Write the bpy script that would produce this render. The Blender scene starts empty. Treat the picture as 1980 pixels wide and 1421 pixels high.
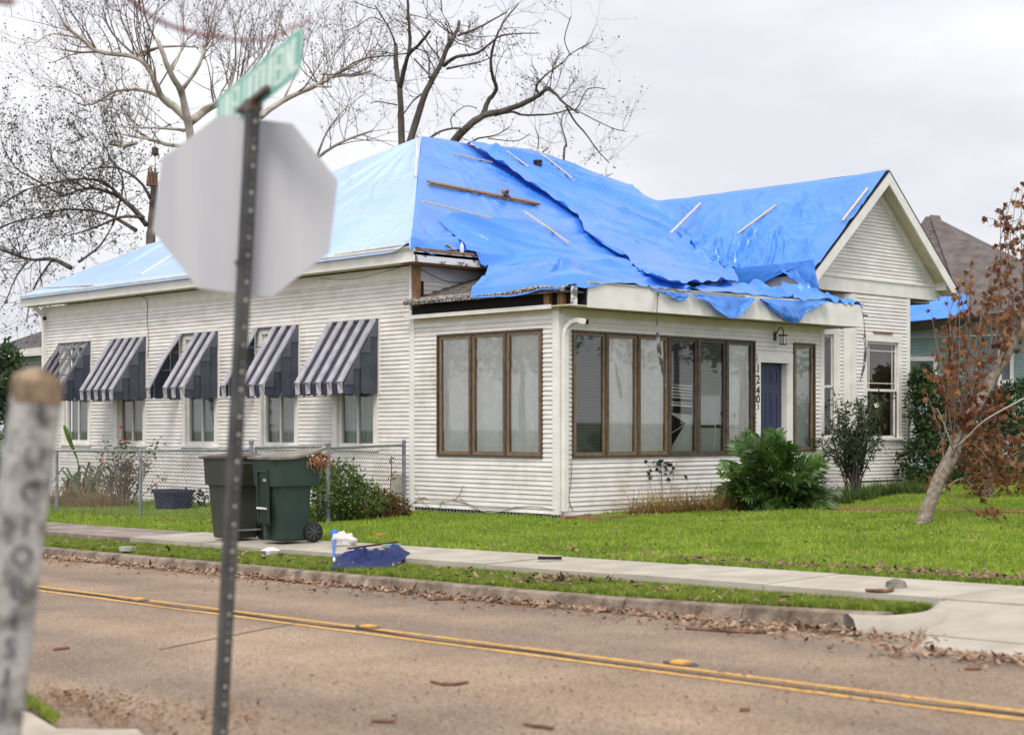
import bpy, math, random
import numpy as np
from mathutils import Vector, Matrix, noise as mnoise

random.seed(7); np.random.seed(7)
SC = bpy.context.scene
COL = SC.collection
PI = math.pi
rad = math.radians
# ---------------------------------------------------------------- camera
# World frame: the corner of the glazed porch is the origin, +X runs along the porch front,
# +Y along the wall with the awnings, the street runs along Y at negative X.
F_PX, CX, YH = 3100.0, 990.0, 825.0            # focal length and horizon measured on the photograph
YAW = rad(43.4826)
FWD = np.array([math.sin(YAW), math.cos(YAW), 0.0])
RGT = np.array([math.cos(YAW), -math.sin(YAW), 0.0])
CAM = np.array([-17.730, -17.640, 1.4355])
cd = bpy.data.cameras.new('camera')
cam = bpy.data.objects.new('camera', cd); COL.objects.link(cam)
cam.location = CAM; cam.rotation_euler = (PI/2, 0, -YAW)
cd.sensor_width = 36.0; cd.lens = F_PX/1980*36
cd.shift_y = (YH-710.5)/1980
cd.clip_end = 2000; cd.clip_start = .1
cd.dof.use_dof = True; cd.dof.focus_distance = 26.0; cd.dof.aperture_fstop = 1.9
SC.camera = cam
# ---------------------------------------------------------------- light
SUN_AZ, SUN_EL = np.array([-.80, -.60]), rad(55)
w = bpy.data.worlds.new('World'); SC.world = w; w.use_nodes = True
nt = w.node_tree; nt.nodes.clear(); N = nt.nodes.new; L = nt.links.new
out = N('ShaderNodeOutputWorld'); bg = N('ShaderNodeBackground'); bg.inputs['Strength'].default_value = .1
sky = N('ShaderNodeTexSky'); sky.sky_type = 'NISHITA'; sky.sun_disc = False
sky.sun_elevation = SUN_EL; sky.sun_rotation = math.atan2(SUN_AZ[0], SUN_AZ[1]); sky.dust_density = 3; sky.air_density = 1
tc = N('ShaderNodeTexCoord'); sep = N('ShaderNodeSeparateXYZ'); L(tc.outputs['Generated'], sep.inputs[0])
mp = N('ShaderNodeMapping'); mp.inputs['Scale'].default_value = (1.0, 1.0, 3.2); mp.inputs['Location'].default_value = (.35, .1, .2); L(tc.outputs['Generated'], mp.inputs[0])
n1 = N('ShaderNodeTexNoise'); n1.inputs['Scale'].default_value = 2.3; n1.inputs['Detail'].default_value = 7; n1.inputs['Roughness'].default_value = .52; L(mp.outputs[0], n1.inputs['Vector'])
rp = N('ShaderNodeValToRGB'); L(n1.outputs['Fac'], rp.inputs[0])
rp.color_ramp.elements[0].position = .40; rp.color_ramp.elements[0].color = (.81, .82, .88, 1)
rp.color_ramp.elements[1].position = .60; rp.color_ramp.elements[1].color = (1.06, 1.06, 1.08, 1)
# overcast sky: brighter overhead and round the hidden sun than at the far horizon
dt = N('ShaderNodeVectorMath'); dt.operation = 'DOT_PRODUCT'; L(tc.outputs['Generated'], dt.inputs[0])
dt.inputs[1].default_value = (SUN_AZ[0]*math.cos(SUN_EL), SUN_AZ[1]*math.cos(SUN_EL), math.sin(SUN_EL))
mr = N('ShaderNodeMapRange'); L(dt.outputs['Value'], mr.inputs[0])
mr.inputs[1].default_value = -.55; mr.inputs[2].default_value = .95; mr.inputs[3].default_value = 9.2; mr.inputs[4].default_value = 14.5
mul = N('ShaderNodeVectorMath'); mul.operation = 'SCALE'; L(rp.outputs['Color'], mul.inputs[0]); L(mr.outputs[0], mul.inputs['Scale'])
mix = N('ShaderNodeMix'); mix.data_type = 'RGBA'; mix.inputs[0].default_value = .93
L(sky.outputs[0], mix.inputs[6]); L(mul.outputs[0], mix.inputs[7]); L(mix.outputs[2], bg.inputs['Color']); L(bg.outputs[0], out.inputs[0])
sd = bpy.data.lights.new('sun', 'SUN'); sd.energy = 2.1; sd.angle = rad(18); sd.color = (1, .93, .82)
sun = bpy.data.objects.new('sun', sd); COL.objects.link(sun)
_s = Vector((SUN_AZ[0]*math.cos(SUN_EL), SUN_AZ[1]*math.cos(SUN_EL), math.sin(SUN_EL)))
sun.rotation_euler = _s.to_track_quat('Z', 'Y').to_euler(); sun.location = (-15, -12, 25)
SC.view_settings.view_transform = 'Standard'; SC.view_settings.look = 'None'
SC.view_settings.exposure = 0.12; SC.view_settings.gamma = 1; SC.view_settings.use_curve_mapping = False
SC.cycles.max_bounces = 8; SC.cycles.transparent_max_bounces = 12; SC.cycles.use_denoising = True
# ---------------------------------------------------------------- survey: a sight line through a measured pixel meets a real plane
def ray(px, py): return FWD+RGT*(px-CX)/F_PX+np.array([0, 0, (YH-py)/F_PX])
def cut(px, py, n, c):
    n = np.array(n, float); r = ray(px, py); return CAM+r*((c-n@CAM)/(n@r))
def onX(px, py, c=0.): return cut(px, py, (1, 0, 0), c)
def onY(px, py, c=0.): return cut(px, py, (0, 1, 0), c)
GA, GB = .017, -.012                                # the whole lot tilts a little
def gz(x, y, c=0.): return GA*x+GB*y+c
def onG(px, py, c=0.): return cut(px, py, (-GA, -GB, 1), c)
def deep(px, py, d): return CAM+ray(px, py)*d
def seen(p):
    q = np.asarray(p, float)-CAM; d = q@FWD
    return CX+F_PX*(q@RGT)/d, YH-F_PX*q[2]/d, d
# ---------------------------------------------------------------- materials
MATS = {}
def mat(name, col, rough=.7, var=.12, scale=3., col2=None, bump=0., bscale=40., spec=.4, rnd=0., metal=0., trans=0., stretch=(1, 1, 1), detail=5., bdist=.02, lo=.35, hi=.65):
    if name in MATS: return MATS[name]
    m = bpy.data.materials.new(name); m.use_nodes = True; t = m.node_tree; b = t.nodes['Principled BSDF']
    n, l = t.nodes.new, t.links.new
    b.inputs['Roughness'].default_value = rough; b.inputs['Specular IOR Level'].default_value = spec; b.inputs['Metallic'].default_value = metal
    geo = n('ShaderNodeNewGeometry'); mp = n('ShaderNodeMapping'); mp.inputs['Scale'].default_value = stretch; l(geo.outputs['Position'], mp.inputs[0])
    nz = n('ShaderNodeTexNoise'); nz.inputs['Scale'].default_value = scale; nz.inputs['Detail'].default_value = detail; l(mp.outputs[0], nz.inputs['Vector'])
    r = n('ShaderNodeValToRGB'); l(nz.outputs['Fac'], r.inputs[0])
    c2 = col2 or tuple(max(0, c*(1+var)) for c in col); c1 = col if col2 else tuple(c*(1-var) for c in col)
    r.color_ramp.elements[0].position = lo; r.color_ramp.elements[0].color = (*c1, 1)
    r.color_ramp.elements[1].position = hi; r.color_ramp.elements[1].color = (*c2, 1)
    src = r.outputs[0]
    if rnd:
        oi = n('ShaderNodeObjectInfo'); mr = n('ShaderNodeMapRange'); l(oi.outputs['Random'], mr.inputs[0])
        mr.inputs[3].default_value = 1-rnd; mr.inputs[4].default_value = 1+rnd*.6
        vm = n('ShaderNodeVectorMath'); vm.operation = 'SCALE'; l(src, vm.inputs[0]); l(mr.outputs[0], vm.inputs['Scale']); src = vm.outputs[0]
    l(src, b.inputs['Base Color'])
    if bump:
        nb = n('ShaderNodeTexNoise'); nb.inputs['Scale'].default_value = bscale; nb.inputs['Detail'].default_value = 6; l(mp.outputs[0], nb.inputs['Vector'])
        bp = n('ShaderNodeBump'); bp.inputs['Strength'].default_value = bump; bp.inputs['Distance'].default_value = bdist
        l(nb.outputs['Fac'], bp.inputs['Height']); l(bp.outputs[0], b.inputs['Normal'])
    if trans:
        tr = n('ShaderNodeBsdfTranslucent'); l(src, tr.inputs[0]); ms = n('ShaderNodeMixShader'); ms.inputs[0].default_value = trans
        o = t.nodes['Material Output']; l(b.outputs[0], ms.inputs[1]); l(tr.outputs[0], ms.inputs[2]); l(ms.outputs[0], o.inputs[0])
    MATS[name] = m; return m
def glass_mat(name='window_glass', tint=(.97, .985, .975), f0=.07):
    m = bpy.data.materials.new(name); m.use_nodes = True; t = m.node_tree; t.nodes.remove(t.nodes['Principled BSDF'])
    n, l = t.nodes.new, t.links.new
    fr = n('ShaderNodeFresnel'); fr.inputs[0].default_value = 1.52
    ad = n('ShaderNodeMath'); ad.operation = 'ADD'; ad.inputs[1].default_value = f0; l(fr.outputs[0], ad.inputs[0])
    tr = n('ShaderNodeBsdfTransparent'); tr.inputs[0].default_value = (*tint, 1)
    gl = n('ShaderNodeBsdfGlossy'); gl.inputs['Roughness'].default_value = .02
    nz = n('ShaderNodeTexNoise'); nz.inputs['Scale'].default_value = 2.2; bp = n('ShaderNodeBump'); bp.inputs['Strength'].default_value = .006; bp.inputs['Distance'].default_value = .05
    l(nz.outputs[0], bp.inputs['Height']); l(bp.outputs[0], gl.inputs['Normal'])
    ms = n('ShaderNodeMixShader'); l(ad.outputs[0], ms.inputs[0]); l(tr.outputs[0], ms.inputs[1]); l(gl.outputs[0], ms.inputs[2]); l(ms.outputs[0], t.nodes['Material Output'].inputs[0])
    MATS[name] = m; return m
# ---------------------------------------------------------------- mesh helpers
ORG = {}
def tag(o, label=None, cat=None, group=None, kind=None):
    if label: o['label'] = label
    if cat: o['category'] = cat
    if group: o['group'] = group
    if kind: o['kind'] = kind
    return o
def thing(name, label, cat, loc=(0, 0, 0), group=None):
    o = bpy.data.objects.new(name, None); COL.objects.link(o); o.location = loc; o.empty_display_size = .2
    ORG[o] = np.array(loc, float); return tag(o, label, cat, group)
def mesh_from(name, V, Fc, mats, mi=None, smooth=False):
    me = bpy.data.meshes.new(name); me.from_pydata([tuple(v) for v in V], [], Fc)
    for m in (mats if isinstance(mats, (list, tuple)) else [mats]): me.materials.append(m)
    if mi: me.polygons.foreach_set('material_index', mi)
    if smooth: me.polygons.foreach_set('use_smooth', [True]*len(me.polygons))
    me.update(); return me
class MB:
    def __init__(s): s.v = []; s.f = []; s.m = []
    def add(s, V, Fc, mi=0):
        b = len(s.v); s.v += [tuple(map(float, p)) for p in V]; s.f += [tuple(b+i for i in q) for q in Fc]; s.m += [mi]*len(Fc); return s
    def box(s, c, d, R=None, mi=0):
        c = np.array(c, float); P = []
        for z in (-.5, .5):
            for x, y in ((-.5, -.5), (.5, -.5), (.5, .5), (-.5, .5)):
                q = np.array((x*d[0], y*d[1], z*d[2])); P.append(c+(R@q if R is not None else q))
        return s.add(P, [(3, 2, 1, 0), (4, 5, 6, 7), (0, 1, 5, 4), (1, 2, 6, 5), (2, 3, 7, 6), (3, 0, 4, 7)], mi)
    def mm(s, a, b, mi=0):
        a = np.array(a, float); b = np.array(b, float); return s.box((a+b)/2, np.abs(b-a), mi=mi)
    def prism(s, poly, vec, mi=0):
        n = len(poly); P = [np.array(p, float) for p in poly]; Q = [p+np.array(vec, float) for p in P]
        return s.add(P+Q, [tuple(range(n))[::-1], tuple(range(n, 2*n))]+[(i, (i+1) % n, n+(i+1) % n, n+i) for i in range(n)], mi)
    def bar(s, a, b, w, h, up=(0, 0, 1), mi=0):
        a = np.array(a, float); b = np.array(b, float); t = b-a; ln = np.linalg.norm(t); t = t/ln
        u = np.cross(up, t); u = u/(np.linalg.norm(u)+1e-9); v = np.cross(t, u); R = np.stack([u, v, t], 1)
        return s.box((a+b)/2, (w, h, ln), R, mi)
    def tube(s, pts, r, n=6, cap=True, mi=0, jit=0.):
        P = [np.array(p, float) for p in pts]; k = len(P)
        r = [r]*k if np.isscalar(r) else list(r)
        V = []; u = None
        for i in range(k):
            t = P[min(i+1, k-1)]-P[max(i-1, 0)]; t = t/(np.linalg.norm(t)+1e-9)
            if u is None: u = np.cross(t, (0, 0, 1.) if abs(t[2]) < .9 else (1., 0, 0))
            u = u-t*(u@t); u = u/(np.linalg.norm(u)+1e-9); w_ = np.cross(t, u)
            for j in range(n):
                a = 2*PI*j/n; q = r[i]*(1+(random.uniform(-jit, jit) if jit else 0)); V.append(P[i]+q*(math.cos(a)*u+math.sin(a)*w_))
        Fc = [(i*n+j, i*n+(j+1) % n, (i+1)*n+(j+1) % n, (i+1)*n+j) for i in range(k-1) for j in range(n)]
        if cap: Fc += [tuple(range(n))[::-1], tuple(range((k-1)*n, k*n))]
        return s.add(V, Fc, mi)
    def grid(s, G, mi=0):   # G[i][j] points
        a, b = len(G), len(G[0]); V = [p for row in G for p in row]
        return s.add(V, [(i*b+j, i*b+j+1, (i+1)*b+j+1, (i+1)*b+j) for i in range(a-1) for j in range(b-1)], mi)
    def build(s, name, mats, parent=None, smooth=False, kind=None):
        o0 = ORG[parent] if parent is not None else np.zeros(3)
        V = np.array(s.v, float)-o0 if s.v else []
        o = bpy.data.objects.new(name, mesh_from(name, V, s.f, mats, s.m if isinstance(mats, (list, tuple)) else None, smooth)); COL.objects.link(o)
        if parent is not None: o.parent = parent
        ORG[o] = o0
        if kind: o['kind'] = kind
        return o
def spline(pts, k=3):
    P = [np.array(p, float) for p in pts]; out_ = []
    for i in range(len(P)-1):
        a, b, c, d = P[max(i-1, 0)], P[i], P[i+1], P[min(i+2, len(P)-1)]
        for j in range(k):
            t = j/k; out_.append(.5*((2*b)+(-a+c)*t+(2*a-5*b+4*c-d)*t*t+(-a+3*b-3*c+d)*t**3))
    return out_+[P[-1]]
def rotz(a): c, s_ = math.cos(a), math.sin(a); return np.array([[c, -s_, 0], [s_, c, 0], [0, 0, 1]])
def rotxyz(a, b, c): return np.array(Matrix.Rotation(c, 3, 'Z') @ Matrix.Rotation(b, 3, 'Y') @ Matrix.Rotation(a, 3, 'X'))
def smooth_all(o):
    o.data.polygons.foreach_set('use_smooth', [True]*len(o.data.polygons)); return o
# ================================================================ SETTING
M_soil = mat('lawn_soil', (.045, .07, .016), .95, .3, 1.4, col2=(.075, .11, .022), bump=.5, bscale=30)
M_far = M_soil
def strip(name, xs, cs, ys, m, kind='structure'):
    mb = MB(); mb.grid([[(x, y, gz(x, y, c)) for x, c in zip(xs, cs)] for y in ys]); o = mb.build(name, m); o['kind'] = kind; return o
# far ground, to the horizon, a step below the lot
mb = MB(); mb.grid([[(x, y, -1.6) for x in (-900, -60, 60, 900)] for y in (-900, -60, 60, 900)]); mb.build('ground', mat('far_ground', (.05, .075, .02), .95, .3, .2), kind='structure')
ys = [-60, -30, -16, -10, -4, 0, 6, 12, 20, 35, 60]
strip('lawn', [-4.93, -3, 0, 4, 10, 20, 60], [-.012, 0, 0, 0, 0, 0, 0], ys, M_soil)
M_road = mat('worn_asphalt', (.222, .162, .118), .86, .2, 1.2, col2=(.315, .24, .178), bump=.7, bscale=90, bdist=.012, spec=.3, detail=12, lo=.28, hi=.72)
def road_extra(m):
    t = m.node_tree; n, l = t.nodes.new, t.links.new; b = t.nodes['Principled BSDF']; src = b.inputs['Base Color'].links[0].from_socket
    geo = n('ShaderNodeNewGeometry')
    v = n('ShaderNodeTexVoronoi'); v.inputs['Scale'].default_value = 75; l(geo.outputs['Position'], v.inputs['Vector'])
    r = n('ShaderNodeValToRGB'); l(v.outputs['Color'], r.inputs[0]); r.color_ramp.elements[0].color = (.62, .62, .62, 1); r.color_ramp.elements[1].color = (1.38, 1.36, 1.32, 1); r.color_ramp.elements[0].position = .15; r.color_ramp.elements[1].position = .85
    mx = n('ShaderNodeMix'); mx.data_type = 'RGBA'; mx.blend_type = 'MULTIPLY'; mx.inputs[0].default_value = 1; l(src, mx.inputs[6]); l(r.outputs[0], mx.inputs[7])
    # patchy tar stains and wheel paths
    nz = n('ShaderNodeTexNoise'); nz.inputs['Scale'].default_value = .5; nz.inputs['Detail'].default_value = 4; mp = n('ShaderNodeMapping'); mp.inputs['Scale'].default_value = (1.6, .25, 1); l(geo.outputs['Position'], mp.inputs[0]); l(mp.outputs[0], nz.inputs['Vector'])
    r2 = n('ShaderNodeValToRGB'); l(nz.outputs[0], r2.inputs[0]); r2.color_ramp.elements[0].color = (.74, .74, .77, 1); r2.color_ramp.elements[0].position = .35; r2.color_ramp.elements[1].color = (1.1, 1.07, 1.03, 1); r2.color_ramp.elements[1].position = .62
    m2 = n('ShaderNodeMix'); m2.data_type = 'RGBA'; m2.blend_type = 'MULTIPLY'; m2.inputs[0].default_value = 1; l(mx.outputs[2], m2.inputs[6]); l(r2.outputs[0], m2.inputs[7]); l(m2.outputs[2], b.inputs['Base Color'])
road_extra(M_road)
CURB_C = -.195
def roadc(x): return -.195+.045*max(0, 1-((x+9.75)/2.6)**2)
rx = [-16.5, -12.75, -11.8, -10.8, -9.75, -8.8, -8.0, -7.28]
road = strip('road', rx, [roadc(x) for x in rx], [-60, -30, -20]+list(np.arange(-18, 20, 2.))+[35, 60], M_road)
def on_road(x, y, up=.004):
    for a, b in zip(rx[:-1], rx[1:]):
        if a <= x <= b: return gz(x, y, roadc(a)+(roadc(b)-roadc(a))*(x-a)/(b-a)+up)
    return gz(x, y, CURB_C+up)
M_yel = mat('yellow_road_paint', (.52, .26, .03), .6, .25, 14, col2=(.64, .36, .07), bump=.3, bscale=60)
def yellow_wear(m):
    t = m.node_tree; n, l = t.nodes.new, t.links.new; b = t.nodes['Principled BSDF']
    geo = n('ShaderNodeNewGeometry'); nz = n('ShaderNodeTexNoise'); nz.inputs['Scale'].default_value = 22; nz.inputs['Detail'].default_value = 8; l(geo.outputs['Position'], nz.inputs['Vector'])
    r = n('ShaderNodeValToRGB'); r.color_ramp.elements[0].position = .47; r.color_ramp.elements[1].position = .66; l(nz.outputs[0], r.inputs[0])
    mx = n('ShaderNodeMix'); mx.data_type = 'RGBA'; l(r.outputs[0], mx.inputs[0]); l(b.inputs['Base Color'].links[0].from_socket, mx.inputs[6]); mx.inputs[7].default_value = (.27, .2, .15, 1); l(mx.outputs[2], b.inputs['Base Color'])
yellow_wear(M_yel)
def ribbon(name, m, xc, w, y0, y1, step=1., wob=0., up=.004, parent=road, seed=0):
    mb = MB(); G = []; y = y0
    while y <= y1+1e-6:
        o = wob*mnoise.noise((y*1.3, seed, .5)); ww = w*(1+(.55*mnoise.noise((y*3.1, seed+9, 1.)) if wob else .06*mnoise.noise((y*4, seed, 2))))
        G.append([(xc+o+q*ww, y, on_road(xc+o+q*ww, y, up)) for q in (-.5, -.17, .17, .5)]); y += step
    mb.grid(G); return mb.build(name, m, parent)
ribbon('yellow_line', M_yel, -9.49, .085, -40, 40, .5)
ribbon('yellow_line', M_yel, -9.715, .085, -40, 40, .5, seed=3)
M_tar = mat('crack_tar', (.045, .036, .03), .9, .4, 30, bump=.6, bscale=80)
ribbon('road_crack', M_tar, -9.62, .05, -30, 30, .12, wob=.07, up=.006, seed=5)
# a transverse crack
mb = MB(); a = onG(310, 1252, -.15); b = onG(572, 1205, -.15); G = []
for i in range(60):
    t = i/59; p = a+(b-a)*t; o = .05*mnoise.noise((t*14, 3.3, 0)); wdt = .012+.014*abs(mnoise.noise((t*30, 1, 1)))
    G.append([(p[0]+o, p[1]-wdt*.8, on_road(p[0], p[1], .005)), (p[0]+o, p[1]+wdt*.8, on_road(p[0], p[1], .005))])
mb.grid(G); mb.build('road_crack', mat('dusty_crack', (.06, .04, .03), .9, .4, 12, col2=(.17, .12, .09)), road)
# raised pavement markers between the yellow lines
M_mark = mat('marker_plastic', (.75, .36, .06), .4, .2, 20)
M_tarp_ = mat('marker_bitumen', (.07, .065, .07), .7, .3, 20)
for px, py in ((712, 1213), (268, 1160), (1316, 1283)):
    p = onG(px, py, -.15); p[2] = on_road(p[0], p[1], 0)
    mb = MB(); mb.prism([(p[0]-.08*math.cos(a)*(.9+.2*random.random()), p[1]-.15*math.sin(a), p[2]+.003) for a in np.linspace(0, 2*PI, 13)[:-1]], (0, 0, .006)); pad = mb.build('marker_pad', M_tarp_, road)
    mb = MB(); mb.prism([(p[0]-.05, p[1]-.055, p[2]+.009), (p[0]+.05, p[1]-.055, p[2]+.009), (p[0]+.05, p[1]+.055, p[2]+.009), (p[0]-.05, p[1]+.055, p[2]+.009)], (0, 0, .014)); mb.build('marker_reflector', M_mark, pad)
# kerb in cast lengths
M_curb = mat('old_kerb_concrete', (.12, .09, .066), .92, .3, 6, col2=(.29, .23, .18), bump=.8, bscale=50)
curb = bpy.data.objects.new('kerb', None); COL.objects.link(curb); curb['kind'] = 'structure'; ORG[curb] = np.zeros(3)
def curbx(y):  # back edge of the kerb; it swings in a little towards the driveway
    return -7.06+(.55*((-6.5-y)/4.)**2 if y < -6.5 else 0)
y = -10.35
while y < 34:
    y1 = y+2.4 if y > -9 else y+1.2; mb = MB(); G = []
    for yy in np.linspace(y+.006, y1-.006, 5):
        xb = curbx(yy)
        G.append([(xb, yy, gz(xb, yy, -.35)), (xb, yy, gz(xb, yy, -.075)), (xb-.13, yy, gz(xb, yy, -.072)), (xb-.165, yy, gz(xb, yy, -.088)), (xb-.20, yy, gz(xb, yy, CURB_C+.0)), (xb-.205, yy, gz(xb, yy, -.35))])
    mb.grid(G); mb.add(G[0], [tuple(range(6))]); mb.add(G[-1], [tuple(range(6))[::-1]]); mb.build('kerb_stone', M_curb, curb, smooth=False); y = y1
M_walk = mat('sidewalk_concrete', (.33, .295, .245), .9, .15, 2.2, col2=(.44, .40, .34), bump=.35, bscale=60, rnd=.05, detail=9)
walk = bpy.data.objects.new('sidewalk', None); COL.objects.link(walk); walk['kind'] = 'structure'; ORG[walk] = np.zeros(3)
def slab(poly, c0, th=.14, m=M_walk, name='sidewalk_slab', parent=walk, cz=None):
    P = [np.array((x, y, gz(x, y, (c0 if cz is None else cz[i])))) for i, (x, y) in enumerate(poly)]
    mb = MB(); mb.prism(P, (0, 0, -th)); return mb.build(name, m, parent)
y = -10.55; i = 0
while y < 30:
    ln = 1.85; w1 = .006
    slab([(-6.14+.02*math.sin(i), y+w1), (-4.94, y+w1), (-4.94, y+ln-w1), (-6.14+.02*math.sin(i+1), y+ln-w1)], .012+.006*math.sin(i*2.3), .17,
         M_walk if y < 1.6 else mat('stained_sidewalk', (.17, .135, .115), .92, .25, 3, col2=(.30, .25, .22), bump=.4, bscale=50)); y += ln; i += 1
# driveway apron running down to the road at the right
slab([(-6.14, -10.56), (-6.14, -16), (-4.94, -16), (-4.94, -10.56)], .012, .15)
slab([(-7.05, -10.95), (-7.05, -16), (-6.15, -16), (-6.15, -10.57)], 0, .15, name='driveway_slab', cz=[-.15, -.17, .0, .0])
slab([(-7.75, -11.2), (-7.75, -16), (-7.06, -16), (-7.06, -10.96)], 0, .12, name='driveway_slab', cz=[-.21, -.215, -.16, -.16])
slab([(-4.93, -11.2), (-4.93, -16), (3, -16), (3, -11.2)], .01, .12, name='driveway_slab')
# rounded kerb return beside the apron
mb = MB(); pts = spline([(-7.0, -10.2), (-6.98, -10.55), (-6.72, -10.75), (-6.42, -10.68), (-6.2, -10.58)], 4)
G = [[(p[0]+ox, p[1]+oy, gz(p[0], p[1], h_)) for ox, oy, h_ in ((.10, .10, -.3), (.07, .08, -.075+.07*i/len(pts)), (.02, .0, -.06+.06*i/len(pts)), (-.05, -.10, -.085+.07*i/len(pts)), (-.10, -.18, -.2+.16*i/len(pts)), (-.11, -.2, -.35))] for i, p in enumerate(pts)]; mb.grid(G); mb.build('kerb_return', M_walk, curb, smooth=True)
M_verge = mat('verge_soil', (.07, .08, .025), .95, .3, 3, col2=(.11, .13, .03), bump=.5, bscale=40)
VC = -.085
mb = MB(); G = []
for yy in [-10.5, -9, -8, -7, -6, -4, 0, 6, 12, 20, 30]: G.append([(x, yy, gz(x, yy, VC)) for x in (curbx(yy)+.01, -6.6 if yy > -8 else -6.4, -6.1)])
mb.grid(G); mb.build('verge', M_verge, kind='structure')
# near corner: kerb, gutter and a little grass at the foot of the concrete post
M_near = mat('corner_concrete', (.33, .28, .22), .92, .25, 3, col2=(.45, .40, .33), bump=.4, bscale=40)
corner = bpy.data.objects.new('corner_pavement', None); COL.objects.link(corner); corner['kind'] = 'structure'; ORG[corner] = np.zeros(3)
q = [onG(px, py, -.10) for px, py in ((-260, 1290), (60, 1378), (110, 1408), (265, 1409), (280, 1425), (240, 1520), (-300, 1520))]
mb = MB(); mb.prism([(p[0], p[1], gz(p[0], p[1], -.10)) for p in q], (0, 0, -.25)); mb.build('corner_slab', M_near, corner)
q = [onG(px, py, -.15) for px, py in ((-200, 1275), (40, 1340), (100, 1390), (60, 1378), (-260, 1290))]
mb = MB(); mb.prism([(p[0], p[1], gz(p[0], p[1], -.12)) for p in q], (0, 0, -.22)); mb.build('corner_kerb', M_curb, corner)
# brick path to the front steps
M_brk = mat('path_brick', (.20, .09, .06), .9, .3, 8, col2=(.29, .15, .10), bump=.5, bscale=40, rnd=.15)
path = bpy.data.objects.new('brick_path', None); COL.objects.link(path); path['kind'] = 'structure'; ORG[path] = np.zeros(3)
pa, pb = onG(1590, 986), onG(1985, 993); t = (pb-pa); ln = np.linalg.norm(t); t = t/ln; nrm = np.array([t[1], -t[0], 0]); ang = math.atan2(t[1], t[0])
for r_ in range(4):
    s = (r_ % 2)*.11
    while s < ln:
        c = pa+t*(s+.1)+nrm*(r_-1.5)*.105; mb = MB(); mb.box((c[0], c[1], gz(c[0], c[1], .012+random.uniform(-.006, .006))), (.2, .095, .06), rotz(ang+random.uniform(-.02, .02))); mb.build('brick', M_brk, path); s += .215
# ================================================================ THE HOUSE
house = thing('house', 'white clapboard one-storey house with a blue tarpaulin roof, glazed corner porch and gabled bay', 'house', (0, 0, 0))
M_board = mat('white_clapboard', (.66, .63, .60), .62, .1, 2.2, col2=(.77, .745, .72), rnd=.05, bump=.12, bscale=25, stretch=(1, 1, 3))
def grime(m, amt=.5):
    t = m.node_tree; n, l = t.nodes.new, t.links.new; b = t.nodes['Principled BSDF']; src = b.inputs['Base Color'].links[0].from_socket
    geo = n('ShaderNodeNewGeometry'); mp = n('ShaderNodeMapping'); mp.inputs['Scale'].default_value = (1, 1, .6); l(geo.outputs['Position'], mp.inputs[0])
    nz = n('ShaderNodeTexNoise'); nz.inputs['Scale'].default_value = 1.1; nz.inputs['Detail'].default_value = 9; nz.inputs['Roughness'].default_value = .7; l(mp.outputs[0], nz.inputs['Vector'])
    r = n('ShaderNodeValToRGB'); r.color_ramp.elements[0].position = .52; r.color_ramp.elements[0].color = (0, 0, 0, 1); r.color_ramp.elements[1].position = .75; r.color_ramp.elements[1].color = (amt, amt, amt, 1); l(nz.outputs[0], r.inputs[0])
    mx = n('ShaderNodeMix'); mx.data_type = 'RGBA'; l(r.outputs[0], mx.inputs[0]); l(src, mx.inputs[6]); mx.inputs[7].default_value = (.40, .33, .22, 1); l(mx.outputs[2], b.inputs['Base Color'])
grime(M_board)
M_trim = mat('white_trim_paint', (.70, .68, .64), .55, .06, 4, col2=(.80, .78, .74), bump=.06, bscale=15); 
M_cream = mat('cream_soffit_paint', (.60, .53, .37), .6, .06, 4, col2=(.70, .63, .46))
M_peel = mat('peeling_paint', (.17, .16, .17), .8, .3, 9, col2=(.68, .67, .69), bump=.4, bscale=30, lo=.42, hi=.48)
M_wood = mat('bare_wood', (.17, .085, .045), .8, .3, 6, col2=(.30, .17, .09), bump=.4, bscale=30, stretch=(6, 6, 1))
M_dark = mat('dark_void', (.012, .011, .011), .9, .2, 5)
M_bronze = mat('bronze_window_metal', (.055, .042, .032), .5, .25, 8, col2=(.10, .078, .058))
M_tan = mat('tan_sash_wood', (.14, .092, .052), .5, .2, 8, col2=(.23, .16, .092), stretch=(4, 4, 1))
M_glass = glass_mat()
M_blind = mat('white_blind_slat', (.90, .895, .88), .5, .05, 8)
M_blindg = mat('grey_blind_slat', (.27, .28, .26), .5, .08, 8)
M_shing = mat('brown_shingle', (.075, .062, .055), .95, .4, 14, col2=(.19, .16, .14), bump=.8, bscale=60)

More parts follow.
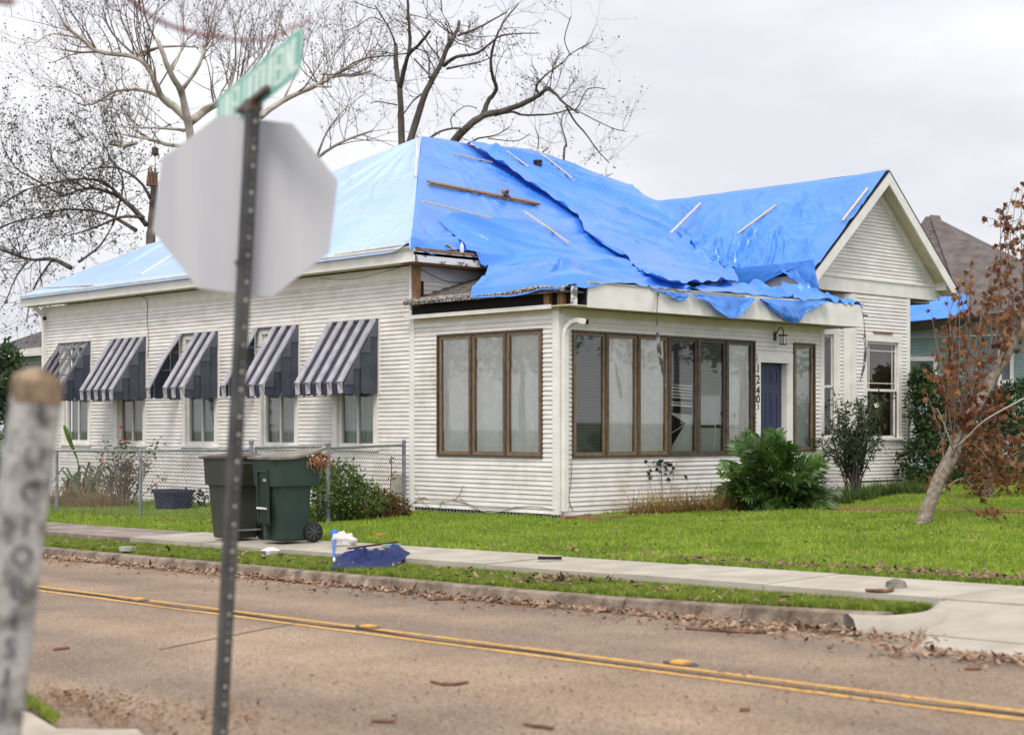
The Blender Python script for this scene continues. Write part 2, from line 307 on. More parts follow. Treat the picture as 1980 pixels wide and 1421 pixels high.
class Wall:
    def __init__(s, o, u, n): s.o = np.array((*o, 0.)); s.u = np.array((*u, 0.)); s.n = np.array((*n, 0.))
    def p(s, u, z, n=0.): return s.o+s.u*u+s.n*n+np.array((0, 0, z))
    def box(s, mb, u0, u1, z0, z1, n0, n1, mi=0):
        P = [s.p(u, z, n) for z in (z0, z1) for u, n in ((u0, n0), (u1, n0), (u1, n1), (u0, n1))]
        mb.add(P, [(3, 2, 1, 0), (4, 5, 6, 7), (0, 1, 5, 4), (1, 2, 6, 5), (2, 3, 7, 6), (3, 0, 4, 7)], mi); return mb
    def part(s, name, u0, u1, z0, z1, n0, n1, m, parent):
        return s.box(MB(), u0, u1, z0, z1, n0, n1).build(name, m, parent)
EXP = .0745                                            # exposure of one clapboard
SEGS = []
def clapboards(wall, parent, u0, u1, z0, z1, openings=(), clip=None, zbase=None, wav=.003):
    """every board of every course between the openings"""
    k = int(math.ceil((z1-z0)/EXP))
    for i in range(k):
        a = z0+i*EXP; b = min(a+EXP, z1); mid = (a+b)/2
        lo, hi = (u0, u1) if clip is None else clip(mid)
        if hi-lo < .06: continue
        iv = [(lo, hi)]
        for (ou0, ou1, oz0, oz1) in openings:
            if oz0 < mid < oz1:
                nv = []
                for (s0, s1) in iv:
                    if ou1 <= s0 or ou0 >= s1: nv.append((s0, s1)); continue
                    if ou0 > s0: nv.append((s0, ou0))
                    if ou1 < s1: nv.append((ou1, s1))
                iv = nv
        for (s0, s1) in iv:
            if s1-s0 > 4.6 and clip is None:
                jt = s0+(s1-s0)*random.uniform(.3, .7); SEGS.append((jt-s0-.003, wall, parent, s0, jt-.003, a, b, wav, zbase)); s0 = jt
            if s1-s0 > .03: SEGS.append((s1-s0, wall, parent, s0, s1, a, b, wav, zbase))
def board_geo(mb, wall, s0, s1, a, b, wav, zbase):
    j = [random.uniform(-wav, wav) for _ in range(4)]; st = max(1, int((s1-s0)/2.2)); G = []
    for i in range(st+1):
        u = s0+(s1-s0)*i/st; e = random.uniform(-.0015, .0015)+.004*mnoise.noise((u*.7, a*2.1, 4)); zb = a+e
        if zbase is not None and a < zbase[2]: zb += zbase[0]+zbase[1]*u
        t = i/st; n_ = .021+j[0]*(1-t)+j[1]*t
        G.append([wall.p(u, zb, 0), wall.p(u, zb, n_+.004), wall.p(u, b+.012, .0035+j[2]*.3)])
    mb.grid(G); mb.add(G[0], [(0, 1, 2)]); mb.add(G[-1], [(2, 1, 0)])
def lay_boards(limit=296):
    SEGS.sort(key=lambda s: -s[0]); rest = {}
    for i, (ln, wall, par, s0, s1, a, b, wav, zb) in enumerate(SEGS):
        if i < limit:
            mb = MB(); board_geo(mb, wall, s0, s1, a, b, wav, zb); mb.build('siding_board', M_board, par)
        else:
            board_geo(rest.setdefault(par, MB()), wall, s0, s1, a, b, wav, zb)
    for par, mb in rest.items(): mb.build('short_siding_boards', M_board, par, kind='stuff')
def backing(name, wall, u0, u1, z0, z1, openings=(), m=None, n0=-.06, n1=-.002):
    us = sorted({u0, u1, *[min(max(v, u0), u1) for o in openings for v in o[:2]]}); zs = sorted({z0, z1, *[min(max(v, z0), z1) for o in openings for v in o[2:]]})
    mb = MB()
    for a, b in zip(us[:-1], us[1:]):
        for c, d in zip(zs[:-1], zs[1:]):
            if not any(o[0] <= (a+b)/2 <= o[1] and o[2] <= (c+d)/2 <= o[3] for o in openings): wall.box(mb, a, b, c, d, n0, n1)
    return mb.build(name, m or M_dark, house)
W_main = Wall((0, 0), (0, 1), (-1, 0)); W_front = Wall((0, 0), (1, 0), (0, -1)); W_bay = Wall((0, 1.45), (1, 0), (0, -1))
r2 = math.sqrt(.5); W_cant = Wall((9.95, 1.45), (-r2, r2), (-r2, -r2)); W_cantr = Wall((12.1, 1.45), (r2, r2), (r2, -r2)); W_up = Wall((0, 3.45), (1, 0), (0, -1))
ym = lambda px: onX(px, 800)[1]
xf = lambda px: onY(px, 800)[0]
xb = lambda px: onY(px, 800, 1.45)[0]
# ---------------- wall with the awnings
WIN_R = [ym(733), ym(579), ym(423), ym(284), ym(177)]
mops = [(r, r+1.32, .94, 3.34) for r in WIN_R]
wm = backing('awning_wall', W_main, 3.5, 16.85, -.3, 4.2, mops)
clapboards(W_main, wm, 3.58, 16.7, -.16, 3.98, mops)
W_main.part('frieze_board', 3.5, 16.85, 3.985, 4.2, 0, .022, M_trim, house)
W_main.part('corner_board', 3.46, 3.585, -.02, 3.52, 0, .035, M_trim, house)
W_main.part('corner_board', 16.7, 16.88, -.2, 3.985, 0, .03, M_trim, house)
# fascia, crown and soffit of the long eave
mb = MB(); mb.mm((-.385, 3.06, 4.215), (-.35, 17.2, 4.39)); mb.build('fascia_board', M_trim, house)
mb = MB(); mb.prism([(-.385, 3.05, 4.39), (-.44, 3.05, 4.45), (-.44, 3.05, 4.475), (-.35, 3.05, 4.475), (-.35, 3.05, 4.39)], (0, 14.16, 0)); mb.build('crown_moulding', M_trim, house)
mb = MB(); mb.mm((-.35, 3.1, 4.225), (-.003, 17.2, 4.245)); mb.build('soffit', M_cream, house)
mb = MB(); mb.prism([(-.385, 17.2, 4.215), (-.385, 17.2, 4.45), (0, 17.2, 4.62), (0, 17.2, 4.215)], (0, .03, 0)); mb.build('eave_end', M_trim, house)
def pane(wall, u0, u1, z0, z1, n, parent):
    P = [wall.p(u0, z0, n), wall.p(u1, z0, n), wall.p(u1, z1, n), wall.p(u0, z1, n)]; nn = np.cross(P[1]-P[0], P[2]-P[0])
    mb = MB(); mb.add(P, [(0, 1, 2, 3)] if nn@wall.n > 0 else [(3, 2, 1, 0)]); return mb.build('pane', M_glass, parent)
def sash_window(wall, u0, u1, z0, z1, kind):
    """old timber window: casing and sill, two sashes, a curtain"""
    mb = MB(); c = .13
    wall.box(mb, u0, u0+c, z0+.1, z1, -.02, .03); wall.box(mb, u1-c, u1, z0+.1, z1, -.02, .03); wall.box(mb, u0, u1, z1-c, z1+.002, -.02, .034)
    wall.box(mb, u0-.03, u1+.03, z0+.07, z0+.115, -.06, .075); wall.box(mb, u0-.005, u1+.005, z0-.06, z0+.07, -.01, .022)
    wn = mb.build('window', M_trim, house)
    a, b = u0+c, u1-c; mb = MB()
    wall.box(mb, a, a+.07, z0+.115, z1-c, -.10, -.022); wall.box(mb, b-.07, b, z0+.115, z1-c, -.10, -.022); wall.box(mb, a+.07, b-.07, z0+.115, z0+.20, -.10, -.03); wall.box(mb, a+.07, b-.07, z0+1.1, z0+1.15, -.1, -.03)
    mid = (a+b)/2; wall.box(mb, mid-.018, mid+.018, z0+.2, z1-c, -.09, -.035); mb.build('sash', M_trim, wn)
    for s0, s1 in ((a+.07, mid-.018), (mid+.018, b-.07)): pane(wall, s0, s1, z0+.2, z1-c, -.066, wn)
    mb = MB(); G = []
    for i in range(50):
        t = i/49; u = a+.03+(b-a-.06)*t; dpt = -.15+.022*math.sin(t*46+kind*2)+.012*math.sin(t*17+kind)
        G.append([wall.p(u, z0+.1, dpt), wall.p(u, z1-.1, dpt)])
    mb.grid(G); mb.build('curtain', [mat('greenish_curtain', (.30, .36, .34), .8, .1, 3, col2=(.42, .47, .43)), mat('beige_curtain', (.42, .40, .31), .8, .1, 3, col2=(.5, .48, .40)), mat('grey_curtain', (.42, .43, .43), .8, .1, 3, col2=(.5, .51, .5))][kind % 3], wn)
    return wn
for i, o in enumerate(mops): sash_window(W_main, *o, kind=(0, 2, 0, 1, 2)[i])
mb = MB(); mb.mm((.75, 3.8, -.2), (.8, 16.6, 4.1)); mb.build('inner_partition', mat('dim_room_wall', (.10, .095, .085), .9), house)
mb = MB(); mb.mm((.05, .06, -.1), (13, 9, -.02)); mb.build('floor_deck', M_dark, house)
# ---------------- awnings
M_slat = mat('awning_grey_enamel', (.27, .265, .30), .36, .2, 5, col2=(.40, .39, .43), spec=.5)
M_navy = mat('awning_navy_enamel', (.020, .022, .045), .35, .2, 6, col2=(.036, .04, .066), spec=.5)
M_side = mat('awning_slate_enamel', (.040, .048, .072), .45, .2, 3, col2=(.068, .078, .105), spec=.4)
def awning(Y0, W=1.40, style=0):
    zt, zf, zb, xf_ = 3.36, 2.20, 2.02, -.80; xt = -.045
    sl = np.array([xf_-xt, 0, zf-zt]); sl = sl/np.linalg.norm(sl); nn = np.array([sl[2], 0, -sl[0]]); nn = nn if nn[2] > 0 else -nn
    T = lambda t: np.array([xt+(xf_-xt)*t, 0, zt-.03+(zf-zt+.03)*t])
    mb = MB(); mb.mm((-.05, Y0-.05, zt-.02), (-.0, Y0+W+.02, zt+.035)); mb.mm((-.035, Y0-.055, 2.0), (-.0, Y0-.02, zt-.02)); aw = mb.build('awning', M_trim, house)
    mb = MB()   # header rail, front rail and rafters
    mb.mm((-.075, Y0, zt-.06), (-.05, Y0+W, zt-.022))
    for yy in (Y0+.01, Y0+W*.5, Y0+W-.01): mb.bar(T(.02)+(0, yy, 0)-nn*.03, T(.98)+(0, yy, 0)-nn*.03, .02, .02)
    for t in (.33, .66): mb.bar(T(t)+(0, Y0, 0)-nn*.018, T(t)+(0, Y0+W, 0)-nn*.018, .018, .018)
    mb.build('awning_rail', M_side, aw)
    n = 5; g = .165; sw = (W-(n-1)*g)/n
    for i in range(n):
        y0 = Y0+i*(sw+g); 
        if style == 1 and i < 5:   # only the narrow under-slats are left
            mb = MB(); mb.bar(T(.03)+(0, y0+sw*.3, 0), T(1)+(0, y0+sw*.3, 0), .008, sw*.42, up=nn); mb.build('awning_slat', M_slat, aw)
            if i in (1, 2, 3):
                mb = MB(); mb.bar(T(.0)+(0, y0+sw*.9, 0)-nn*.02, T(.98)+(0, y0+sw*.9, 0)-nn*.02, .006, .05, up=nn); mb.build('awning_slat', M_navy, aw)
            continue
        if (style == 3 and i == 3) or (style == 4 and i == 3): continue
        bend = .05 if (style == 3 and i == 4) else 0
        A, B = T(0.01), T(1); mb = MB(); h = .028+random.uniform(-.003, .004)
        G = []
        for t in (0.01, .5, 1.0):
            c = T(t)+nn*(bend*math.sin(t*3)); yj = random.uniform(-.004, .004)
            G.append([c+(0, y0+yj, 0), c+(0, y0+.006+yj, 0)+nn*h, c+(0, y0+sw-.006+yj, 0)+nn*h, c+(0, y0+sw+yj, 0)])
        mb.grid(G)
        e = G[-1]; d = np.array([.012, 0, zb-zf+random.uniform(-.01, .01)])   # valance, folded down
        o = np.array([-.006, 0, 0]); mb.add([e[0]+o, e[1]+o, e[2]+o, e[3]+o, e[3]+d, e[2]+d-(0, .03, .03), e[1]+d-(0, -.03, .03), e[0]+d], [tuple(range(8))])
        mb.build('awning_slat', M_slat, aw)
        if i < n-1:
            mb = MB(); G = [[T(t)+(0, y0+sw-.012, 0)-nn*.012, T(t)+(0, y0+sw+g+.012, 0)-nn*.012] for t in (0, 1)]; mb.grid(G)
            a0, a1 = G[-1]; d = np.array([.02, 0, zb-zf]); mb.add([a0, a1, a1+d, (a0+a1)/2+d-(0, 0, .055), a0+d], [(0, 1, 2, 3, 4)])
            if not (style == 3 and i == 2) and not (style == 4 and i == 2): mb.build('awning_groove', M_navy, aw)
    # stepped side cheek, one folded strip behind the other
    for (ys, sg) in ((Y0, -1), (Y0+W, 1)):
        k = 4; xs = np.linspace(xt, xf_, k+1)
        for j in range(k):
            x0, x1 = xs[j], xs[j+1]-.012; tz = lambda x: zt-.03+(zf-zt+.03)*((x-xt)/(xf_-xt))
            off = sg*(.006+.03*(j % 2)); zl = zb+random.uniform(-.015, .01)
            P = [(x0, ys+off, zl+.02), (x0, ys+off, tz(x0)), (x1, ys+off, tz(x1)), (x1, ys+off, zl+.02), (x1+.03, ys+off, zl-.015), (x0-.03, ys+off, zl-.015)]
            zc = tz(x1)+.0; mid = zc-.02
            mb = MB(); mb.prism(P, (0, sg*.004, 0)); mb.build('awning_cheek', M_side, aw)
            mb = MB(); mb.prism([(x0, ys+off+sg*.006, mid), (x0, ys+off+sg*.006, tz(x0)), (x1, ys+off+sg*.006, mid+.001)], (0, sg*.012, 0)); mb.build('awning_cheek_fold', mat('awning_cheek_painted_light', (.075, .085, .115), .4, .2, 3, col2=(.11, .12, .155)), aw)  # upturned folds paler: sky light painted into the slate colour
    return aw
for i, r in enumerate(WIN_R): awning(r+.0, 1.40, (0, 4, 3, 0, 1)[i])
# ---------------- glazed porch
pops = [(xs_[0], xs_[1], .945, 2.985) for xs_ in [(ym(1051), ym(847))]]
wp = backing('porch_side_wall', W_main, .02, 3.5, .06, 3.3, pops)
clapboards(W_main, wp, .11, 3.46, .07, 3.22, pops)
fx0, fx1 = xf(1104), xf(1458); dx0, dx1 = xf(1462), xf(1531); sx0, sx1 = xf(1532), xf(1574)
PEND = xf(1586)
fops = [(fx0, fx1, .945, 2.955), (dx0, dx1, .3, 2.72), (sx0, sx1, .985, 2.965)]
wf = backing('porch_front_wall', W_front, .02, PEND, .03, 3.3, fops)
clapboards(W_front, wf, .11, PEND-.02, .04, 3.17, fops)
W_main.part('corner_board', -.03, .105, .06, 3.24, 0, .03, M_trim, house); W_front.part('corner_board', .0, .105, .06, 3.2, 0, .03, M_trim, house)
W_front.part('corner_board', PEND-.02, PEND+.09, .1, 3.22, -.05, .03, M_trim, house)
W_front.part('frieze_board', .0, PEND+.09, 3.172, 3.29, -.02, .02, M_cream, house); W_main.part('frieze_board', -.02, 3.5, 3.222, 3.30, -.02, .02, M_cream, house)
W_e = Wall((PEND, 0), (0, 1), (1, 0)); W_e.part('porch_end_wall', .05, 3.4, .1, 3.3, -.05, 0, M_board, house)
# lattice skirting under the porch
mb = MB()
for i in range(44):
    y0 = -.05+i*.085
    for s in (-1, 1):
        a = np.array((-.01-.004*s, y0-.07*s, -.10)); b = np.array((-.01-.004*s, y0+.07*s, .075)); mb.bar(a, b, .024, .006, up=(1, 0, 0))
mb.build('lattice_skirting', mat('grey_lattice', (.16, .17, .17), .8, .2, 8), house, kind='stuff')
mb = MB(); mb.mm((.06, .06, -.2), (.08, 3.5, .06)); mb.build('crawl_space_shade', M_dark, house)  # dark sheet behind the lattice, painted as the shade under the floor
def blind(wall, u0, u1, z0, z1, m, parent, n=-.042, tilt=83, gap=.0235, name='blind'):
    mb = MB(); z = z0; c, s = math.cos(rad(tilt)), math.sin(rad(tilt)); hw = .0126
    while z < z1:
        j = .0012*mnoise.noise((z*40, u0, 0)); sag = .003*mnoise.noise((z*3, u0, 2))
        mb.add([wall.p(u0, z-hw*s+j, n+hw*c), wall.p(u1, z-hw*s+j+sag, n+hw*c), wall.p(u1, z+hw*s+sag, n-hw*c), wall.p(u0, z+hw*s, n-hw*c)], [(0, 1, 2, 3)]); z += gap
    for f in (.16, .84): u = u0+(u1-u0)*f; wall.box(mb, u-.002, u+.002, z0, z1, n+.014, n+.016)
    wall.box(mb, u0, u1, z1-.01, z1+.02, n-.012, n+.014); wall.box(mb, u0, u1, z0-.025, z0-.013, n-.012, n+.012)
    return mb.build(name, m, parent, kind='stuff')
def casement(wall, u0, u1, z0, z1, lights, lead='porch'):
    fr = MB(); e = .03
    wall.box(fr, u0, u1, z1-e, z1+.002, -.05, .04); wall.box(fr, u0, u1, z0, z0+e, -.05, .045); wall.box(fr, u0, u0+e, z0+e, z1-e, -.05, .038); wall.box(fr, u1-e, u1, z0+e, z1-e, -.05, .038)
    n = len(lights); st = (u1-u0-2*e)/n
    for i in range(1, n): u = u0+e+st*i; wall.box(fr, u-.022, u+.022, z0+e, z1-e, -.05, .042)
    wn = fr.build('window', M_bronze, house)
    for i, kind in enumerate(lights):
        a, b = u0+e+st*i+.024, u0+e+st*(i+1)-.024; c, d = z0+e+.002, z1-e-.002; k = .048
        mb = MB(); wall.box(mb, a, a+k, c, d, -.04, .018); wall.box(mb, b-k, b, c, d, -.04, .018); wall.box(mb, a+k, b-k, c, c+k, -.04, .018); wall.box(mb, a+k, b-k, d-k, d, -.04, .018)
        mb.build('sash', M_tan if i < 3 else M_bronze, wn)
        pane(wall, a+k, b-k, c+k, d-k, -.006, wn)
        u_, v_, zl, zh = a+k+.004, b-k-.004, c+k+.03, d-k-.02
        if kind == 'shut': blind(wall, u_, v_, zl, zh, M_blind, wn)
        elif kind == 'grey': blind(wall, u_, v_, zl, zh, M_blindg, wn, tilt=38)
        elif kind == 'green': blind(wall, u_, v_, zl, zh, mat('greenish_blind_slat', (.60, .64, .60), .5, .05, 8), wn, tilt=80)
        elif kind == 'broken':
            zm = zl+(zh-zl)*.62; blind(wall, u_, v_, zm, zh, M_blindg, wn, tilt=30)
            mb = MB()
            for q in range(9):
                zz = zm-.03-q*.036-(.03 if q > 6 else 0)-.012*(q % 3); h = .013 if q != 8 else .02
                mb.add([wall.p(u_, zz-h+.01, -.05), wall.p(v_, zz-h-.02+.012*q/9, -.05), wall.p(v_, zz+h-.02, -.05), wall.p(u_, zz+h+.006, -.05)], [(0, 1, 2, 3)])
            mb.build('blind_slats', M_blind, wn)
            mb = MB(); w_ = v_-u_   # the bottom of the blind folded over on itself
            mb.prism([wall.p(u_+.05*w_, zl+.62, -.05), wall.p(v_, zl+.58, -.05), wall.p(v_, zl-.03, -.05), wall.p(u_, zl-.03, -.05), wall.p(u_+.72*w_, zl+.43, -.05)], wall.n*-.008)
            mb.build('fallen_blind', mat('greenish_blind_slat', (.60, .64, .60), .5, .05, 8), wn)
            mb = MB(); mb.bar(wall.p(u_+.05*w_, zl+.61, -.045), wall.p(v_-.25*w_, zl+.44, -.045), .02, .01); mb.bar(wall.p(u_, zl+.25, -.045), wall.p(v_-.2*w_, zl+.45, -.045), .018, .01)
            for f in (.25, .75): mb.bar(wall.p(u_+f*w_, zl+.6, -.045), wall.p(u_+f*w_, zm, -.045), .004, .004)
            mb.build('blind_rail', M_blind, wn)
        elif kind == 'board':
            mb = MB(); wall.box(mb, u_, v_, zl-.03, zl+.36, -.06, -.05); wall.box(mb, u_, v_, zl+.41, zl+.95, -.064, -.054); mb.build('leaning_board', mat('greenish_panel', (.42, .47, .44), .5, .08, 3, col2=(.50, .54, .52)), wn)
            blind(wall, u_, v_, zl+.95, zh, mat('olive_blind_slat', (.19, .215, .15), .6, .1, 4), wn, tilt=50)
            mb = MB(); mb.bar(wall.p(u_+.6*(v_-u_), zl-.05, -.04), wall.p(u_+.8*(v_-u_), zl+.58, -.04), .016, .016); mb.build('fallen_rail', M_blind, wn)
    return wn
o = pops[0]; casement(W_main, *o, ['shut', 'shut', 'shut'])
o = fops[0]; casement(W_front, *o, ['grey', 'shut', 'shut', 'broken', 'board', 'shut'])
o = fops[2]; casement(W_front, *o, ['green'])
mb = MB(); mb.mm((1.2, 1.2, 0), (1.25, 3.4, 3.2)); mb.mm((1.25, 1.5, 0), (6.6, 1.55, 3.2)); mb.build('porch_partition', mat('dim_room_wall', (.10, .095, .085), .9), house)
# ---------------- front door
dr = MB(); W_front.box(dr, dx0, dx0+.10, .3, 2.72, -.03, .028); W_front.box(dr, dx1-.13, dx1, .3, 2.72, -.03, .028); W_front.box(dr, dx0, dx1, 2.58, 2.722, -.03, .032)
W_front.box(dr, dx1-.155, dx1-.13, .3, 2.58, -.16, .01); W_front.box(dr, dx0+.10, dx0+.115, .3, 2.58, -.16, .01); dframe = dr.build('door_frame', M_trim, house)
M_door = mat('slate_blue_door_paint', (.034, .042, .088), .45, .1, 4, col2=(.046, .055, .108))
d0, d1 = dx0+.105, dx1-.155; W_front.part('door', d0, d1, .3, 2.57, -.15, -.115, M_door, house)
door = [x for x in house.children if x.name.startswith('door') and 'frame' not in x.name][-1]
dw = d1-d0
for (z0_, z1_) in ((2.22, 2.46), (1.30, 2.05), (.42, .98)):
    for f0, f1 in ((.16, .44), (.56, .84)):
        a, b = d0+dw*f0, d0+dw*f1; mb = MB(); k = .022
        for q in ((a, b, z0_, z0_+k), (a, b, z1_-k, z1_), (a, a+k, z0_+k, z1_-k), (b-k, b, z0_+k, z1_-k)): W_front.box(mb, *q, -.115, -.104)
        W_front.box(mb, a+.06, b-.06, z0_+.06, z1_-.06, -.115, -.105); mb.build('door_panel', M_door, door)
M_brass = mat('dull_metal', (.35, .36, .33), .4, .2, 20, metal=.7)
mb = MB(); a = d0+dw*.30; W_front.box(mb, a, a+dw*.42, 1.07, 1.18, -.115, -.10); W_front.box(mb, a+.05, a+dw*.42-.05, 1.10, 1.15, -.1, -.088); mb.build('mail_slot', M_brass, door)
mb = MB(); mb.tube([W_front.p(d0+.06, 1.16, -.112), W_front.p(d0+.06, 1.16, -.05)], [.02, .032], 10); mb.build('door_knob', M_brass, door)
# house number, one numeral under the other
M_num = mat('black_numeral', (.012, .012, .014), .4)
def letter(ch, R, loc, size, m, parent, name='numeral', depth=.006):
    fc = bpy.data.curves.new('text', 'FONT'); fc.body = ch; fc.size = size; fc.extrude = depth; fc.align_x = 'CENTER'; fc.align_y = 'CENTER'; fc.resolution_u = 3
    tmp = bpy.data.objects.new('text', fc); COL.objects.link(tmp); dg = bpy.context.evaluated_depsgraph_get(); me = bpy.data.meshes.new_from_object(tmp.evaluated_get(dg)); bpy.data.objects.remove(tmp)
    me.materials.clear(); me.materials.append(m); V = np.array([v.co[:] for v in me.vertices]) if len(me.vertices) else np.zeros((0, 3))
    V = V@np.array(R).T+np.array(loc)-ORG[parent]
    for v, q in zip(me.vertices, V): v.co = q
    me.name = name; o = bpy.data.objects.new(name, me); COL.objects.link(o); o.parent = parent; ORG[o] = ORG[parent]; return o
Rf = np.array([[1, 0, 0], [0, 0, -1], [0, 1, 0]]).astype(float)
for ch, py, sz in (('1', 713, .21), ('2', 734, .21), ('4', 755, .21), ('0', 772, .21), ('1', 787, .13)):
    p = onY(1466, py, -.032); letter(ch, Rf, p, sz, M_num, dframe)
# carriage lamp over the door
lp = onY(1499, 652, -.03); mb = MB()
pts = spline([lp+(0, .03, .0), lp+(-.05, -.06, .06), lp+(-.03, -.14, .17), lp+(.03, -.16, .10), lp+(.02, -.16, .04)], 4); mb.tube(pts, .011, 6); mb.box(lp+(0, .015, .02), (.07, .03, .16))
for k in range(4):
    a = PI/4+k*PI/2; mb.bar(lp+(.02+.055*math.cos(a), -.16+.055*math.sin(a), -.13), lp+(.02+.045*math.cos(a), -.16+.045*math.sin(a), .02), .012, .012)
mb.box(lp+(.02, -.16, .03), (.12, .12, .025)); mb.box(lp+(.02, -.16, -.135), (.10, .10, .02)); lamp = mb.build('wall_lamp', mat('lamp_iron', (.05, .045, .035), .6, .2, 20), house)
mb = MB(); mb.box(lp+(.02, -.16, -.055), (.075, .075, .14)); mb.build('lamp_glass', mat('frosted_glass', (.55, .58, .55), .2, .05, 5), lamp)
# ---------------- porch eaves
mb = MB(); mb.mm((.22, -.43, 3.285), (4.1, -.40, 3.665)); mb.build('fascia_board', M_trim, house)
mb = MB(); mb.mm((4.105, -.432, 3.29), (7.62, -.402, 3.70)); mb.build('fascia_board', M_trim, house)
mb = MB(); mb.mm((.22, -.445, 3.665), (4.1, -.39, 3.69)); mb.build('drip_edge', mat('drip_edge_metal', (.45, .44, .42), .5, .15, 8), house)
mb = MB(); mb.mm((7.59, -.4, 3.29), (7.62, 3.4, 3.70)); mb.build('fascia_board', M_trim, house)
mb = MB(); mb.mm((-.16, -.40, 3.30), (7.59, .0, 3.318)); mb.mm((-.16, 0, 3.30), (-.024, 3.46, 3.318)); mb.build('soffit', M_cream, house)
mb = MB(); mb.mm((-.17, .0, 3.27), (-.15, 3.56, 3.335)); mb.build('rake_trim', M_trim, house)
mb = MB(); mb.mm((-.05, -.3, 3.32), (-.03, 3.5, 3.55)); mb.build('roof_void_shade', M_dark, house)  # dark plate: shade of the open eave gap put into its colour
for y_ in (.12, -.18): 
    mb = MB(); mb.mm((-.14, y_-.05, 3.32), (-.06, y_+.07, 3.56)); mb.build('exposed_rafter', M_wood, house)
mb = MB(); mb.mm((-.13, -.41, 3.30), (.0, -.39, 3.60)); mb.build('broken_fascia', M_peel, house)
mb = MB(); mb.mm((.19, -.39, 3.31), (.21, -.02, 3.62)); mb.build('open_end_shade', M_dark, house)  # open end closed by a plate coloured as the shade inside
# ---------------- upper front wall over the porch roof, left exposed by the storm
wu = backing('upper_front_wall', W_up, -.0, 8.4, 3.3, 4.2)
clapboards(W_up, wu, .12, 2.6, 3.42, 3.93)
W_up.part('frieze_board', -.0, 8.4, 3.935, 4.2, 0, .02, mat('blue_grey_paint', (.43, .44, .50), .7, .15, 4, col2=(.56, .57, .62)), house)
mb = MB(); mb.mm((-.34, 3.06, 4.215), (8.2, 3.09, 4.40)); mb.build('fascia_board', M_peel, house)
mb = MB(); mb.mm((-.35, 3.05, 4.402), (8.2, 3.13, 4.452)); mb.build('roof_edge_board', M_wood, house)
mb = MB(); mb.mm((-.34, 3.1, 4.19), (8.2, 3.44, 4.21)); mb.build('soffit', M_wood, house)
mb = MB(); mb.mm((1.35, 3.035, 4.24), (1.5, 3.058, 4.37)); mb.build('exposed_block', M_wood, house)
mb = MB(); mb.mm((-.09, 3.32, 3.5), (-.0, 3.44, 4.19)); mb.build('exposed_stud', M_wood, house); mb = MB(); mb.mm((.0, 3.36, 3.5), (.1, 3.42, 3.93)); mb.build('exposed_stud', M_dark, house)
mb = MB(); mb.bar((-.08, 3.36, 3.5), (-.06, 2.9, 3.6), .06, .05); mb.build('broken_lath', M_wood, house)
mb = MB(); mb.mm((-.11, 3.455, 3.43), (-.075, 3.50, 4.25)); mb.build('corner_board', M_trim, house)
# ---------------- gabled wing with the canted bay
bw0, bw1 = xb(1668), xb(1742)
zb = lambda py, d=32.2: 1.4355+(YH-py)*d/F_PX
bops = [(bw0, bw1, zb(858), zb(640))]
wb = backing('bay_front_wall', W_bay, 9.98, 12.1, .1, 4.2, bops)
clapboards(W_bay, wb, 10.14, 11.98, .30, 4.17, bops, zbase=(.02, -.0, .34))
cw0, cw1 = .22, 1.16   # along the canted wall, from the corner
cops = [(cw0, cw1, zb(856, 33), zb(634, 33))]
wc = backing('bay_side_wall', W_cant, .0, 2.05, .1, 4.2, cops); clapboards(W_cant, wc, .14, 2.05, .25, 4.17, cops)
wr = backing('bay_far_wall', W_cantr, .0, 1.3, .1, 4.2); clapboards(W_cantr, wr, .1, 1.3, .3, 4.17)
W_bay.part('corner_board', 9.95, 10.12, .15, 4.17, 0, .03, M_trim, house); W_cant.part('corner_board', -.0, .15, .15, 4.17, 0, .03, M_trim, house)
W_bay.part('corner_board', 11.98, 12.11, .15, 4.17, 0, .03, M_trim, house); W_cantr.part('corner_board', -.0, .1, .15, 4.17, 0, .03, M_trim, house)
W_bay.part('water_table', 10.0, 12.0, .14, .28, -.0, .03, M_trim, house); W_cant.part('water_table', .1, 2.0, .12, .25, 0, .03, M_trim, house)
mb = MB(); mb.mm((8.46, 2.9, .1), (8.5, 4.2, 4.4)); mb.mm((13.0, 2.4, .1), (13.04, 8, 4.4)); mb.build('wing_wall', M_board, house)
def hung_window(wall, u0, u1, z0, z1, prairie, m_in):
    mb = MB(); c = .13
    wall.box(mb, u0, u0+c, z0+.1, z1, -.02, .028); wall.box(mb, u1-c, u1, z0+.1, z1, -.02, .028); wall.box(mb, u0, u1, z1-.14, z1+.002, -.02, .032)
    wall.box(mb, u0-.02, u1+.02, z0+.06, z0+.105, -.05, .07); wall.box(mb, u0, u1, z0-.12, z0+.06, -.01, .02); wn = mb.build('window', M_trim, house)
    a, b = u0+c, u1-c; lo, hi = z0+.105, z1-.14; mid = (lo+hi)/2-.02; k = .05
    for (s0, s1, n0) in ((lo, mid+.03, -.075), (mid-.01, hi, -.045)):
        mb = MB(); wall.box(mb, a, a+k, s0, s1, n0-.03, n0+.02); wall.box(mb, b-k, b, s0, s1, n0-.03, n0+.02); wall.box(mb, a+k, b-k, s0, s0+k, n0-.03, n0+.02); wall.box(mb, a+k, b-k, s1-k, s1, n0-.03, n0+.02)
        if prairie and s1 == hi:
            for u in (a+k+.10, b-k-.10): wall.box(mb, u-.008, u+.008, s0+k, s1-k, n0-.01, n0+.012)
            for z in (s0+k+.12, s1-k-.14): wall.box(mb, a+k, b-k, z-.008, z+.008, n0-.008, n0+.014)
        mb.build('sash', M_trim, wn); pane(wall, a+k, b-k, s0+k, s1-k, n0, wn)
    wall.box(MB(), a, b, lo, hi, -.2, -.19).build('window_board', m_in, wn); return wn
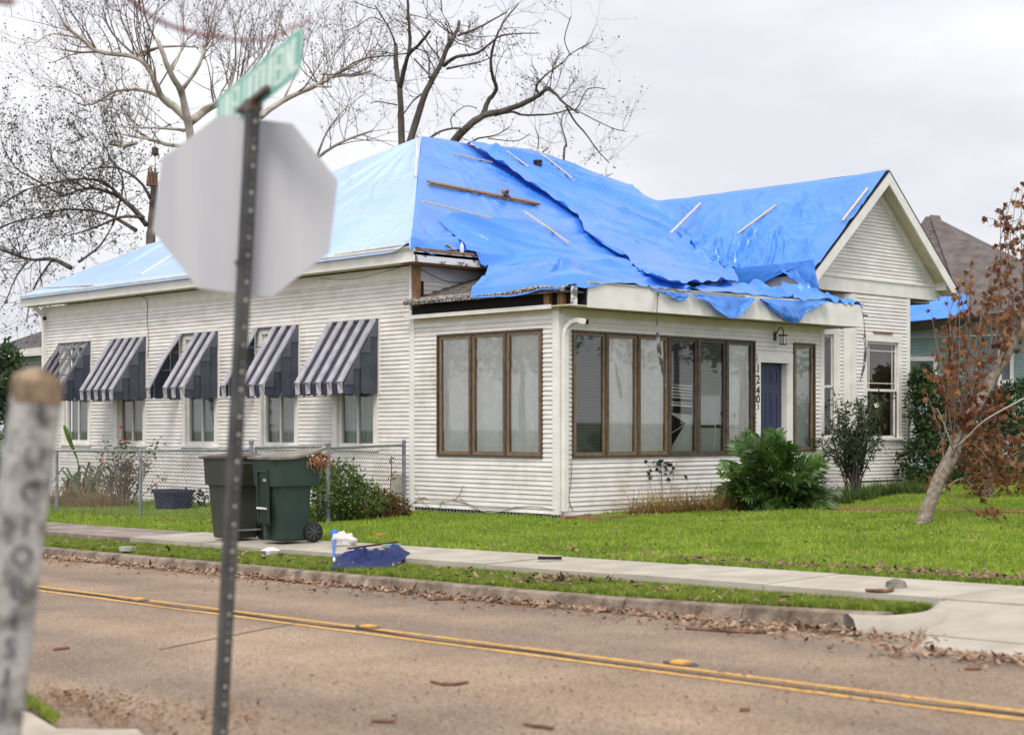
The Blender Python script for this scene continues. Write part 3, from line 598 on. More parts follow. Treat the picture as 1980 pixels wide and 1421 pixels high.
hung_window(W_bay, *bops[0], True, mat('brown_interior', (.045, .025, .012), .8, .4, 2.5, col2=(.12, .07, .035)))
hung_window(W_cant, *cops[0], False, mat('red_brown_interior', (.06, .022, .014), .8, .4, 2.5, col2=(.10, .04, .025)))
W_bay.part('torn_board', bw0+.35, bw0+1.05, zb(637), zb(633), .03, .055, M_wood, house)
GX, GZ, GS, GY = 10.78, 6.69, .868, 1.10
gcl = lambda z: (GX-(GZ-.24-z)/GS, GX+(GZ-.24-z)/GS)
wg = MB(); wg.prism([(8.5, 1.455, 4.2), (13.05, 1.455, 4.2), (13.05, 1.455, 4.5), (GX, 1.455, GZ-.25), (8.5, 1.455, 4.5)], (0, .05, 0)); wgo = wg.build('gable_wall', M_dark, house)
clapboards(W_bay, wgo, 8.5, 13.05, 4.505, 6.35, clip=gcl)
W_bay.part('frieze_board', 8.42, 13.14, 4.19, 4.47, -.02, .035, M_trim, house); W_bay.part('frieze_cap', 8.42, 13.14, 4.471, 4.51, -.02, .06, M_trim, house)
mb = MB(); mb.prism([(8.5, 2.95, 4.18), (9.95, 1.5, 4.18), (12.1, 1.5, 4.18), (13.04, 2.45, 4.18), (13.04, 1.44, 4.18), (8.5, 1.44, 4.18)], (0, 0, .012)); mb.build('soffit', mat('brown_soffit', (.20, .13, .085), .8, .2, 5), house)
for sg in (-1, 1):
    ex, ez = GX+sg*2.62, GZ-.868*2.62
    mb = MB(); A = np.array((GX, GY, GZ+.02)); B = np.array((ex, GY, ez+.02)); mb.prism([A, B, B-(0, 0, .26), A-(0, 0, .26)], (0, -.035, 0)); mb.build('bargeboard', M_trim, house)
    mb = MB(); A = np.array((GX, GY+.002, GZ-.10)); B = np.array((ex, GY+.002, ez-.10)); mb.prism([A, B, B-(0, 0, .02), A-(0, 0, .02)], (0, .35, 0)); mb.build('rake_soffit', M_cream, house)
    mb = MB(); A = np.array((GX, 1.448, GZ-.13)); B = np.array((GX+sg*2.5, 1.448, GZ-.13-.868*2.5)); mb.prism([A, B, B-(0, 0, .2), A-(0, 0, .2)], (0, -.028, 0)); mb.build('rake_trim', M_trim, house)
    mb = MB(); A = np.array((GX, GY-.04, GZ+.055)); B = np.array((ex+sg*.02, GY-.04, ez+.04)); mb.prism([A, B, B-(0, 0, .032), A-(0, 0, .032)], (0, .5, 0)); mb.build('roof_edge_strip', mat('dark_drip_edge', (.035, .033, .034), .7, .2, 9), house)
mb = MB(); mb.mm((13.06, 1.14, 4.40), (13.40, 1.45, 4.48)); mb.prism([(13.1, 1.13, 4.48), (13.40, 1.13, 4.48), (13.1, 1.13, 4.74)], (0, .32, 0)); mb.build('eave_return', M_trim, house)
# wing's left eave, seen through the gap above the porch roof
mb = MB(); mb.mm((8.17, 1.12, 4.16), (8.2, 3.1, 4.42)); mb.build('fascia_board', mat('blue_grey_paint', (.43, .44, .50), .7), house); mb = MB(); mb.mm((8.2, 1.14, 4.14), (8.5, 3.4, 4.16)); mb.build('soffit', M_wood, house)
mb = MB(); mb.box((8.25, 1.18, 4.05), (.3, .14, .12)); mb.build('broken_cornice', M_wood, house)
# ---------------- roofs
def zmain(x, y):
    if -.40 <= x <= 15.5 and 3.04 <= y <= 17.25: return min(4.45+(x+.35)*.574, 4.45+(y-3.09)*.5, 4.45+(17.17-y)*.4965, 4.45+(15.5-x)*.579)
    return -9
def zwing(x, y):
    return GZ-GS*abs(x-GX) if (abs(x-GX) <= 2.65 and 1.02 <= y <= 9.5) else -9
def zporch(x, y):
    return 3.56+min(.31*(x+.25), .26*(y+.44)) if (-.3 <= x <= 8.2 and -.5 <= y <= 3.5) else -9
def zroof(x, y): return max(zmain(x, y), zwing(x, y), zporch(x, y))
A_, B_ = np.array((5.765, 10.11, 7.96)), np.array((9.44, 10.11, 7.96))
c1, c2, c3, c4 = [np.array(p) for p in ((-.38, 3.06, 4.44), (-.38, 17.2, 4.44), (15.5, 17.2, 4.44), (15.5, 3.06, 4.44))]
for poly in ((c1, A_, c2), (c1, c4, B_, A_), (c4, c3, B_), (c3, c2, A_, B_)):
    mb = MB(); mb.prism([p-(0, 0, .06) for p in poly], (0, 0, -.05)); mb.build('roof_slope', M_shing, house)
for sg in (-1, 1):
    mb = MB(); a = (GX, 1.07, GZ); b = (GX+sg*2.6, 1.07, GZ-GS*2.6); c = (GX+sg*2.6, 8, GZ-GS*2.6); d = (GX, 8, GZ); mb.prism([np.array(p)-(0, 0, .06) for p in (a, b, c, d)], (0, 0, -.03)); mb.build('roof_slope', M_shing, house)
def rows(name, corner_pts, nrow, parent, m):   # shingle courses as lapped strips
    a, b, c, d = [np.array(p, float) for p in corner_pts]   # a-b eave, d-c top
    for i in range(nrow):
        t0, t1 = i/nrow, min(1, (i+1.25)/nrow); mb = MB(); P = [a+(d-a)*t0, b+(c-b)*t0, b+(c-b)*t1, a+(d-a)*t1]; G = []
        for k in range(19):
            s = k/18; j = np.array((0, 0, random.uniform(-.004, .006))); G.append([P[0]+(P[1]-P[0])*s+j+(0, 0, .012), P[3]+(P[2]-P[3])*s-(0, 0, .008)])
        mb.grid(G); mb.add([G[0][0], G[-1][0], G[-1][0]-(0, 0, .03), G[0][0]-(0, 0, .03)], [(0, 1, 2, 3)]); mb.build('shingle_course', m, parent)
pr = MB(); z0_ = lambda x, y: zporch(x, y)
pr.prism([(-.25, -.36, 3.53), (-.25, 3.45, 3.53), (3.0, 3.45, 4.53), (3.0, 3.43, 4.53)], (0, 0, -.03)); pr.prism([(-.25, -.36, 3.53), (3.0, 3.43, 4.53), (7.9, 3.43, 4.53), (7.9, -.36, 3.53)], (0, 0, -.03)); porch_roof = pr.build('porch_roof', M_shing, house)
rows('x', [(-.25, 3.45, 3.56), (-.25, -.40, 3.56), (1.6, 1.7, 4.13), (2.2, 3.45, 4.32)], 12, porch_roof, M_shing)
# ragged, wet shingle edge along the open rake
mb = MB(); G = []
for i in range(70):
    y_ = -.42+3.88*i/69; s_ = .012*mnoise.noise((y_*6, 1, 1)); lift = .05*math.exp(-((y_-.2)/.5)**2); G.append([(-.275, y_, 3.5+s_+lift), (-.28, y_, 3.555+s_*.5+lift), (-.2, y_, 3.60+lift), (-.0, y_, 3.648)])
mb.grid(G); mb.build('roof_edge', mat('wet_shingle_edge', (.05, .045, .04), .9, .4, 22, col2=(.42, .38, .35), bump=.7, bscale=50, lo=.45, hi=.6), house)
lay_boards()
# downspouts
def downspout(path, w_, d_, parent=house):
    mb = MB()
    for a, b in zip(path[:-1], path[1:]): mb.bar(np.array(a)-(np.array(b)-a)*.02, b, w_, d_, up=(1, 0, 0))
    mb.build('downspout', M_trim, parent)
downspout([(.20, -.40, 3.06), (.13, -.30, 3.09), (.11, -.20, 3.07), (.075, -.11, 2.98), (.06, -.085, 2.86), (.06, -.08, .12)], .07, .09)
mb = MB(); mb.mm((.195, -.45, 3.02), (.21, -.36, 3.10)); mb.build('downspout_mouth_shade', M_dark, house)  # dark plate: shade inside the pipe mouth painted on
downspout([(-.30, 16.75, 4.2), (-.1, 16.72, 4.02), (-.06, 16.72, 3.9), (-.06, 16.72, -.1)], .07, .09)
# loose service cables on the walls
M_cab = mat('grey_cable', (.17, .16, .15), .7)
mb = MB(); yc = ym(288); mb.tube(spline([(-.30, yc, 4.2), (-.05, yc, 4.1), (-.03, yc+.03, 3.7), (-.03, yc-.04, 3.3), (-.03, yc, 2.9)], 3), .008, 4)
mb.tube(spline([(-.02, ym(620), 4.16), (-.02, ym(680), 4.08), (-.02, ym(740), 4.14), (-.03, ym(777), 4.2)], 4), .007, 4)
mb.tube(spline([(.05, 3.42, 4.15), (.6, 3.42, 3.98), (1.1, 3.42, 3.98), (1.6, 3.42, 4.1)], 4), .007, 4)
mb.tube(spline([(.27, -.03, .93), (.25, -.03, .6), (.2, -.03, .3), (.3, -.03, .12)], 4), .006, 4); mb.build('service_cable', M_cab, house)
mb = MB(); yv = 3.85; mb.mm((-.09, yv-.16, .3), (-.0, yv+.16, .62)); mb.build('crawl_vent', mat('vent_metal', (.36, .33, .28), .6, .2, 9), house)
# rooftop vent pipe poking through the tarp
# ================================================================ TARPAULINS AND WHAT LIES ON THEM
def zt(x, y):
    m = min(4.45+(x+.35)*.574, 4.45+(y-3.09)*.5, 4.45+(17.17-y)*.4965, 4.45+(15.5-x)*.579) if y >= 3.0 else -9
    p = 3.60+min(.31*(x+.25), .26*(y+.44)) if y < 3.5 else -9
    q = GZ-GS*abs(x-GX) if (y >= .7 and x > 8.0) else -9
    return max(m, p, q)
def zsm(x, y, r=.13): return (2*zt(x, y)+zt(x-r, y)+zt(x+r, y)+zt(x, y-r)+zt(x, y+r))/6
def onR(px, py, up=.05):
    r = ray(px, py); lo = 15.
    for i in range(900):
        d = lo+i*.04; p = CAM+r*d
        if p[2] <= zroof(p[0], p[1])+up: return p
    return CAM+r*30
M_tarp = None
def tarp_mat(name='blue_tarpaulin', c1=(.045, .215, .72), c2=(.070, .262, .80)):
    global M_tarp
    m = mat(name, c1, .24, .1, .9, col2=c2, spec=.6, trans=.08)
    t = m.node_tree; n, l = t.nodes.new, t.links.new; b = t.nodes['Principled BSDF']
    geo = n('ShaderNodeNewGeometry')
    def layer(scale, rot, st, dist):
        mp = n('ShaderNodeMapping'); mp.inputs['Rotation'].default_value = rot; mp.inputs['Scale'].default_value = st; l(geo.outputs['Position'], mp.inputs[0])
        nz = n('ShaderNodeTexNoise'); nz.inputs['Scale'].default_value = scale; nz.inputs['Detail'].default_value = 3; nz.inputs['Distortion'].default_value = dist; l(mp.outputs[0], nz.inputs['Vector'])
        s = n('ShaderNodeMath'); s.operation = 'SUBTRACT'; s.inputs[1].default_value = .5; l(nz.outputs[0], s.inputs[0]); a = n('ShaderNodeMath'); a.operation = 'ABSOLUTE'; l(s.outputs[0], a.inputs[0]); return a.outputs[0]
    a = layer(2.6, (0, 0, .7), (4.5, .55, 1), .6); c = layer(3.2, (0, 0, -.5), (3.5, .6, 1), .8); f = layer(9, (0, 0, .2), (1.5, .8, 1), .5)
    s1 = n('ShaderNodeMath'); l(a, s1.inputs[0]); l(c, s1.inputs[1]); s2 = n('ShaderNodeMath'); s2.operation = 'MULTIPLY_ADD'; l(f, s2.inputs[0]); s2.inputs[1].default_value = .35; l(s1.outputs[0], s2.inputs[2])
    bp = n('ShaderNodeBump'); bp.inputs['Strength'].default_value = .4; bp.inputs['Distance'].default_value = .035; bp.invert = True; l(s2.outputs[0], bp.inputs['Height']); l(bp.outputs[0], b.inputs['Normal'])
    M_tarp = m
tarp_mat('pale_tarpaulin', (.36, .53, .86), (.43, .59, .88)); M_tarp_pale = M_tarp; tarp_mat()  # paler blue colour for the street-side sheet alone
def resample(P, n):
    k_ = min(len(q) for q in P); P = np.array([tuple(q)[:k_] for q in P], float); s = np.concatenate([[0], np.cumsum(np.linalg.norm(np.diff(P[:, :2], axis=0), axis=1))]); q = np.linspace(0, s[-1], n); return np.stack([np.interp(q, s, P[:, k]) for k in range(P.shape[1])], 1)
def fold_field(X, Y, folds):
    """long creases: (x0, y0, x1, y1, height, half width), each dying out towards its far end"""
    Z = np.zeros_like(X)
    for x0, y0, x1, y1, h, w_ in folds:
        dx, dy = x1-x0, y1-y0; L2 = dx*dx+dy*dy; t = np.clip(((X-x0)*dx+(Y-y0)*dy)/L2, 0, 1); bow = .06*math.sqrt(L2)*np.sin(t*PI)*math.sin(x0*7+y0*3)
        nx, ny = -dy/math.sqrt(L2), dx/math.sqrt(L2); dd = (X-x0)*nx+(Y-y0)*ny-bow; along = ((X-x0)*dx+(Y-y0)*dy)/L2
        env = np.clip(np.minimum((along+.06)/.12, (1.05-along)/.75), 0, 1); w_ = w_*.85; q = np.abs(dd)/w_
        Z += 1.9*h*env*(np.exp(-q**1.5)-.45*np.exp(-((dd-2.0*w_)/(1.3*w_))**2))
    return Z
def fan(cx, cy, a0, a1, n, l0, l1, h, w_, rng):
    o = []
    for k in range(n):
        a = rad(a0+(a1-a0)*(k+rng.uniform(-.35, .35))/max(1, n-1)); l_ = rng.uniform(l0, l1); r0 = rng.uniform(.05, .25)*l_; o.append((cx+r0*math.cos(a), cy+r0*math.sin(a), cx+l_*math.cos(a), cy+l_*math.sin(a), h*rng.uniform(.4, 1.2), w_*rng.uniform(.6, 1.4)))
    return o
def drift(n, box, ang, spread, l0, l1, h, w_, rng):
    o = []
    for k in range(n):
        x, y = rng.uniform(box[0], box[1]), rng.uniform(box[2], box[3]); a = rad(ang+rng.gauss(0, spread)); l_ = rng.uniform(l0, l1); o.append((x, y, x+l_*math.cos(a), y+l_*math.sin(a), h*rng.uniform(.3, 1.3), w_*rng.uniform(.5, 1.5)))
    return o
def wrinkle(x, y, seed, amp): return amp*mnoise.noise((x*.7, y*.7, seed+1.))
FOLDS = {}
TENTS = []   # (x, y, height, radius)
def settle(G, it, r=.13, folds=None):
    G = np.array(G)
    if folds: G[:, :, 2] += fold_field(G[:, :, 0], G[:, :, 1], folds)
    Z = np.array([[zsm(x, y, r) for x, y, _ in row] for row in G])
    for _ in range(it):
        Q = np.pad(Z, 1, mode='edge'); Z = np.maximum((Q[:-2, 1:-1]+Q[2:, 1:-1]+Q[1:-1, :-2]+Q[1:-1, 2:]+2*Z)/6, Z-.02)
    G[:, :, 2] += Z; return [list(map(tuple, row)) for row in G]
def sheet(name, label, bot, top, n, m_, layer, amp, seed, left=None, right=None, edge=.0, zoff=None, lifts=(), smooth=True):
    B = resample(bot, n); T = resample(top, n); G = []
    Lf = resample(left, m_) if left is not None else None; Rt = resample(right, m_) if right is not None else None
    for i in range(n):
        s = i/(n-1); row = []
        for j in range(m_):
            t = j/(m_-1); p = B[i, :2]*(1-t)+T[i, :2]*t
            if Lf is not None:
                p = p+(1-s)*(Lf[j, :2]-(B[0, :2]*(1-t)+T[0, :2]*t))+s*(Rt[j, :2]-(B[-1, :2]*(1-t)+T[-1, :2]*t))
            x, y = p; z = layer+wrinkle(x, y, seed, amp)
            e = min(s, 1-s, t)*n
            if edge and e < 5: z += edge*(1-e/5)*(.4+.9*max(-.3, mnoise.noise((x*2.1, y*2.1, seed+21))))
            for (lx, ly, lh, lr) in lifts: z += lh*math.exp(-((x-lx)**2+(y-ly)**2)/lr**2)
            if zoff: z += zoff(x, y, s, t)
            row.append((x, y, z))
        G.append(row)
    G = settle(G, 5, .13, FOLDS.get(seed)); mb = MB(); mb.grid(G); o = mb.build(name, M_tarp, smooth=True); tag(o, label, 'tarp'); return o
_r = random.Random(3)
FOLDS[2.] = drift(26, (0, 4, 3.6, 16), 60, 35, 1.2, 3.5, .016, .07, _r)+fan(5.6, 10.1, 180, 265, 12, 2.5, 6.5, .02, .08, _r)+drift(16, (0, 1.2, 3, 17), 180, 8, .5, 1.2, .012, .05, _r)
FOLDS[3.] = fan(5.9, 10.0, 238, 300, 13, 2.5, 6.5, .024, .07, _r)+fan(-.1, 3.1, 20, 85, 12, 1.0, 3.0, .035, .07, _r)+drift(22, (0, 8, 3.4, 9), -70, 25, 1., 3., .018, .06, _r)
FOLDS[9.] = fan(1.0, 4.6, -65, 5, 18, 2., 6.5, .055, .085, _r)+fan(.3, .2, 25, 80, 14, .8, 2.6, .045, .07, _r)+drift(34, (1, 7, -.2, 4.5), -35, 24, 1., 3.4, .035, .07, _r)+drift(26, (1, 6, -.4, 2.), -80, 12, .5, 1.6, .03, .055, _r)
FOLDS[14.] = fan(7.2, 10., -95, -25, 20, 2., 7.5, .05, .085, _r)+drift(40, (5, 9.5, 1, 9.5), -62, 26, .8, 3.4, .04, .07, _r)+drift(14, (6, 9, 2, 6), -10, 18, .6, 1.8, .03, .06, _r)
FOLDS[23.] = drift(46, (8.3, 10.6, 1.4, 7), 215, 28, .8, 2.4, .035, .06, _r)+fan(9.4, 2.9, 130, 290, 12, .6, 1.8, .035, .055, _r)+fan(8.6, 3.6, -60, 80, 10, .6, 2.0, .04, .06, _r)+drift(22, (8.2, 8.6, 1.2, 5), 20, 20, .4, 1.1, .035, .05, _r)
FOLDS[31.] = drift(30, (5, 8, -.4, 1.5), -70, 40, .3, 1.2, .06, .06, _r)
P2 = lambda pts, up=.05: [onR(a, b, up) for a, b in pts]
for _k, (_b, _a) in {2.: ((0, 5, 3.2, 16.5), 30), 3.: ((0, 8, 3.2, 9.8), -65), 9.: ((0, 7.5, -.4, 5), -50), 14.: ((5, 10, .8, 9.8), -50), 23.: ((8.2, 10.7, 1.2, 7.5), 212)}.items(): FOLDS[_k] += drift(70 if _k != 2. else 40, _b, _a, 38, .3, 1.3, .014 if _k != 2. else .007, .04, _r)
# 1: over the street-side slope and round the hip on to the front
def z1off(x, y, s, t):
    d = 0
    if t < .02: d -= .05
    d += .16*math.exp(-((x+.36)**2+(y-3.02)**2)/.09)           # lifted peak at the eave corner
    return d
bot = [(-.47, 17.28), (-.47, 14), (-.47, 10), (-.47, 6), (-.47, 3.03), (.3, 3.07), (.75, 3.2), (1.1, 3.10), (1.75, 3.16), (2.6, 3.2), (7.0, 3.3)]
top = [(5.70, 10.15), (5.72, 10.14), (5.74, 10.13), (5.76, 10.12), (5.765, 10.11), (5.9, 10.10), (6.2, 10.1), (6.6, 10.1), (7.0, 10.1), (7.3, 10.1), (9.0, 10.1)]
nb = 13*10+1
def seg_resample(P, k):
    o = []
    for a, b in zip(P[:-1], P[1:]): o += [(a[0]+(b[0]-a[0])*i/k, a[1]+(b[1]-a[1])*i/k) for i in range(k)]
    return o+[P[-1]]
def sheet_pairs(name, label, bot, top, k, m_, layer, amp, seed, zoff=None, mt=None):
    B = seg_resample(bot, k); T = seg_resample(top, k); G = []
    for (bx, by), (tx, ty) in zip(B, T):
        row = []
        for j in range(m_):
            t = j/(m_-1); x, y = bx+(tx-bx)*t, by+(ty-by)*t; z = layer+wrinkle(x, y, seed, amp)*min(1, .25+3*t)
            if zoff: z += zoff(x, y, 0, t)
            row.append((x, y, z))
        G.append(row)
    G = settle(G, 0, .07, FOLDS.get(seed)); mb = MB(); mb.grid(G); o = mb.build(name, mt or M_tarp, smooth=True); tag(o, label, 'tarp'); return o
sheet_pairs('tarpaulin', 'pale blue tarpaulin stretched over the long street-side roof slope', bot[:5], top[:5], 60, 130, .06, .026, 2., z1off, M_tarp_pale)
sheet_pairs('tarpaulin', 'blue tarpaulin from the roof peak down the front slope to the broken eave', bot[4:], top[4:], 26, 150, .06, .03, 3., z1off)
# 2: the large central sheet from mid roof down over the porch roof
bt = [onX(px, py, -.29) for px, py in ((909, 579), (960, 575), (1020, 567), (1058, 560), (1085, 556))]+[onY(px, py, -.46) for px, py in ((1133, 549), (1200, 556), (1270, 563), (1335, 572))]
tp = P2([(845, 431), (900, 434), (960, 437), (1040, 432), (1118, 424)])+[onR(1180, 440)]
lf = [bt[0]]+P2([(925, 557), (946, 536), (925, 512), (903, 488), (880, 460)], .06)+[tp[0]]
rt = [bt[-1]]+P2([(1330, 560), (1300, 525), (1262, 498), (1215, 470)], .06)+[tp[-1]]
def z2(x, y, s, t):
    e = 0
    if t < .03: e -= (.04+.15*min(1, max(0, (.9-x)/.8)))*(1-t/.03)
    if y < 1.2 and x < 1.0: e += .10*math.exp(-((x-.3)/.5)**2-((y-.0)/.5)**2)
    return e
sheet('tarpaulin', 'broad blue tarpaulin draped over the porch roof with its left corner folded back', bt, tp, 230, 190, .10, .05, 9., lf, rt, edge=.05, zoff=z2, lifts=[(lf[2][0], lf[2][1], .10, .25)])
# 3: the overlapping sheet from the ridge to the valley
lf = P2([(1240, 541), (1205, 500), (1160, 478), (1130, 456), (1115, 424), (1062, 386), (1030, 370), (985, 340), (950, 318)], .08)
tp = [(7.0, 10.15), (7.9, 10.13), (9.44, 10.11), (9.75, 9.7), (10.35, 8.9), (10.75, 8.2)]
lf += [tp[0]]
bt = P2([(1240, 541), (1270, 556), (1300, 568)], .06)+[np.array((5.6, .9, 4))]
rt = [bt[-1]]+[np.array((7.3, 2.4, 4.)), np.array((8.3, 4.0, 4.5)), np.array((9.3, 5.6, 5.5)), np.array((10.2, 7.2, 6.3))]+[tp[-1]]
sheet('tarpaulin', 'crumpled blue tarpaulin hanging from the ridge to the valley beside the gabled wing', bt, tp, 170, 240, .17, .06, 14., lf, rt, edge=.10)
# 4: over the wing, with a torn skirt at its eave
tp = [(GX+.02, 8.4), (GX+.02, 6), (GX+.02, 4), (GX+.02, 2), (GX+.02, 1.06)]
bt = [(8.75, 5.3), (8.2, 4.0), (8.1, 2.9), (8.1, 2), (8.12, 1.04)]
def z4(x, y, s, t): return .05*math.exp(-t*40)+(.03*math.sin(s*60) if t < .05 else 0)
sheet('tarpaulin', 'wrinkled blue tarpaulin over the gabled wing with its lower edge hanging torn', bt, tp, 230, 150, .10, .035, 23., None, None, edge=.03, zoff=z4)
wt = [o for o in COL.objects if o.name.startswith('tarpaulin')][-1]
# right slope of the wing, only its edge shows
mb = MB(); mb.grid([[(GX+2.75*t, 1.06+6*s, GZ-GS*2.75*t+.05) for t in np.linspace(0, 1, 12)] for s in np.linspace(0, 1, 8)]); mb.build('far_side', M_tarp, wt)
# hanging skirt pieces: belly lobe and right-hand lobe
def hang(name, px_top, px_bot, dist_plane, parent, n=40, m_=14, sway=.10, seed=0.):
    T = resample([dist_plane(*p) for p in px_top], n); B = resample([dist_plane(*p) for p in px_bot], n); G = []
    for i in range(n):
        row = []
        for j in range(m_):
            t = j/(m_-1); p = T[i]*(1-t)+B[i]*t; o = sway*t*(.5+mnoise.noise((i*.16, t*1.4, seed)))+.05*t*mnoise.noise((i*.5, t*3, seed+4)); row.append(p+np.array((-o*.6, -o, 0)))
        G.append(row)
    mb = MB(); mb.grid(G); return mb.build(name, M_tarp, parent, smooth=True)
pl = lambda px, py: onX(px, py, 8.06)
hang('hanging_skirt', [(1296, 534), (1340, 527), (1400, 520), (1470, 514), (1530, 508), (1574, 503)], [(1298, 545), (1345, 556), (1392, 566), (1422, 573), (1450, 566), (1500, 532)], pl, wt, seed=1.)
hang('hanging_skirt', [(1500, 511), (1530, 508), (1573, 502)], [(1512, 530), (1545, 552), (1580, 559)], pl, wt, n=26, seed=5., sway=.16)
# 5: the sheet lying on the right part of the porch roof, with two flaps over the fascia
bt = [onY(px, py, -.45) for px, py in ((1325, 570), (1370, 573), (1420, 576), (1470, 579), (1520, 581), (1570, 583), (1620, 583), (1668, 583))]
tp = [(4.9, .8), (5.3, 1.0), (5.7, .6), (6.1, .35), (6.6, .6), (7.1, .4), (7.6, .0), (8.0, -.2)]
def z5(x, y, s, t): return .10*math.exp(-((s-.45)/.22)**2)*t+.05*mnoise.noise((x*2.4, y*2.4, 3))
t5 = sheet('tarpaulin', 'blue tarpaulin bunched on the right end of the porch roof, two flaps hanging', bt, tp, 140, 50, .10, .05, 31., edge=.04, zoff=z5)
pf = lambda px, py: onY(px, py, -.47)
hang('hanging_flap', [(1335, 567), (1380, 571), (1420, 574), (1458, 576)], [(1337, 572), (1368, 585), (1392, 609), (1409, 617), (1428, 612), (1440, 598), (1457, 578)], pf, t5, n=36, sway=.12, seed=8.)
hang('hanging_flap', [(1464, 576), (1500, 579), (1535, 581), (1600, 582)], [(1468, 580), (1500, 606), (1528, 625), (1545, 624), (1558, 602), (1598, 585)], pf, t5, n=36, sway=.13, seed=11.)
hang('hanging_flap', [(1268, 560), (1300, 565), (1330, 569)], [(1270, 563), (1312, 582), (1322, 582), (1332, 572)], pf, t5, n=24, sway=.05, seed=14.)
# battens nailed or laid over the sheets
M_bat = mat('new_pine_batten', (.50, .39, .28), .7, .2, 8, col2=(.66, .54, .41), stretch=(3, 3, 1))
M_wht = mat('white_lath', (.60, .58, .56), .7, .1, 8)
def laid(px0, px1, wd, h, m, name, label, cat, up=.14, group=None):
    a, b = onR(*px0, up=.08), onR(*px1, up=.08)
    a[2] = zsm(*a[:2])+up; b[2] = zsm(*b[:2])+up; c = (a+b)/2; k = 0.
    for t in (.25, .5, .75):
        p = a+(b-a)*t; k = max(k, zsm(*p[:2])+up-p[2])
    a[2] += k; b[2] += k
    q = np.array((.25, -.45, .9)); mb = MB(); mb.bar(a, b, wd, h, up=q); o = mb.build(name, m); return tag(o, label, cat, group)
gB = 'battens holding down the tarpaulins'
for a, b, lab, up, m in (((807, 274), (803, 346), 'upright pale batten beside the peak of the hip roof', .13, M_wht),
        ((877, 301), (952, 318), 'short pale batten lying just below the ridge, right of the peak', .12, M_bat),
        ((959, 294), (1023, 341), 'slanting pale batten starting at the middle of the main ridge', .28, M_bat),
        ((1036, 304), (1106, 362), 'slanting pale batten beside the small dark roof vent', .28, M_bat),
        ((817, 405), (950, 437), 'long thin batten on the blue slope below the brown plank', .22, M_bat),
        ((1014, 420), (1101, 481), 'slanting pale batten low on the broad tarpaulin above the porch', .19, M_bat),
        ((1294, 462), (1354, 402), 'slanting batten on the wing slope nearest the valley', .17, M_bat),
        ((1427, 461), (1500, 406), 'slanting batten in the middle of the wing slope', .17, M_bat),
        ((1629, 437), (1677, 374), 'batten running beside the gable edge of the wing', .17, M_bat),
        ((272, 530), (345, 486), 'slanting white lath on the pale slope left of the stop sign', .07, M_wht),
        ((75, 556), (180, 551), 'white lath lying along the far left end of the eave', .07, M_wht),
        ((647, 494), (792, 470), 'white lath along the eave just right of the stop sign', .07, M_wht)):
    laid(a, b, .042, .026, m, 'batten', lab, 'batten', up, gB)
plank = laid((829, 356), (1040, 397), .17, .035, M_wood, 'plank', 'dark brown wide plank lying across the blue tarpaulin below the ridge', 'plank', .11)
p = onR(978, 384, .1); mb = MB(); R = rotxyz(.5, .3, .4); mb.box(p+(0, 0, .08), (.32, .09, .06), R); mb.box(p+(.03, 0, .13), (.24, .07, .04), rotxyz(.4, .2, 1.0)); tag(mb.build('wood_scrap', M_wood), 'small broken wood scrap lying on the brown roof plank', 'wood scrap')
p = onR(1040, 329, .1); mb = MB(); mb.tube([p, p+(0, 0, .18)], .09, 12); mb.tube([p+(0, 0, .18), p+(0, 0, .22)], [.11, .11], 12); tag(mb.build('roof_vent', mat('black_vent', (.015, .015, .018), .5)), 'small black vent pipe poking through the blue tarpaulin near the ridge', 'roof vent')
# bottle on the broken eave
p = onR(893, 489, .02); p = onY(893, 490, 3.07); b_ = thing('bottle', 'clear plastic bottle standing on the broken eave board beside the tarpaulin edge', 'bottle', p)
mb = MB(); mb.tube([p+(0, 0, z) for z in (0, .02, .10, .14, .17)], [.035, .038, .038, .03, .016], 12); mb.build('bottle_body', mat('clear_plastic', (.62, .70, .80), .15, .05, 5), b_, smooth=True)
mb = MB(); mb.tube([p+(0, 0, .17), p+(0, 0, .195)], .017, 10); mb.build('cap', M_wht, b_)
p = onY(873, 483, 3.2); mb = MB(); mb.box(p+(0, 0, .03), (.26, .04, .02), rotxyz(0, .45, 0)); tag(mb.build('wood_splinter', mat('yellow_wood', (.55, .36, .10), .7)), 'yellow splinter of fresh wood under the tarpaulin edge at the eave', 'wood scrap')
# strips torn from the porch fascia
M_strip = mat('torn_flashing', (.06, .058, .055), .5, .3, 9, col2=(.36, .36, .36), lo=.5, hi=.62)
def flat_strip(name, pts, wd, label, cat):
    P = spline(pts, 5); mb = MB(); G = []
    for i, p in enumerate(P): a = .6*math.sin(i*.35); G.append([p+np.array((-wd/2*math.cos(a), -wd/2*math.sin(a), 0)), p+np.array((0, -.012, 0)), p+np.array((wd/2*math.cos(a), wd/2*math.sin(a), 0))])
    mb.grid(G); return tag(mb.build(name, M_strip), label, cat)
flat_strip('torn_strip', [onY(1273, 566, -.47), onY(1270, 600, -.5), onY(1272, 655, -.5), onY(1278, 700, -.5), onY(1285, 735, -.5), onY(1290, 768, -.5)], .07, 'torn dark metal strip dangling from the fascia in front of the porch windows', 'metal strip')
flat_strip('torn_strip', [onY(1664, 588, -.42), onY(1670, 620, -.42), onY(1673, 660, -.42), onY(1672, 700, -.42), onY(1663, 738, -.42)], .06, 'dark strip dangling from the right end of the porch fascia beside the bay', 'metal strip')
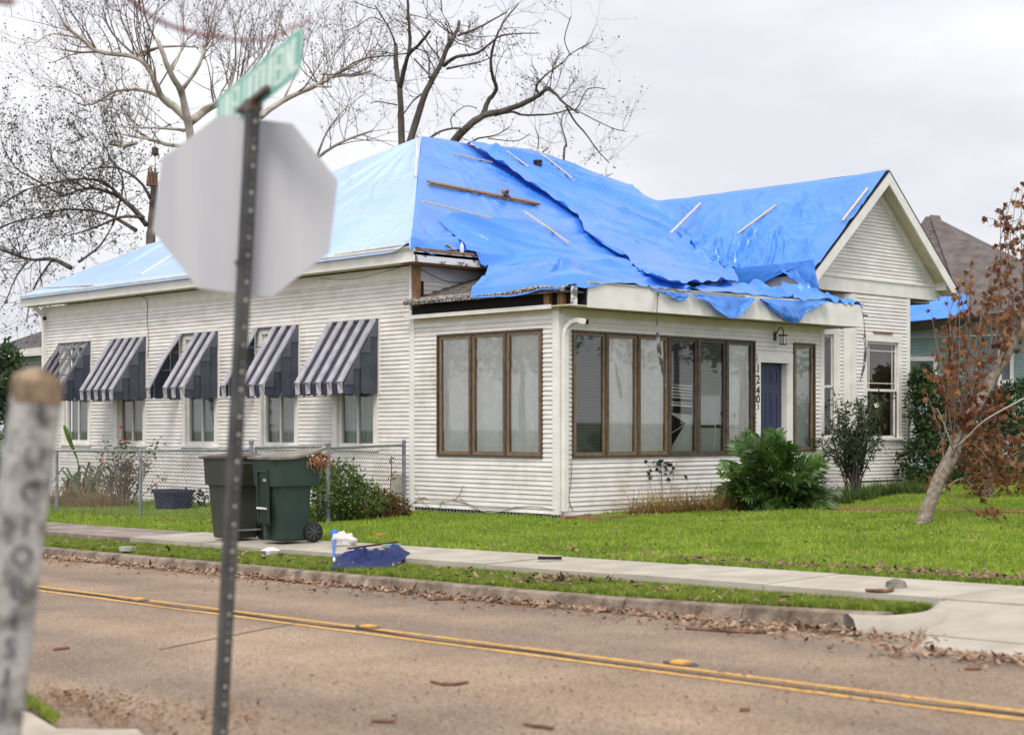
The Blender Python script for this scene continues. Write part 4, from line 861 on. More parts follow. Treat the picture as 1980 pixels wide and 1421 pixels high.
# ================================================================ STOP SIGN
M_alu = mat('sign_back_aluminium', (.42, .42, .46), .5, .06, 1.2, col2=(.48, .48, .515), spec=.4, stretch=(6, 6, .4))
M_postm = mat('galvanised_post', (.035, .035, .037), .55, .25, 8, col2=(.08, .08, .08), bump=.2, bscale=60)
UP = np.array((0, 0, 1.)); roll = rad(6.5)
su = RGT*math.cos(roll)-UP*math.sin(roll); sv = RGT*math.sin(roll)+UP*math.cos(roll); sn = -FWD+UP*.05+RGT*.06; sn /= np.linalg.norm(sn); su -= sn*(su@sn); su /= np.linalg.norm(su); sv = np.cross(sn, su)
sc = deep(475, 398, 6.92); RO = .381/math.cos(rad(22.5))
ptop, pbot = deep(489, 214, 6.84), deep(424, 1440, 6.80)
base = ptop+(pbot-ptop)*1.2
stop = thing('stop_sign', 'bare metal back of an octagonal stop sign on a leaning perforated post', 'stop sign', base)
Pn = [sc+su*RO*math.cos(rad(157.5+45*k))+sv*RO*math.sin(rad(157.5+45*k)) for k in range(8)]
mb = MB(); mb.prism([p-sn*.0 for p in Pn], -sn*.004); pl_ = mb.build('sign_plate', M_alu, stop)
mb = MB(); P3 = [sc-sn*.0046+(p-sc)*.985 for p in Pn]; mb.prism(P3, -sn*.001); mb.build('sign_face', mat('red_sign_sheeting', (.42, .02, .025), .4), stop)
# square perforated tube: four walls, holes as flat discs, their shade and light painted in two tones
pd = (ptop-pbot); pl_len = np.linalg.norm(pd); pd = pd/pl_len
ea = RGT*math.cos(rad(38))+FWD*math.sin(rad(38)); ea = ea-pd*(ea@pd); ea /= np.linalg.norm(ea); eb = np.cross(pd, ea)
if eb@FWD > 0: eb = -eb
pc0 = base; hw = .0255
mb = MB(); cs = [(-1, -.86), (-.86, -1), (.86, -1), (1, -.86), (1, .86), (.86, 1), (-.86, 1), (-1, .86)]
mb.prism([pc0+ea*hw*a+eb*hw*b for a, b in cs], ptop-base); post = mb.build('post', M_postm, stop)
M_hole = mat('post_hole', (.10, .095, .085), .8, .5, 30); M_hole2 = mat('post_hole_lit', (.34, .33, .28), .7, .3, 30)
mb = MB(); L_ = np.linalg.norm(ptop-base); k = 0
while .03+k*.0254*1.5 < L_:
    c = base+pd*(.03+k*.0254*1.5)
    for (fa, fb) in ((ea, eb), (eb, ea)):
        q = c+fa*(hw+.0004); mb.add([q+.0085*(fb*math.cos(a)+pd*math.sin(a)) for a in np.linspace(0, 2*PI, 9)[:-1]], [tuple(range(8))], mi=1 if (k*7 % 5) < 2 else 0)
    k += 1
mb.build('post_hole', [M_hole, M_hole2], stop, kind='stuff')
for f in (.26, -.26):
    mb = MB(); c = sc+sv*f+sn*.01; mb.tube([c-sn*.01, c+sn*.075], .008, 8); mb.build('bolt', M_postm, stop)
# green street name blade on the cap
M_green = mat('green_sign_sheeting', (.15, .40, .34), .4, .15, 3, col2=(.24, .50, .43)); M_wlet = mat('white_sign_letter', (.74, .82, .79), .45, .1, 12)
b0, b1 = deep(421, 190, 7.2), deep(585, 50, 6.5); b2 = deep(580, 140, 6.5)
bu = (b1-b0); bl = np.linalg.norm(bu); bu /= bl; bv = (b2-b1); bh = np.linalg.norm(bv); bv /= bh; bn = np.cross(bu, bv); bn /= np.linalg.norm(bn)
if bn@FWD > 0: bn = -bn
mb = MB(); mb.prism([b0, b1-bu*.03, b1+bv*.03, b1+bv*(bh-.03), b1+bv*bh-bu*.03, b0+bv*bh], -bn*.004); blade = mb.build('street_name_blade', M_green, stop)
mb = MB(); random.seed(41)
x = .05
while x < bl-.06:   # a name too blurred to read: strokes of tall white capitals
    kind = random.choice('IHLEOIUN'); wd = .04 if kind == 'I' else .075
    A = b0+bu*x+bv*(bh*.12)+bn*.001; H = bh*.76
    def stroke(x0, y0, x1, y1, th=.016): mb.bar(A+bu*x0+bv*y0, A+bu*x1+bv*y1, th, .002, up=bn)
    stroke(0.01, 0, .01, H)
    if kind in 'HUNO': stroke(.055, 0, .055, H)
    if kind in 'LEUO': stroke(.01, H-.008, .06, H-.008)
    if kind in 'EO': stroke(.01, .008, .06, .008)
    if kind in 'EH': stroke(.01, H/2, .055, H/2)
    if kind == 'N': stroke(.01, 0, .055, H)
    x += wd*.8+.008
mb.build('blade_lettering', M_wlet, blade)
random.seed(8)
mb = MB(); mb.box(ptop+pd*.02, (.06, .06, .05), np.stack([ea, eb, pd], 1)); mb.bar(ptop+pd*.045-bu*.15, ptop+pd*.045+bu*.15, .03, .02); mb.build('blade_bracket', mat('bracket_steel', (.10, .06, .055), .5, .2, 9), stop)
# ================================================================ CONCRETE STREET MARKER
M_cpost = mat('weathered_white_concrete', (.13, .12, .105), .95, .3, 13, col2=(.43, .415, .405), bump=.5, bscale=50, lo=.34, hi=.56)
M_rust = mat('brown_stained_concrete', (.13, .085, .055), .95, .3, 14, col2=(.31, .225, .155), bump=.5, bscale=40)
ct, cb = deep(72, 742, 4.7), deep(-16, 1440, 4.75); cdn = cb-ct; cdir = -cdn/np.linalg.norm(cdn); cbase = ct-cdir*1.75
mk = thing('street_marker', 'leaning weathered concrete street marker post with vertical dark stencilled letters', 'marker post', cbase)
ra = RGT*math.cos(rad(30))+FWD*math.sin(rad(30)); ra = ra-cdir*(ra@cdir); ra /= np.linalg.norm(ra); rb = np.cross(cdir, ra)
if rb@FWD > 0: rb = -rb
h_ = .066; ring = [(-1, -.8), (-.8, -1), (.8, -1), (1, -.8), (1, .8), (.8, 1), (-.8, 1), (-1, .8)]
G = []
for i in range(41):
    f = i/40; c = cbase+cdir*1.75*f; s_ = h_*(1.06-.10*f); G.append([c+(ra*a+rb*b)*s_*(1+.035*mnoise.noise((a*2+f*9, b*2, f*14))) for a, b in ring+[ring[0]]])
mb = MB(); mb.grid(G); mb.build('marker_shaft', M_cpost, mk, smooth=False)
G = [G[-1]]+[[ct+cdir*(.004+hh)+(ra*a+rb*b)*h_*s_*(1+.06*mnoise.noise((a*3, b*3, hh*40))) for a, b in ring+[ring[0]]] for hh, s_ in ((.012, .93), (.03, .6), (.04, .3), (.044, .02))]
mb = MB(); mb.grid(G); mb.build('marker_top', M_rust, mk)
G = [[c_+0 for c_ in r] for r in []]
mb = MB(); G = []
for i in range(9):
    row = []
    for a, b in ring+[ring[0]]:
        f = 1-(.028+.03*mnoise.noise((a*1.7, b*1.7, 4.)))*i/8; row.append(cbase+cdir*1.75*f+(ra*a+rb*b)*(h_*(1.06-.10*f)+.0012)*(1+.035*mnoise.noise((a*2+f*9, b*2, f*14))))
    G.append(row)
mb.grid(G); mb.build('marker_stain', M_rust, mk)
M_sten = mat('faded_black_stencil', (.055, .055, .08), .9, .4, 22, col2=(.21, .21, .23), lo=.42, hi=.7)
face_n, face_u = (rb, ra); 
for (fn, fu, seq, ll) in ((rb, ra, (('I', 790), ('U', 880), ('C', 945), ('I', 1010), ('O', 1066), ('B', 1127), ('I', 1185), ('S', 1243), ('I', 1300), ('I', 1360)), .085),):
    for ch, py in seq:
        f = (py-742)/700.; c = ct-cdir*(np.linalg.norm(cdn)*f)+fn*(h_*1.06+.0035)
        # centre the letter on the face
        R = np.stack([fu, cdir, fn], 1); o = letter(ch, R, c, ll, M_sten, mk, 'stencil_letter', .001)
for ch, py in (('I', 840), ('L', 905), ('I', 985), ('I', 1060)):
    f = (py-742)/700.; fn = -ra; c = ct-cdir*(np.linalg.norm(cdn)*f)+fn*(h_*1.06+.0035); letter(ch, np.stack([rb, cdir, fn], 1), c, .085, M_sten, mk, 'stencil_letter', .001)
# ================================================================ CHAIN LINK FENCE AND GATE
M_galv = mat('galvanised_pipe', (.17, .18, .20), .45, .2, 10, col2=(.27, .28, .30), metal=.3)
M_wire = mat('galvanised_wire', (.11, .112, .115), .5, .2, 10, col2=(.22, .22, .215), metal=.3)
def chain(mb, a, b, h0, h1, st=.078, r=.0024):
    a = np.array(a); b = np.array(b); ln = np.linalg.norm((b-a)[:2]); t = (b-a)/ln; H = h1-h0; s = -H
    while s < ln:
        for sg in (1, -1):
            s0, s1 = s, s+H; z0, z1 = (h0, h1) if sg > 0 else (h1, h0)
            c0, c1 = max(s0, 0), min(s1, ln)
            if c1-c0 < .02: continue
            za = z0+(z1-z0)*(c0-s0)/H; zb_ = z0+(z1-z0)*(c1-s0)/H; off = np.array((t[1], -t[0], 0))*.003*sg
            P, Q = a+t*c0+off, a+t*c1+off; mb.tube([P+(0, 0, za), Q+(0, 0, zb_)], r, 3, cap=False)
        s += st
    # knuckled top
    s = st/2
    while s < ln: 
        p = a+t*s; mb.tube([p+(0, 0, h1-.005), p+t*st*.3+(0, 0, h1+.03)], r*.9, 3, cap=False); s += st
def fpost(mb, x, y, h, r=.03): mb.tube([(x, y, gz(x, y)-.2), (x, y, gz(x, y)+h)], r, 10); return mb
FX = -3.35
yA = [onX(px, 900, FX)[1] for px in (-60, 110, 272)]; pB = onX(486, 900, -2.95); pG = onX(620, 900, -2.62); pC = onX(634, 900, -2.58); pE = np.array((-.22, 3.2, 0)); pE = onX(781, 900, -.25)
fence = thing('chain_link_fence', 'galvanised chain link fence running in front of the awning windows', 'fence', (FX, yA[1], 0))
pts = [np.array((FX, yA[0]+3, 0)), np.array((FX, yA[0], 0)), np.array((FX, yA[1], 0)), np.array((FX, yA[2], 0)), np.array((pB[0], pB[1], 0))]
HF = 1.17
for i, p in enumerate(pts):
    mb = MB(); fpost(mb, p[0], p[1], HF+(.10 if i == 4 else .0), .036 if i == 4 else .028)
    if i == 4: mb.tube([(p[0], p[1], gz(*p[:2])+HF+.10), (p[0], p[1], gz(*p[:2])+HF+.13), (p[0], p[1], gz(*p[:2])+HF+.17)], [.045, .045, .01], 10)
    mb.build('fence_post', M_galv, fence)
for a, b in zip(pts[:-1], pts[1:]):
    a3, b3 = a+(0, 0, gz(*a[:2])), b+(0, 0, gz(*b[:2])); mb = MB(); mb.tube([a3+(0, 0, HF-.01), b3+(0, 0, HF-.01)], .02, 8); mb.build('top_rail', M_galv, fence)
    mb = MB(); chain(mb, a3, b3, .04, HF); mb.build('chain_link_mesh', M_wire, fence, kind='stuff')
gate = thing('chain_link_gate', 'chain link gate leaf behind the green wheeled bins', 'gate', (pG[0], pG[1], 0))
ga, gb = pG*(1, 1, 0)+(0, 0, gz(*pG[:2])), (pB+(pG-pB)*.06)*(1, 1, 0); gb = gb+(0, 0, gz(*gb[:2]))
mb = MB(); q = [ga+(0, 0, .1), ga+(0, 0, HF+.03), gb+(0, 0, HF+.03), gb+(0, 0, .1)]
for i in range(4): mb.tube([q[i], q[(i+1) % 4]], .022, 8)
mb.build('gate_frame', M_galv, gate); mb = MB(); chain(mb, ga, gb, .1, HF+.03); mb.build('chain_link_mesh', M_wire, gate, kind='stuff')
mb = MB()
for z in (.25, .72, 1.05): mb.box(ga*(1, 1, 0)+(.01, -.05, gz(*pG[:2])+z), (.05, .11, .05))
mb.build('gate_hinge', M_galv, gate)
fence2 = thing('chain_link_fence', 'short chain link panel between the gate post and the porch corner board', 'fence', (pC[0], pC[1], 0))
for p, r, hh in ((pC, .04, HF+.06), (pE, .034, HF+.05)):
    mb = MB(); fpost(mb, p[0], p[1], hh, r); zt_ = gz(*p[:2])+hh; mb.tube([(p[0], p[1], zt_), (p[0], p[1], zt_+.02), (p[0], p[1], zt_+.05)], [r*1.2, r*1.2, .012], 10); mb.build('fence_post', M_galv, fence2)
a3, b3 = pC*(1, 1, 0)+(0, 0, gz(*pC[:2])), pE*(1, 1, 0)+(0, 0, gz(*pE[:2]))
mb = MB(); mb.tube([a3+(0, 0, HF), b3+(0, 0, HF)], .021, 8); mb.build('top_rail', M_galv, fence2)
mb = MB(); chain(mb, a3, b3, .04, HF-.01); mb.build('chain_link_mesh', M_wire, fence2, kind='stuff')
# ================================================================ WHEELED BINS
M_bin = mat('green_bin_plastic', (.016, .034, .027), .55, .12, 3, col2=(.026, .048, .039), spec=.35); M_bin2 = mat('olive_bin_plastic', (.028, .034, .023), .55, .12, 3, col2=(.042, .047, .033))
M_lid = mat('faded_bin_lid', (.12, .115, .095), .6, .2, 4, col2=(.22, .20, .165)); M_tyre = mat('black_wheel', (.012, .012, .013), .55, .2, 9)
def rrect(w_, d_, k=.18):
    o = []; r = min(w_, d_)*k
    for cx_, cy_, a0 in ((w_/2-r, d_/2-r, 0), (-w_/2+r, d_/2-r, PI/2), (-w_/2+r, -d_/2+r, PI), (w_/2-r, -d_/2+r, 1.5*PI)):
        for q in range(5): a = a0+q*PI/8; o.append((cx_+r*math.cos(a), cy_+r*math.sin(a)))
    return o
def bin_(loc, yaw, label, mbody, mlid, open_lid):
    """local frame: front faces -Y, wheels and handle at +Y"""
    t = thing('wheeled_bin', label, 'rubbish bin', (0, 0, 0), 'wheeled bins on the pavement')
    secs = [(.03, .46, .42, .02), (.06, .49, .45, .02), (.72, .57, .54, .0), (.74, .58, .56, .0)]
    mb = MB(); mb.grid([[(x, y+o, z) for x, y in rrect(w_, d_)+[rrect(w_, d_)[0]]] for z, w_, d_, o in secs]); mb.add([(x, y+.02, .03) for x, y in rrect(.46, .42)], [tuple(range(20))[::-1]])
    mb.build('bin_body', mbody, t, smooth=False)
    secs = [(.735, .60, .60, .0), (.74, .625, .67, .03), (1.08, .65, .74, .04), (1.085, .68, .77, .04), (1.11, .68, .77, .04), (1.11, .63, .72, .04)]
    mb = MB(); mb.grid([[(x, y+o, z) for x, y in rrect(w_, d_, .12)+[rrect(w_, d_, .12)[0]]] for z, w_, d_, o in secs]); mb.build('bin_collar', mbody, t)
    mb = MB()
    for s in (-1, 1): mb.prism([(s*.13-.012, -.295, .22), (s*.13-.012, -.32, .30), (s*.13-.012, -.34, .93), (s*.13-.012, -.295, .93)], (.024, 0, 0))
    mb.mm((-.14, -.34, .92), (.14, -.29, .95)); mb.build('lift_pocket_frame', mbody, t)
    mb = MB(); mb.mm((-.118, -.312, .26), (.118, -.298, .92)); mb.build('lift_pocket', mat('bin_recess_shade', (.008, .017, .014), .6), t)  # recess shade put into the colour of a darker panel
    mb = MB(); mb.tube([(-.12, -.335, .45), (.12, -.335, .45)], .014, 10); mb.build('lift_bar', mat('pale_bar', (.68, .68, .68), .4), t)
    if open_lid:
        mb = MB()
        for q in range(6): mb.mm((-.01+.018*q, -.3145, .80), (.002+.018*q, -.3135, .83))
        mb.build('bin_label', mat('worn_white_print', (.5, .52, .5), .6, .3, 40), t)
        mb = MB(); mb.mm((-.03, -.285, .06), (.03, -.235, .25)); mb.build('bin_foot', mbody, t)
    mb = MB(); tilt = .17 if open_lid else .02
    G = []
    for i in range(13):
        u = i/12; row = []
        for j in range(13):
            v = j/12; x = (u-.5)*.70; y = -.355+.80*v; dome = .05*math.sin(PI*u)*math.sin(PI*v)**.5
            z = 1.115+dome+(tilt*max(0, (v-.25))**1.6*(.45+.75*u) if open_lid else tilt*v); row.append((x, y, z))
        G.append(row)
    mb.grid(G)
    e = [G[0][j] for j in range(13)]+[G[i][12] for i in range(1, 13)]+[G[12][j] for j in range(11, -1, -1)]+[G[i][0] for i in range(11, -1, -1)]
    mb.grid([[p for p in e], [(p[0], p[1], p[2]-.03) for p in e]]); mb.build('bin_lid', mlid, t)
    mb = MB(); mb.tube([(-.26, .42, 1.0), (-.26, .48, 1.03), (.26, .48, 1.03), (.26, .42, 1.0)], .018, 8); mb.build('bin_handle', mbody, t)
    for s in (-1, 1):
        mb = MB(); mb.tube([(s*.24, .27, .135), (s*.245, .27, .135), (s*.295, .27, .135), (s*.30, .27, .135)], [.10, .135, .135, .10], 24); w_ = mb.build('wheel', M_tyre, t)
        mb = MB()
        for k in range(8): a = k*PI/4; mb.bar((s*.302, .27+.02*math.cos(a), .135+.02*math.sin(a)), (s*.302, .27+.10*math.cos(a), .135+.10*math.sin(a)), .02, .006, up=(1, 0, 0))
        mb.tube([(s*.295, .27, .135), (s*.312, .27, .135)], .028, 10); mb.build('wheel_hub', mat('grey_hub', (.06, .06, .06), .5), w_)
    mb = MB(); mb.tube([(-.3, .27, .135), (.3, .27, .135)], .014, 8); mb.build('axle', M_galv, t)
    t.location = loc; t.rotation_euler = (0, 0, yaw); return t
p = onG(542, 1049, .02); z_ = gz(p[0], p[1], .02)
b2_ = bin_((p[0]+.10, p[1]+.05, z_), -PI/2-.10, 'dark green wheeled bin with lid ajar and brown debris poking out', M_bin, M_lid, True)
p1 = onG(452, 1043, .02); bin_((p1[0]+.05, p1[1]+.05, gz(p1[0], p1[1], .02)), PI-.05, 'olive green wheeled bin standing behind the sign post', M_bin2, mat('dark_red_edge_lid', (.085, .06, .055), .5, .2, 6), False)
mb = MB(); random.seed(3); c = Vector((.10, .45, 1.06)); Mx = Matrix.Translation(b2_.location) @ Matrix.Rotation(b2_.rotation_euler[2], 4, 'Z')
for k in range(60):
    a = Vector((random.uniform(.22, .35), random.uniform(.16, .44), random.uniform(1.02, 1.16))); d = Vector((random.uniform(.02, .14), random.uniform(-.04, .12), random.uniform(-.24, .03))); d.normalize(); q = [Mx @ a, Mx @ (a+d*.07+Vector((0, 0, .01))), Mx @ (a+d*random.uniform(.1, .2))]; mb.tube([v[:] for v in q], [.012, .009, .003], 4)
o = mb.build('dead_twigs', mat('rusty_dead_leaves', (.16, .06, .02), .8, .4, 20, col2=(.34, .17, .07))); tag(o, 'bundle of rusty brown dead twigs poking from under the bin lid', 'garden waste')
# ================================================================ THINGS LEFT ON THE PAVEMENT
M_cloth = mat('navy_blanket', (.008, .016, .075), .9, .2, 6, col2=(.014, .027, .115), bump=.4, bscale=60)
c0 = onG(714, 1083, -.02); G = []
_r2 = random.Random(12); bf = []
for k in range(26):
    a = _r2.gauss(.5, .9); x, y = _r2.uniform(-.42, .42), _r2.uniform(-.45, .45); l_ = _r2.uniform(.15, .5); bf.append((x, y, x+l_*math.cos(a), y+l_*math.sin(a), _r2.uniform(.03, .085), _r2.uniform(.025, .05)))
U, V_ = np.meshgrid(np.linspace(-.5, .5, 110), np.linspace(-.5, .5, 80), indexing='ij'); FZ = fold_field(U, V_, bf)
for i in range(110):
    row = []
    for j in range(80):
        u, v = U[i, j], V_[i, j]; rx_ = .42*(1+.20*math.sin(v*7+1)*abs(v)*2+.10*mnoise.noise((v*5, 1, 1))); ry_ = .74*(1+.25*mnoise.noise((u*4, 2, 5)))
        p = c0+RGT*u*2*rx_+FWD*v*2*ry_; e = max(abs(u), abs(v))*2
        h = max(0, 1-e**6)*(.028+max(-.02, FZ[i, j]*.55)*(1-e**2)+.02*mnoise.noise((u*5, v*5, 3)))+.006+.05*math.exp(-((u-.30)/.13)**2-((v-.15)/.2)**2)
        g_ = gz(p[0], p[1], .02 if p[0] > -6.12 else (.02-.065*min(1, (-6.12-p[0])/.3))); row.append((p[0], p[1], g_+h))
    G.append(row)
mb = MB(); mb.grid(G); tag(mb.build('blanket', M_cloth, smooth=True), 'crumpled navy blue blanket dropped across the pavement edge', 'blanket')
c1_ = onG(664, 1053, .02); mb = MB(); G = []
for i in range(25):
    row = []
    for j in range(17):
        a, b = 2*PI*i/24, PI*j/16/2; r = 1+.35*mnoise.noise((math.cos(a)*1.6, math.sin(a)*1.6, b*2.5)); row.append(c1_+np.array((.13*math.sin(b)*math.cos(a)*r, .20*math.sin(b)*math.sin(a)*r, .15*math.cos(b)*r)))
    G.append(row)
mb.grid(G); tag(mb.build('rag', mat('dirty_white_rag', (.5, .46, .44), .9, .15, 12, col2=(.66, .63, .62), bump=.5, bscale=50), smooth=True), 'bunched dirty white rag beside the blue broom head', 'rag')
bt_ = thing('cleaning_pole', 'blue and white plastic pole lying over the verge beside the blanket', 'pole', onG(646, 1090, -.06))
A = onG(646, 1094, -.08)+np.array((0, 0, .03)); B = onG(646, 1048, .02)+np.array((0, 0, .10)); d_ = B-A
mb = MB(); mb.tube([A+d_*.14, A+d_*.8], .017, 8); mb.build('shaft', mat('blue_plastic', (.02, .16, .62), .4), bt_)
mb = MB(); mb.tube([A, A+d_*.14], [.010, .019], 8); mb.tube([A+d_*.8, A+d_*.93], .022, 8); mb.build('grip', mat('white_plastic', (.72, .72, .74), .4), bt_)
mb = MB(); mb.tube([A+d_*.93, A+d_*1.0, A+d_*1.08], [.035, .05, .05], 10); mb.build('head', mat('blue_plastic', (.02, .16, .62), .4), bt_)
a, b = onG(674, 1065, .02)+np.array((0, 0, .03)), onG(766, 1054, .02)+np.array((0, 0, .04)); mb = MB(); mb.bar(a, b, .05, .02); tag(mb.build('dark_stick', mat('dark_red_wood', (.06, .015, .012), .6)), 'dark reddish stick half under the navy blanket', 'stick')
a = onG(738, 1068, -.03); mb = MB(); mb.prism([a+(0, 0, .07), a+RGT*.24+(0, 0, .09), a+RGT*.22+FWD*.2+(0, 0, .08), a+FWD*.18+(0, 0, .07)], (0, 0, .02)); tag(mb.build('folded_towel', mat('pale_green_cloth', (.16, .27, .25), .9, .15, 9)), 'folded pale green towel under the blanket', 'towel')
# ================================================================ VEGETATION HELPERS
def rv(): 
    v = np.random.normal(size=3); return v/np.linalg.norm(v)
class Twigs:
    """branching shoots grown from a limb"""
    def __init__(s, leaf_p=0., leaf_size=.05, up=.25, sides=3): s.mb = MB(); s.lv = []; s.leaf_p = leaf_p; s.ls = leaf_size; s.up = up; s.sides = sides; s.n = 0
    def shoot(s, p, d, ln, r, lev, droop=0., kink=.28):
        k = 4 if lev > 0 else 3; pts = [np.array(p, float)]; d = np.array(d, float); d = d/np.linalg.norm(d)
        for i in range(k):
            d = d+rv()*kink+np.array((0, 0, s.up*.35-droop)); d = d/np.linalg.norm(d); pts.append(pts[-1]+d*ln/k)
        s.mb.tube(pts, [r*(1-.72*i/k) for i in range(k+1)], 4 if r > .02 else s.sides, cap=False); s.n += 1
        if lev > 0:
            m = random.randint(2, 4)
            for q in range(m):
                t = random.uniform(.25, 1.)*k; i = min(int(t), k-1); b = pts[i]+(pts[i+1]-pts[i])*(t-i); tg = pts[i+1]-pts[i]; tg = tg/np.linalg.norm(tg)
                s.shoot(b, tg*.75+rv()*.7, ln*random.uniform(.4, .65), r*.55, lev-1, droop, kink)
        if s.leaf_p:
            for i in range(1, k+1):
                for q in range(2):
                    if random.random() < s.leaf_p*(1.3 if lev == 0 else .6): s.lv.append((pts[i]+rv()*s.ls*.6, s.ls*random.uniform(.6, 1.3)))
    def along(s, pts, r0, r1, n, ln, lev, lo=.25, droop=0.):
        P = spline(pts, 3); k = len(P)-1
        for q in range(n):
            t = (lo+(1-lo)*random.random()**.8)*k; i = min(int(t), k-1); b = P[i]+(P[i+1]-P[i])*(t-i); tg = P[i+1]-P[i]; tg = tg/(np.linalg.norm(tg)+1e-9); rr = r0+(r1-r0)*t/k
            s.shoot(b, tg*.5+rv()*.8+np.array((0, 0, s.up)), ln*random.uniform(.6, 1.3), max(.006, min(rr*.45, .03)), lev, droop)
def leaf_quads(lv, elong=2.0, fold=.25, hang=0.):
    mb = MB(); V = []; Fc = []
    for p, s in lv:
        d = rv(); d[2] -= hang; d = d/np.linalg.norm(d); u = np.cross(d, rv()); u = u/(np.linalg.norm(u)+1e-9); nn = np.cross(d, u); w_ = s/elong*.5; b = len(V)
        V += [p, p+d*s*.45+u*w_+nn*w_*fold, p+d*s, p+d*s*.45-u*w_+nn*w_*fold]; Fc += [(b, b+1, b+2), (b, b+2, b+3)]
    mb.v = [tuple(v) for v in V]; mb.f = Fc; mb.m = [0]*len(Fc); return mb
def limb_mb(pts, r0, r1, n=7):
    P = spline(pts, 4); k = len(P)-1; q = []
    for i, p in enumerate(P): q.append(p+rv()*min(r0, .1)*.12)
    mb = MB(); mb.tube(q, [(r0+(r1-r0)*(i/k)**.85)*(1+random.uniform(-.06, .06)) for i in range(k+1)], n, jit=.05); return mb
def pix_limb(ptsc, org, scale, d, dz=0.):
    """limb measured on the photograph at the tree's own distance; it also leans to and fro in depth"""
    o = []; ph = random.random()*9; sw = random.uniform(-1, 1)
    for i, (x, y) in enumerate(ptsc): o.append(deep(org[0]+x/scale, org[1]+y/scale, d+dz+sw*(i/(len(ptsc)-1))*2.2+.25*math.sin(ph+i)))
    return o
M_bark = mat('dark_bark', (.055, .043, .036), .9, .3, 5, col2=(.12, .10, .088), bump=.7, bscale=20, stretch=(1, 1, .4))
M_twig = mat('dark_twig', (.075, .058, .05), .9, .2, 4)
M_pale = mat('pale_bark', (.24, .19, .16), .85, .3, 2.2, col2=(.56, .52, .44), bump=.4, bscale=12)
M_ptwig = mat('reddish_twig', (.12, .083, .072), .85, .25, 4, col2=(.18, .13, .115))
M_dleaf = mat('dull_leaf', (.045, .045, .026), .8, .4, 2, col2=(.10, .085, .055), trans=.2)
def tree(name, label, limbs, org, scale, d, mt, mtw, twig_n, twig_ln, lev, leaf_p, leaf_s, leaf_m, group=None, extra=None, px_r=1., up=.25, droop=0., foot=None):
    L0 = pix_limb(limbs[0][0], org, scale, d); base = np.array(foot if foot is not None else L0[0]); base = np.array((base[0], base[1], gz(base[0], base[1])-.3 if foot is None else base[2]))
    t = thing(name, label, 'tree', base, group); tw = Twigs(leaf_p, leaf_s, up)
    k = d/F_PX/scale*px_r
    for i, (pts, r0, r1) in enumerate(limbs):
        P = L0 if i == 0 else pix_limb(pts, org, scale, d)
        if i == 0: P = [base]+P
        limb_mb(P, r0*k*1.2, max(r1*k*1.15, .012), 8 if r0 > 8 else 6).build('trunk' if i == 0 else 'limb', mt, t, smooth=True)
        ln = sum(np.linalg.norm(b-a) for a, b in zip(P[:-1], P[1:]))
        if r1 < 6 or i: tw.along(P, r0*k, r1*k, int(max(1, ln*twig_n*(.25 if i == 0 else 1))), twig_ln, lev, .3 if i else .6, droop)
    if extra: extra(tw)
    tw.mb.build('twigs', mtw, t, kind='stuff')
    if tw.lv: leaf_quads(tw.lv).build('leaves', leaf_m, t, kind='stuff')
    return t
# ---------------- dark storm-broken tree behind the ridge
random.seed(21); np.random.seed(21)
C = [([(450, 940), (445, 750), (440, 560), (420, 480), (412, 285)], 21, 12), ([(440, 560), (470, 430), (500, 340), (560, 290), (632, 198)], 15, 7), ([(497, 345), (505, 250), (495, 120), (488, -30)], 11, 7),
     ([(495, 930), (560, 720), (610, 580), (690, 430), (760, 270), (810, 190), (816, 140)], 21, 8), ([(810, 228), (930, 185), (1030, 130), (1120, 80)], 8, 4), ([(720, 420), (800, 365), (920, 345), (1010, 285), (1080, 230), (1200, 215), (1330, 213)], 11, 2.5),
     ([(740, 440), (860, 415), (960, 395), (1050, 350)], 7, 3), ([(780, 912), (860, 820), (970, 740), (1080, 715), (1230, 660), (1330, 605), (1385, 570), (1430, 600), (1500, 670), (1580, 725)], 23, 4),
     ([(1560, 700), (1680, 765), (1800, 820), (1880, 840)], 3.5, 1.2), ([(1500, 680), (1560, 780), (1630, 860), (1700, 960), (1775, 1040)], 6, 1.2), ([(970, 740), (1000, 650), (1055, 570), (1030, 480), (1020, 360), (1060, 230), (1110, 130), (1200, 20)], 15, 3),
     ([(1040, 738), (1150, 715), (1230, 735), (1400, 730), (1500, 705), (1570, 690), (1640, 570), (1755, 568)], 8, 1.5), ([(1330, 605), (1310, 555), (1370, 480), (1480, 400), (1530, 345), (1665, 268)], 7, 2), ([(1525, 350), (1490, 250), (1530, 110)], 3, 1),
     ([(625, 884), (700, 840), (780, 820), (845, 825)], 5, 6), ([(775, 818), (768, 750), (855, 680), (930, 690)], 3, 1), ([(868, 922), (940, 885), (1060, 860), (1140, 810)], 6, 1.2), ([(1000, 885), (1180, 900), (1270, 855)], 3, 1),
     ([(412, 355), (240, 370), (130, 410), (45, 470), (-60, 478)], 4, 3), ([(425, 672), (300, 650), (250, 662)], 4, 1.5), ([(45, 470), (160, 478), (205, 480)], 3, 2), ([(625, 500), (625, 380), (580, 290)], 5, 2.5), ([(532, 378), (600, 450), (632, 492)], 5, 4),
     ([(692, 372), (620, 280), (560, 190), (440, 95)], 6, 2), ([(412, 287), (370, 180), (278, 35)], 6, 4), ([(330, 140), (260, 112), (170, 165), (90, 200)], 3, 1), ([(285, 60), (215, 40), (150, 10)], 3, 1), ([(748, 280), (745, 180), (728, 140)], 5, 3), ([(470, 720), (520, 650), (580, 600)], 4, 5),
     ([(1310, 1000), (1325, 900), (1305, 820)], 4, 1), ([(1310, 1000), (1390, 945)], 5, 2)]
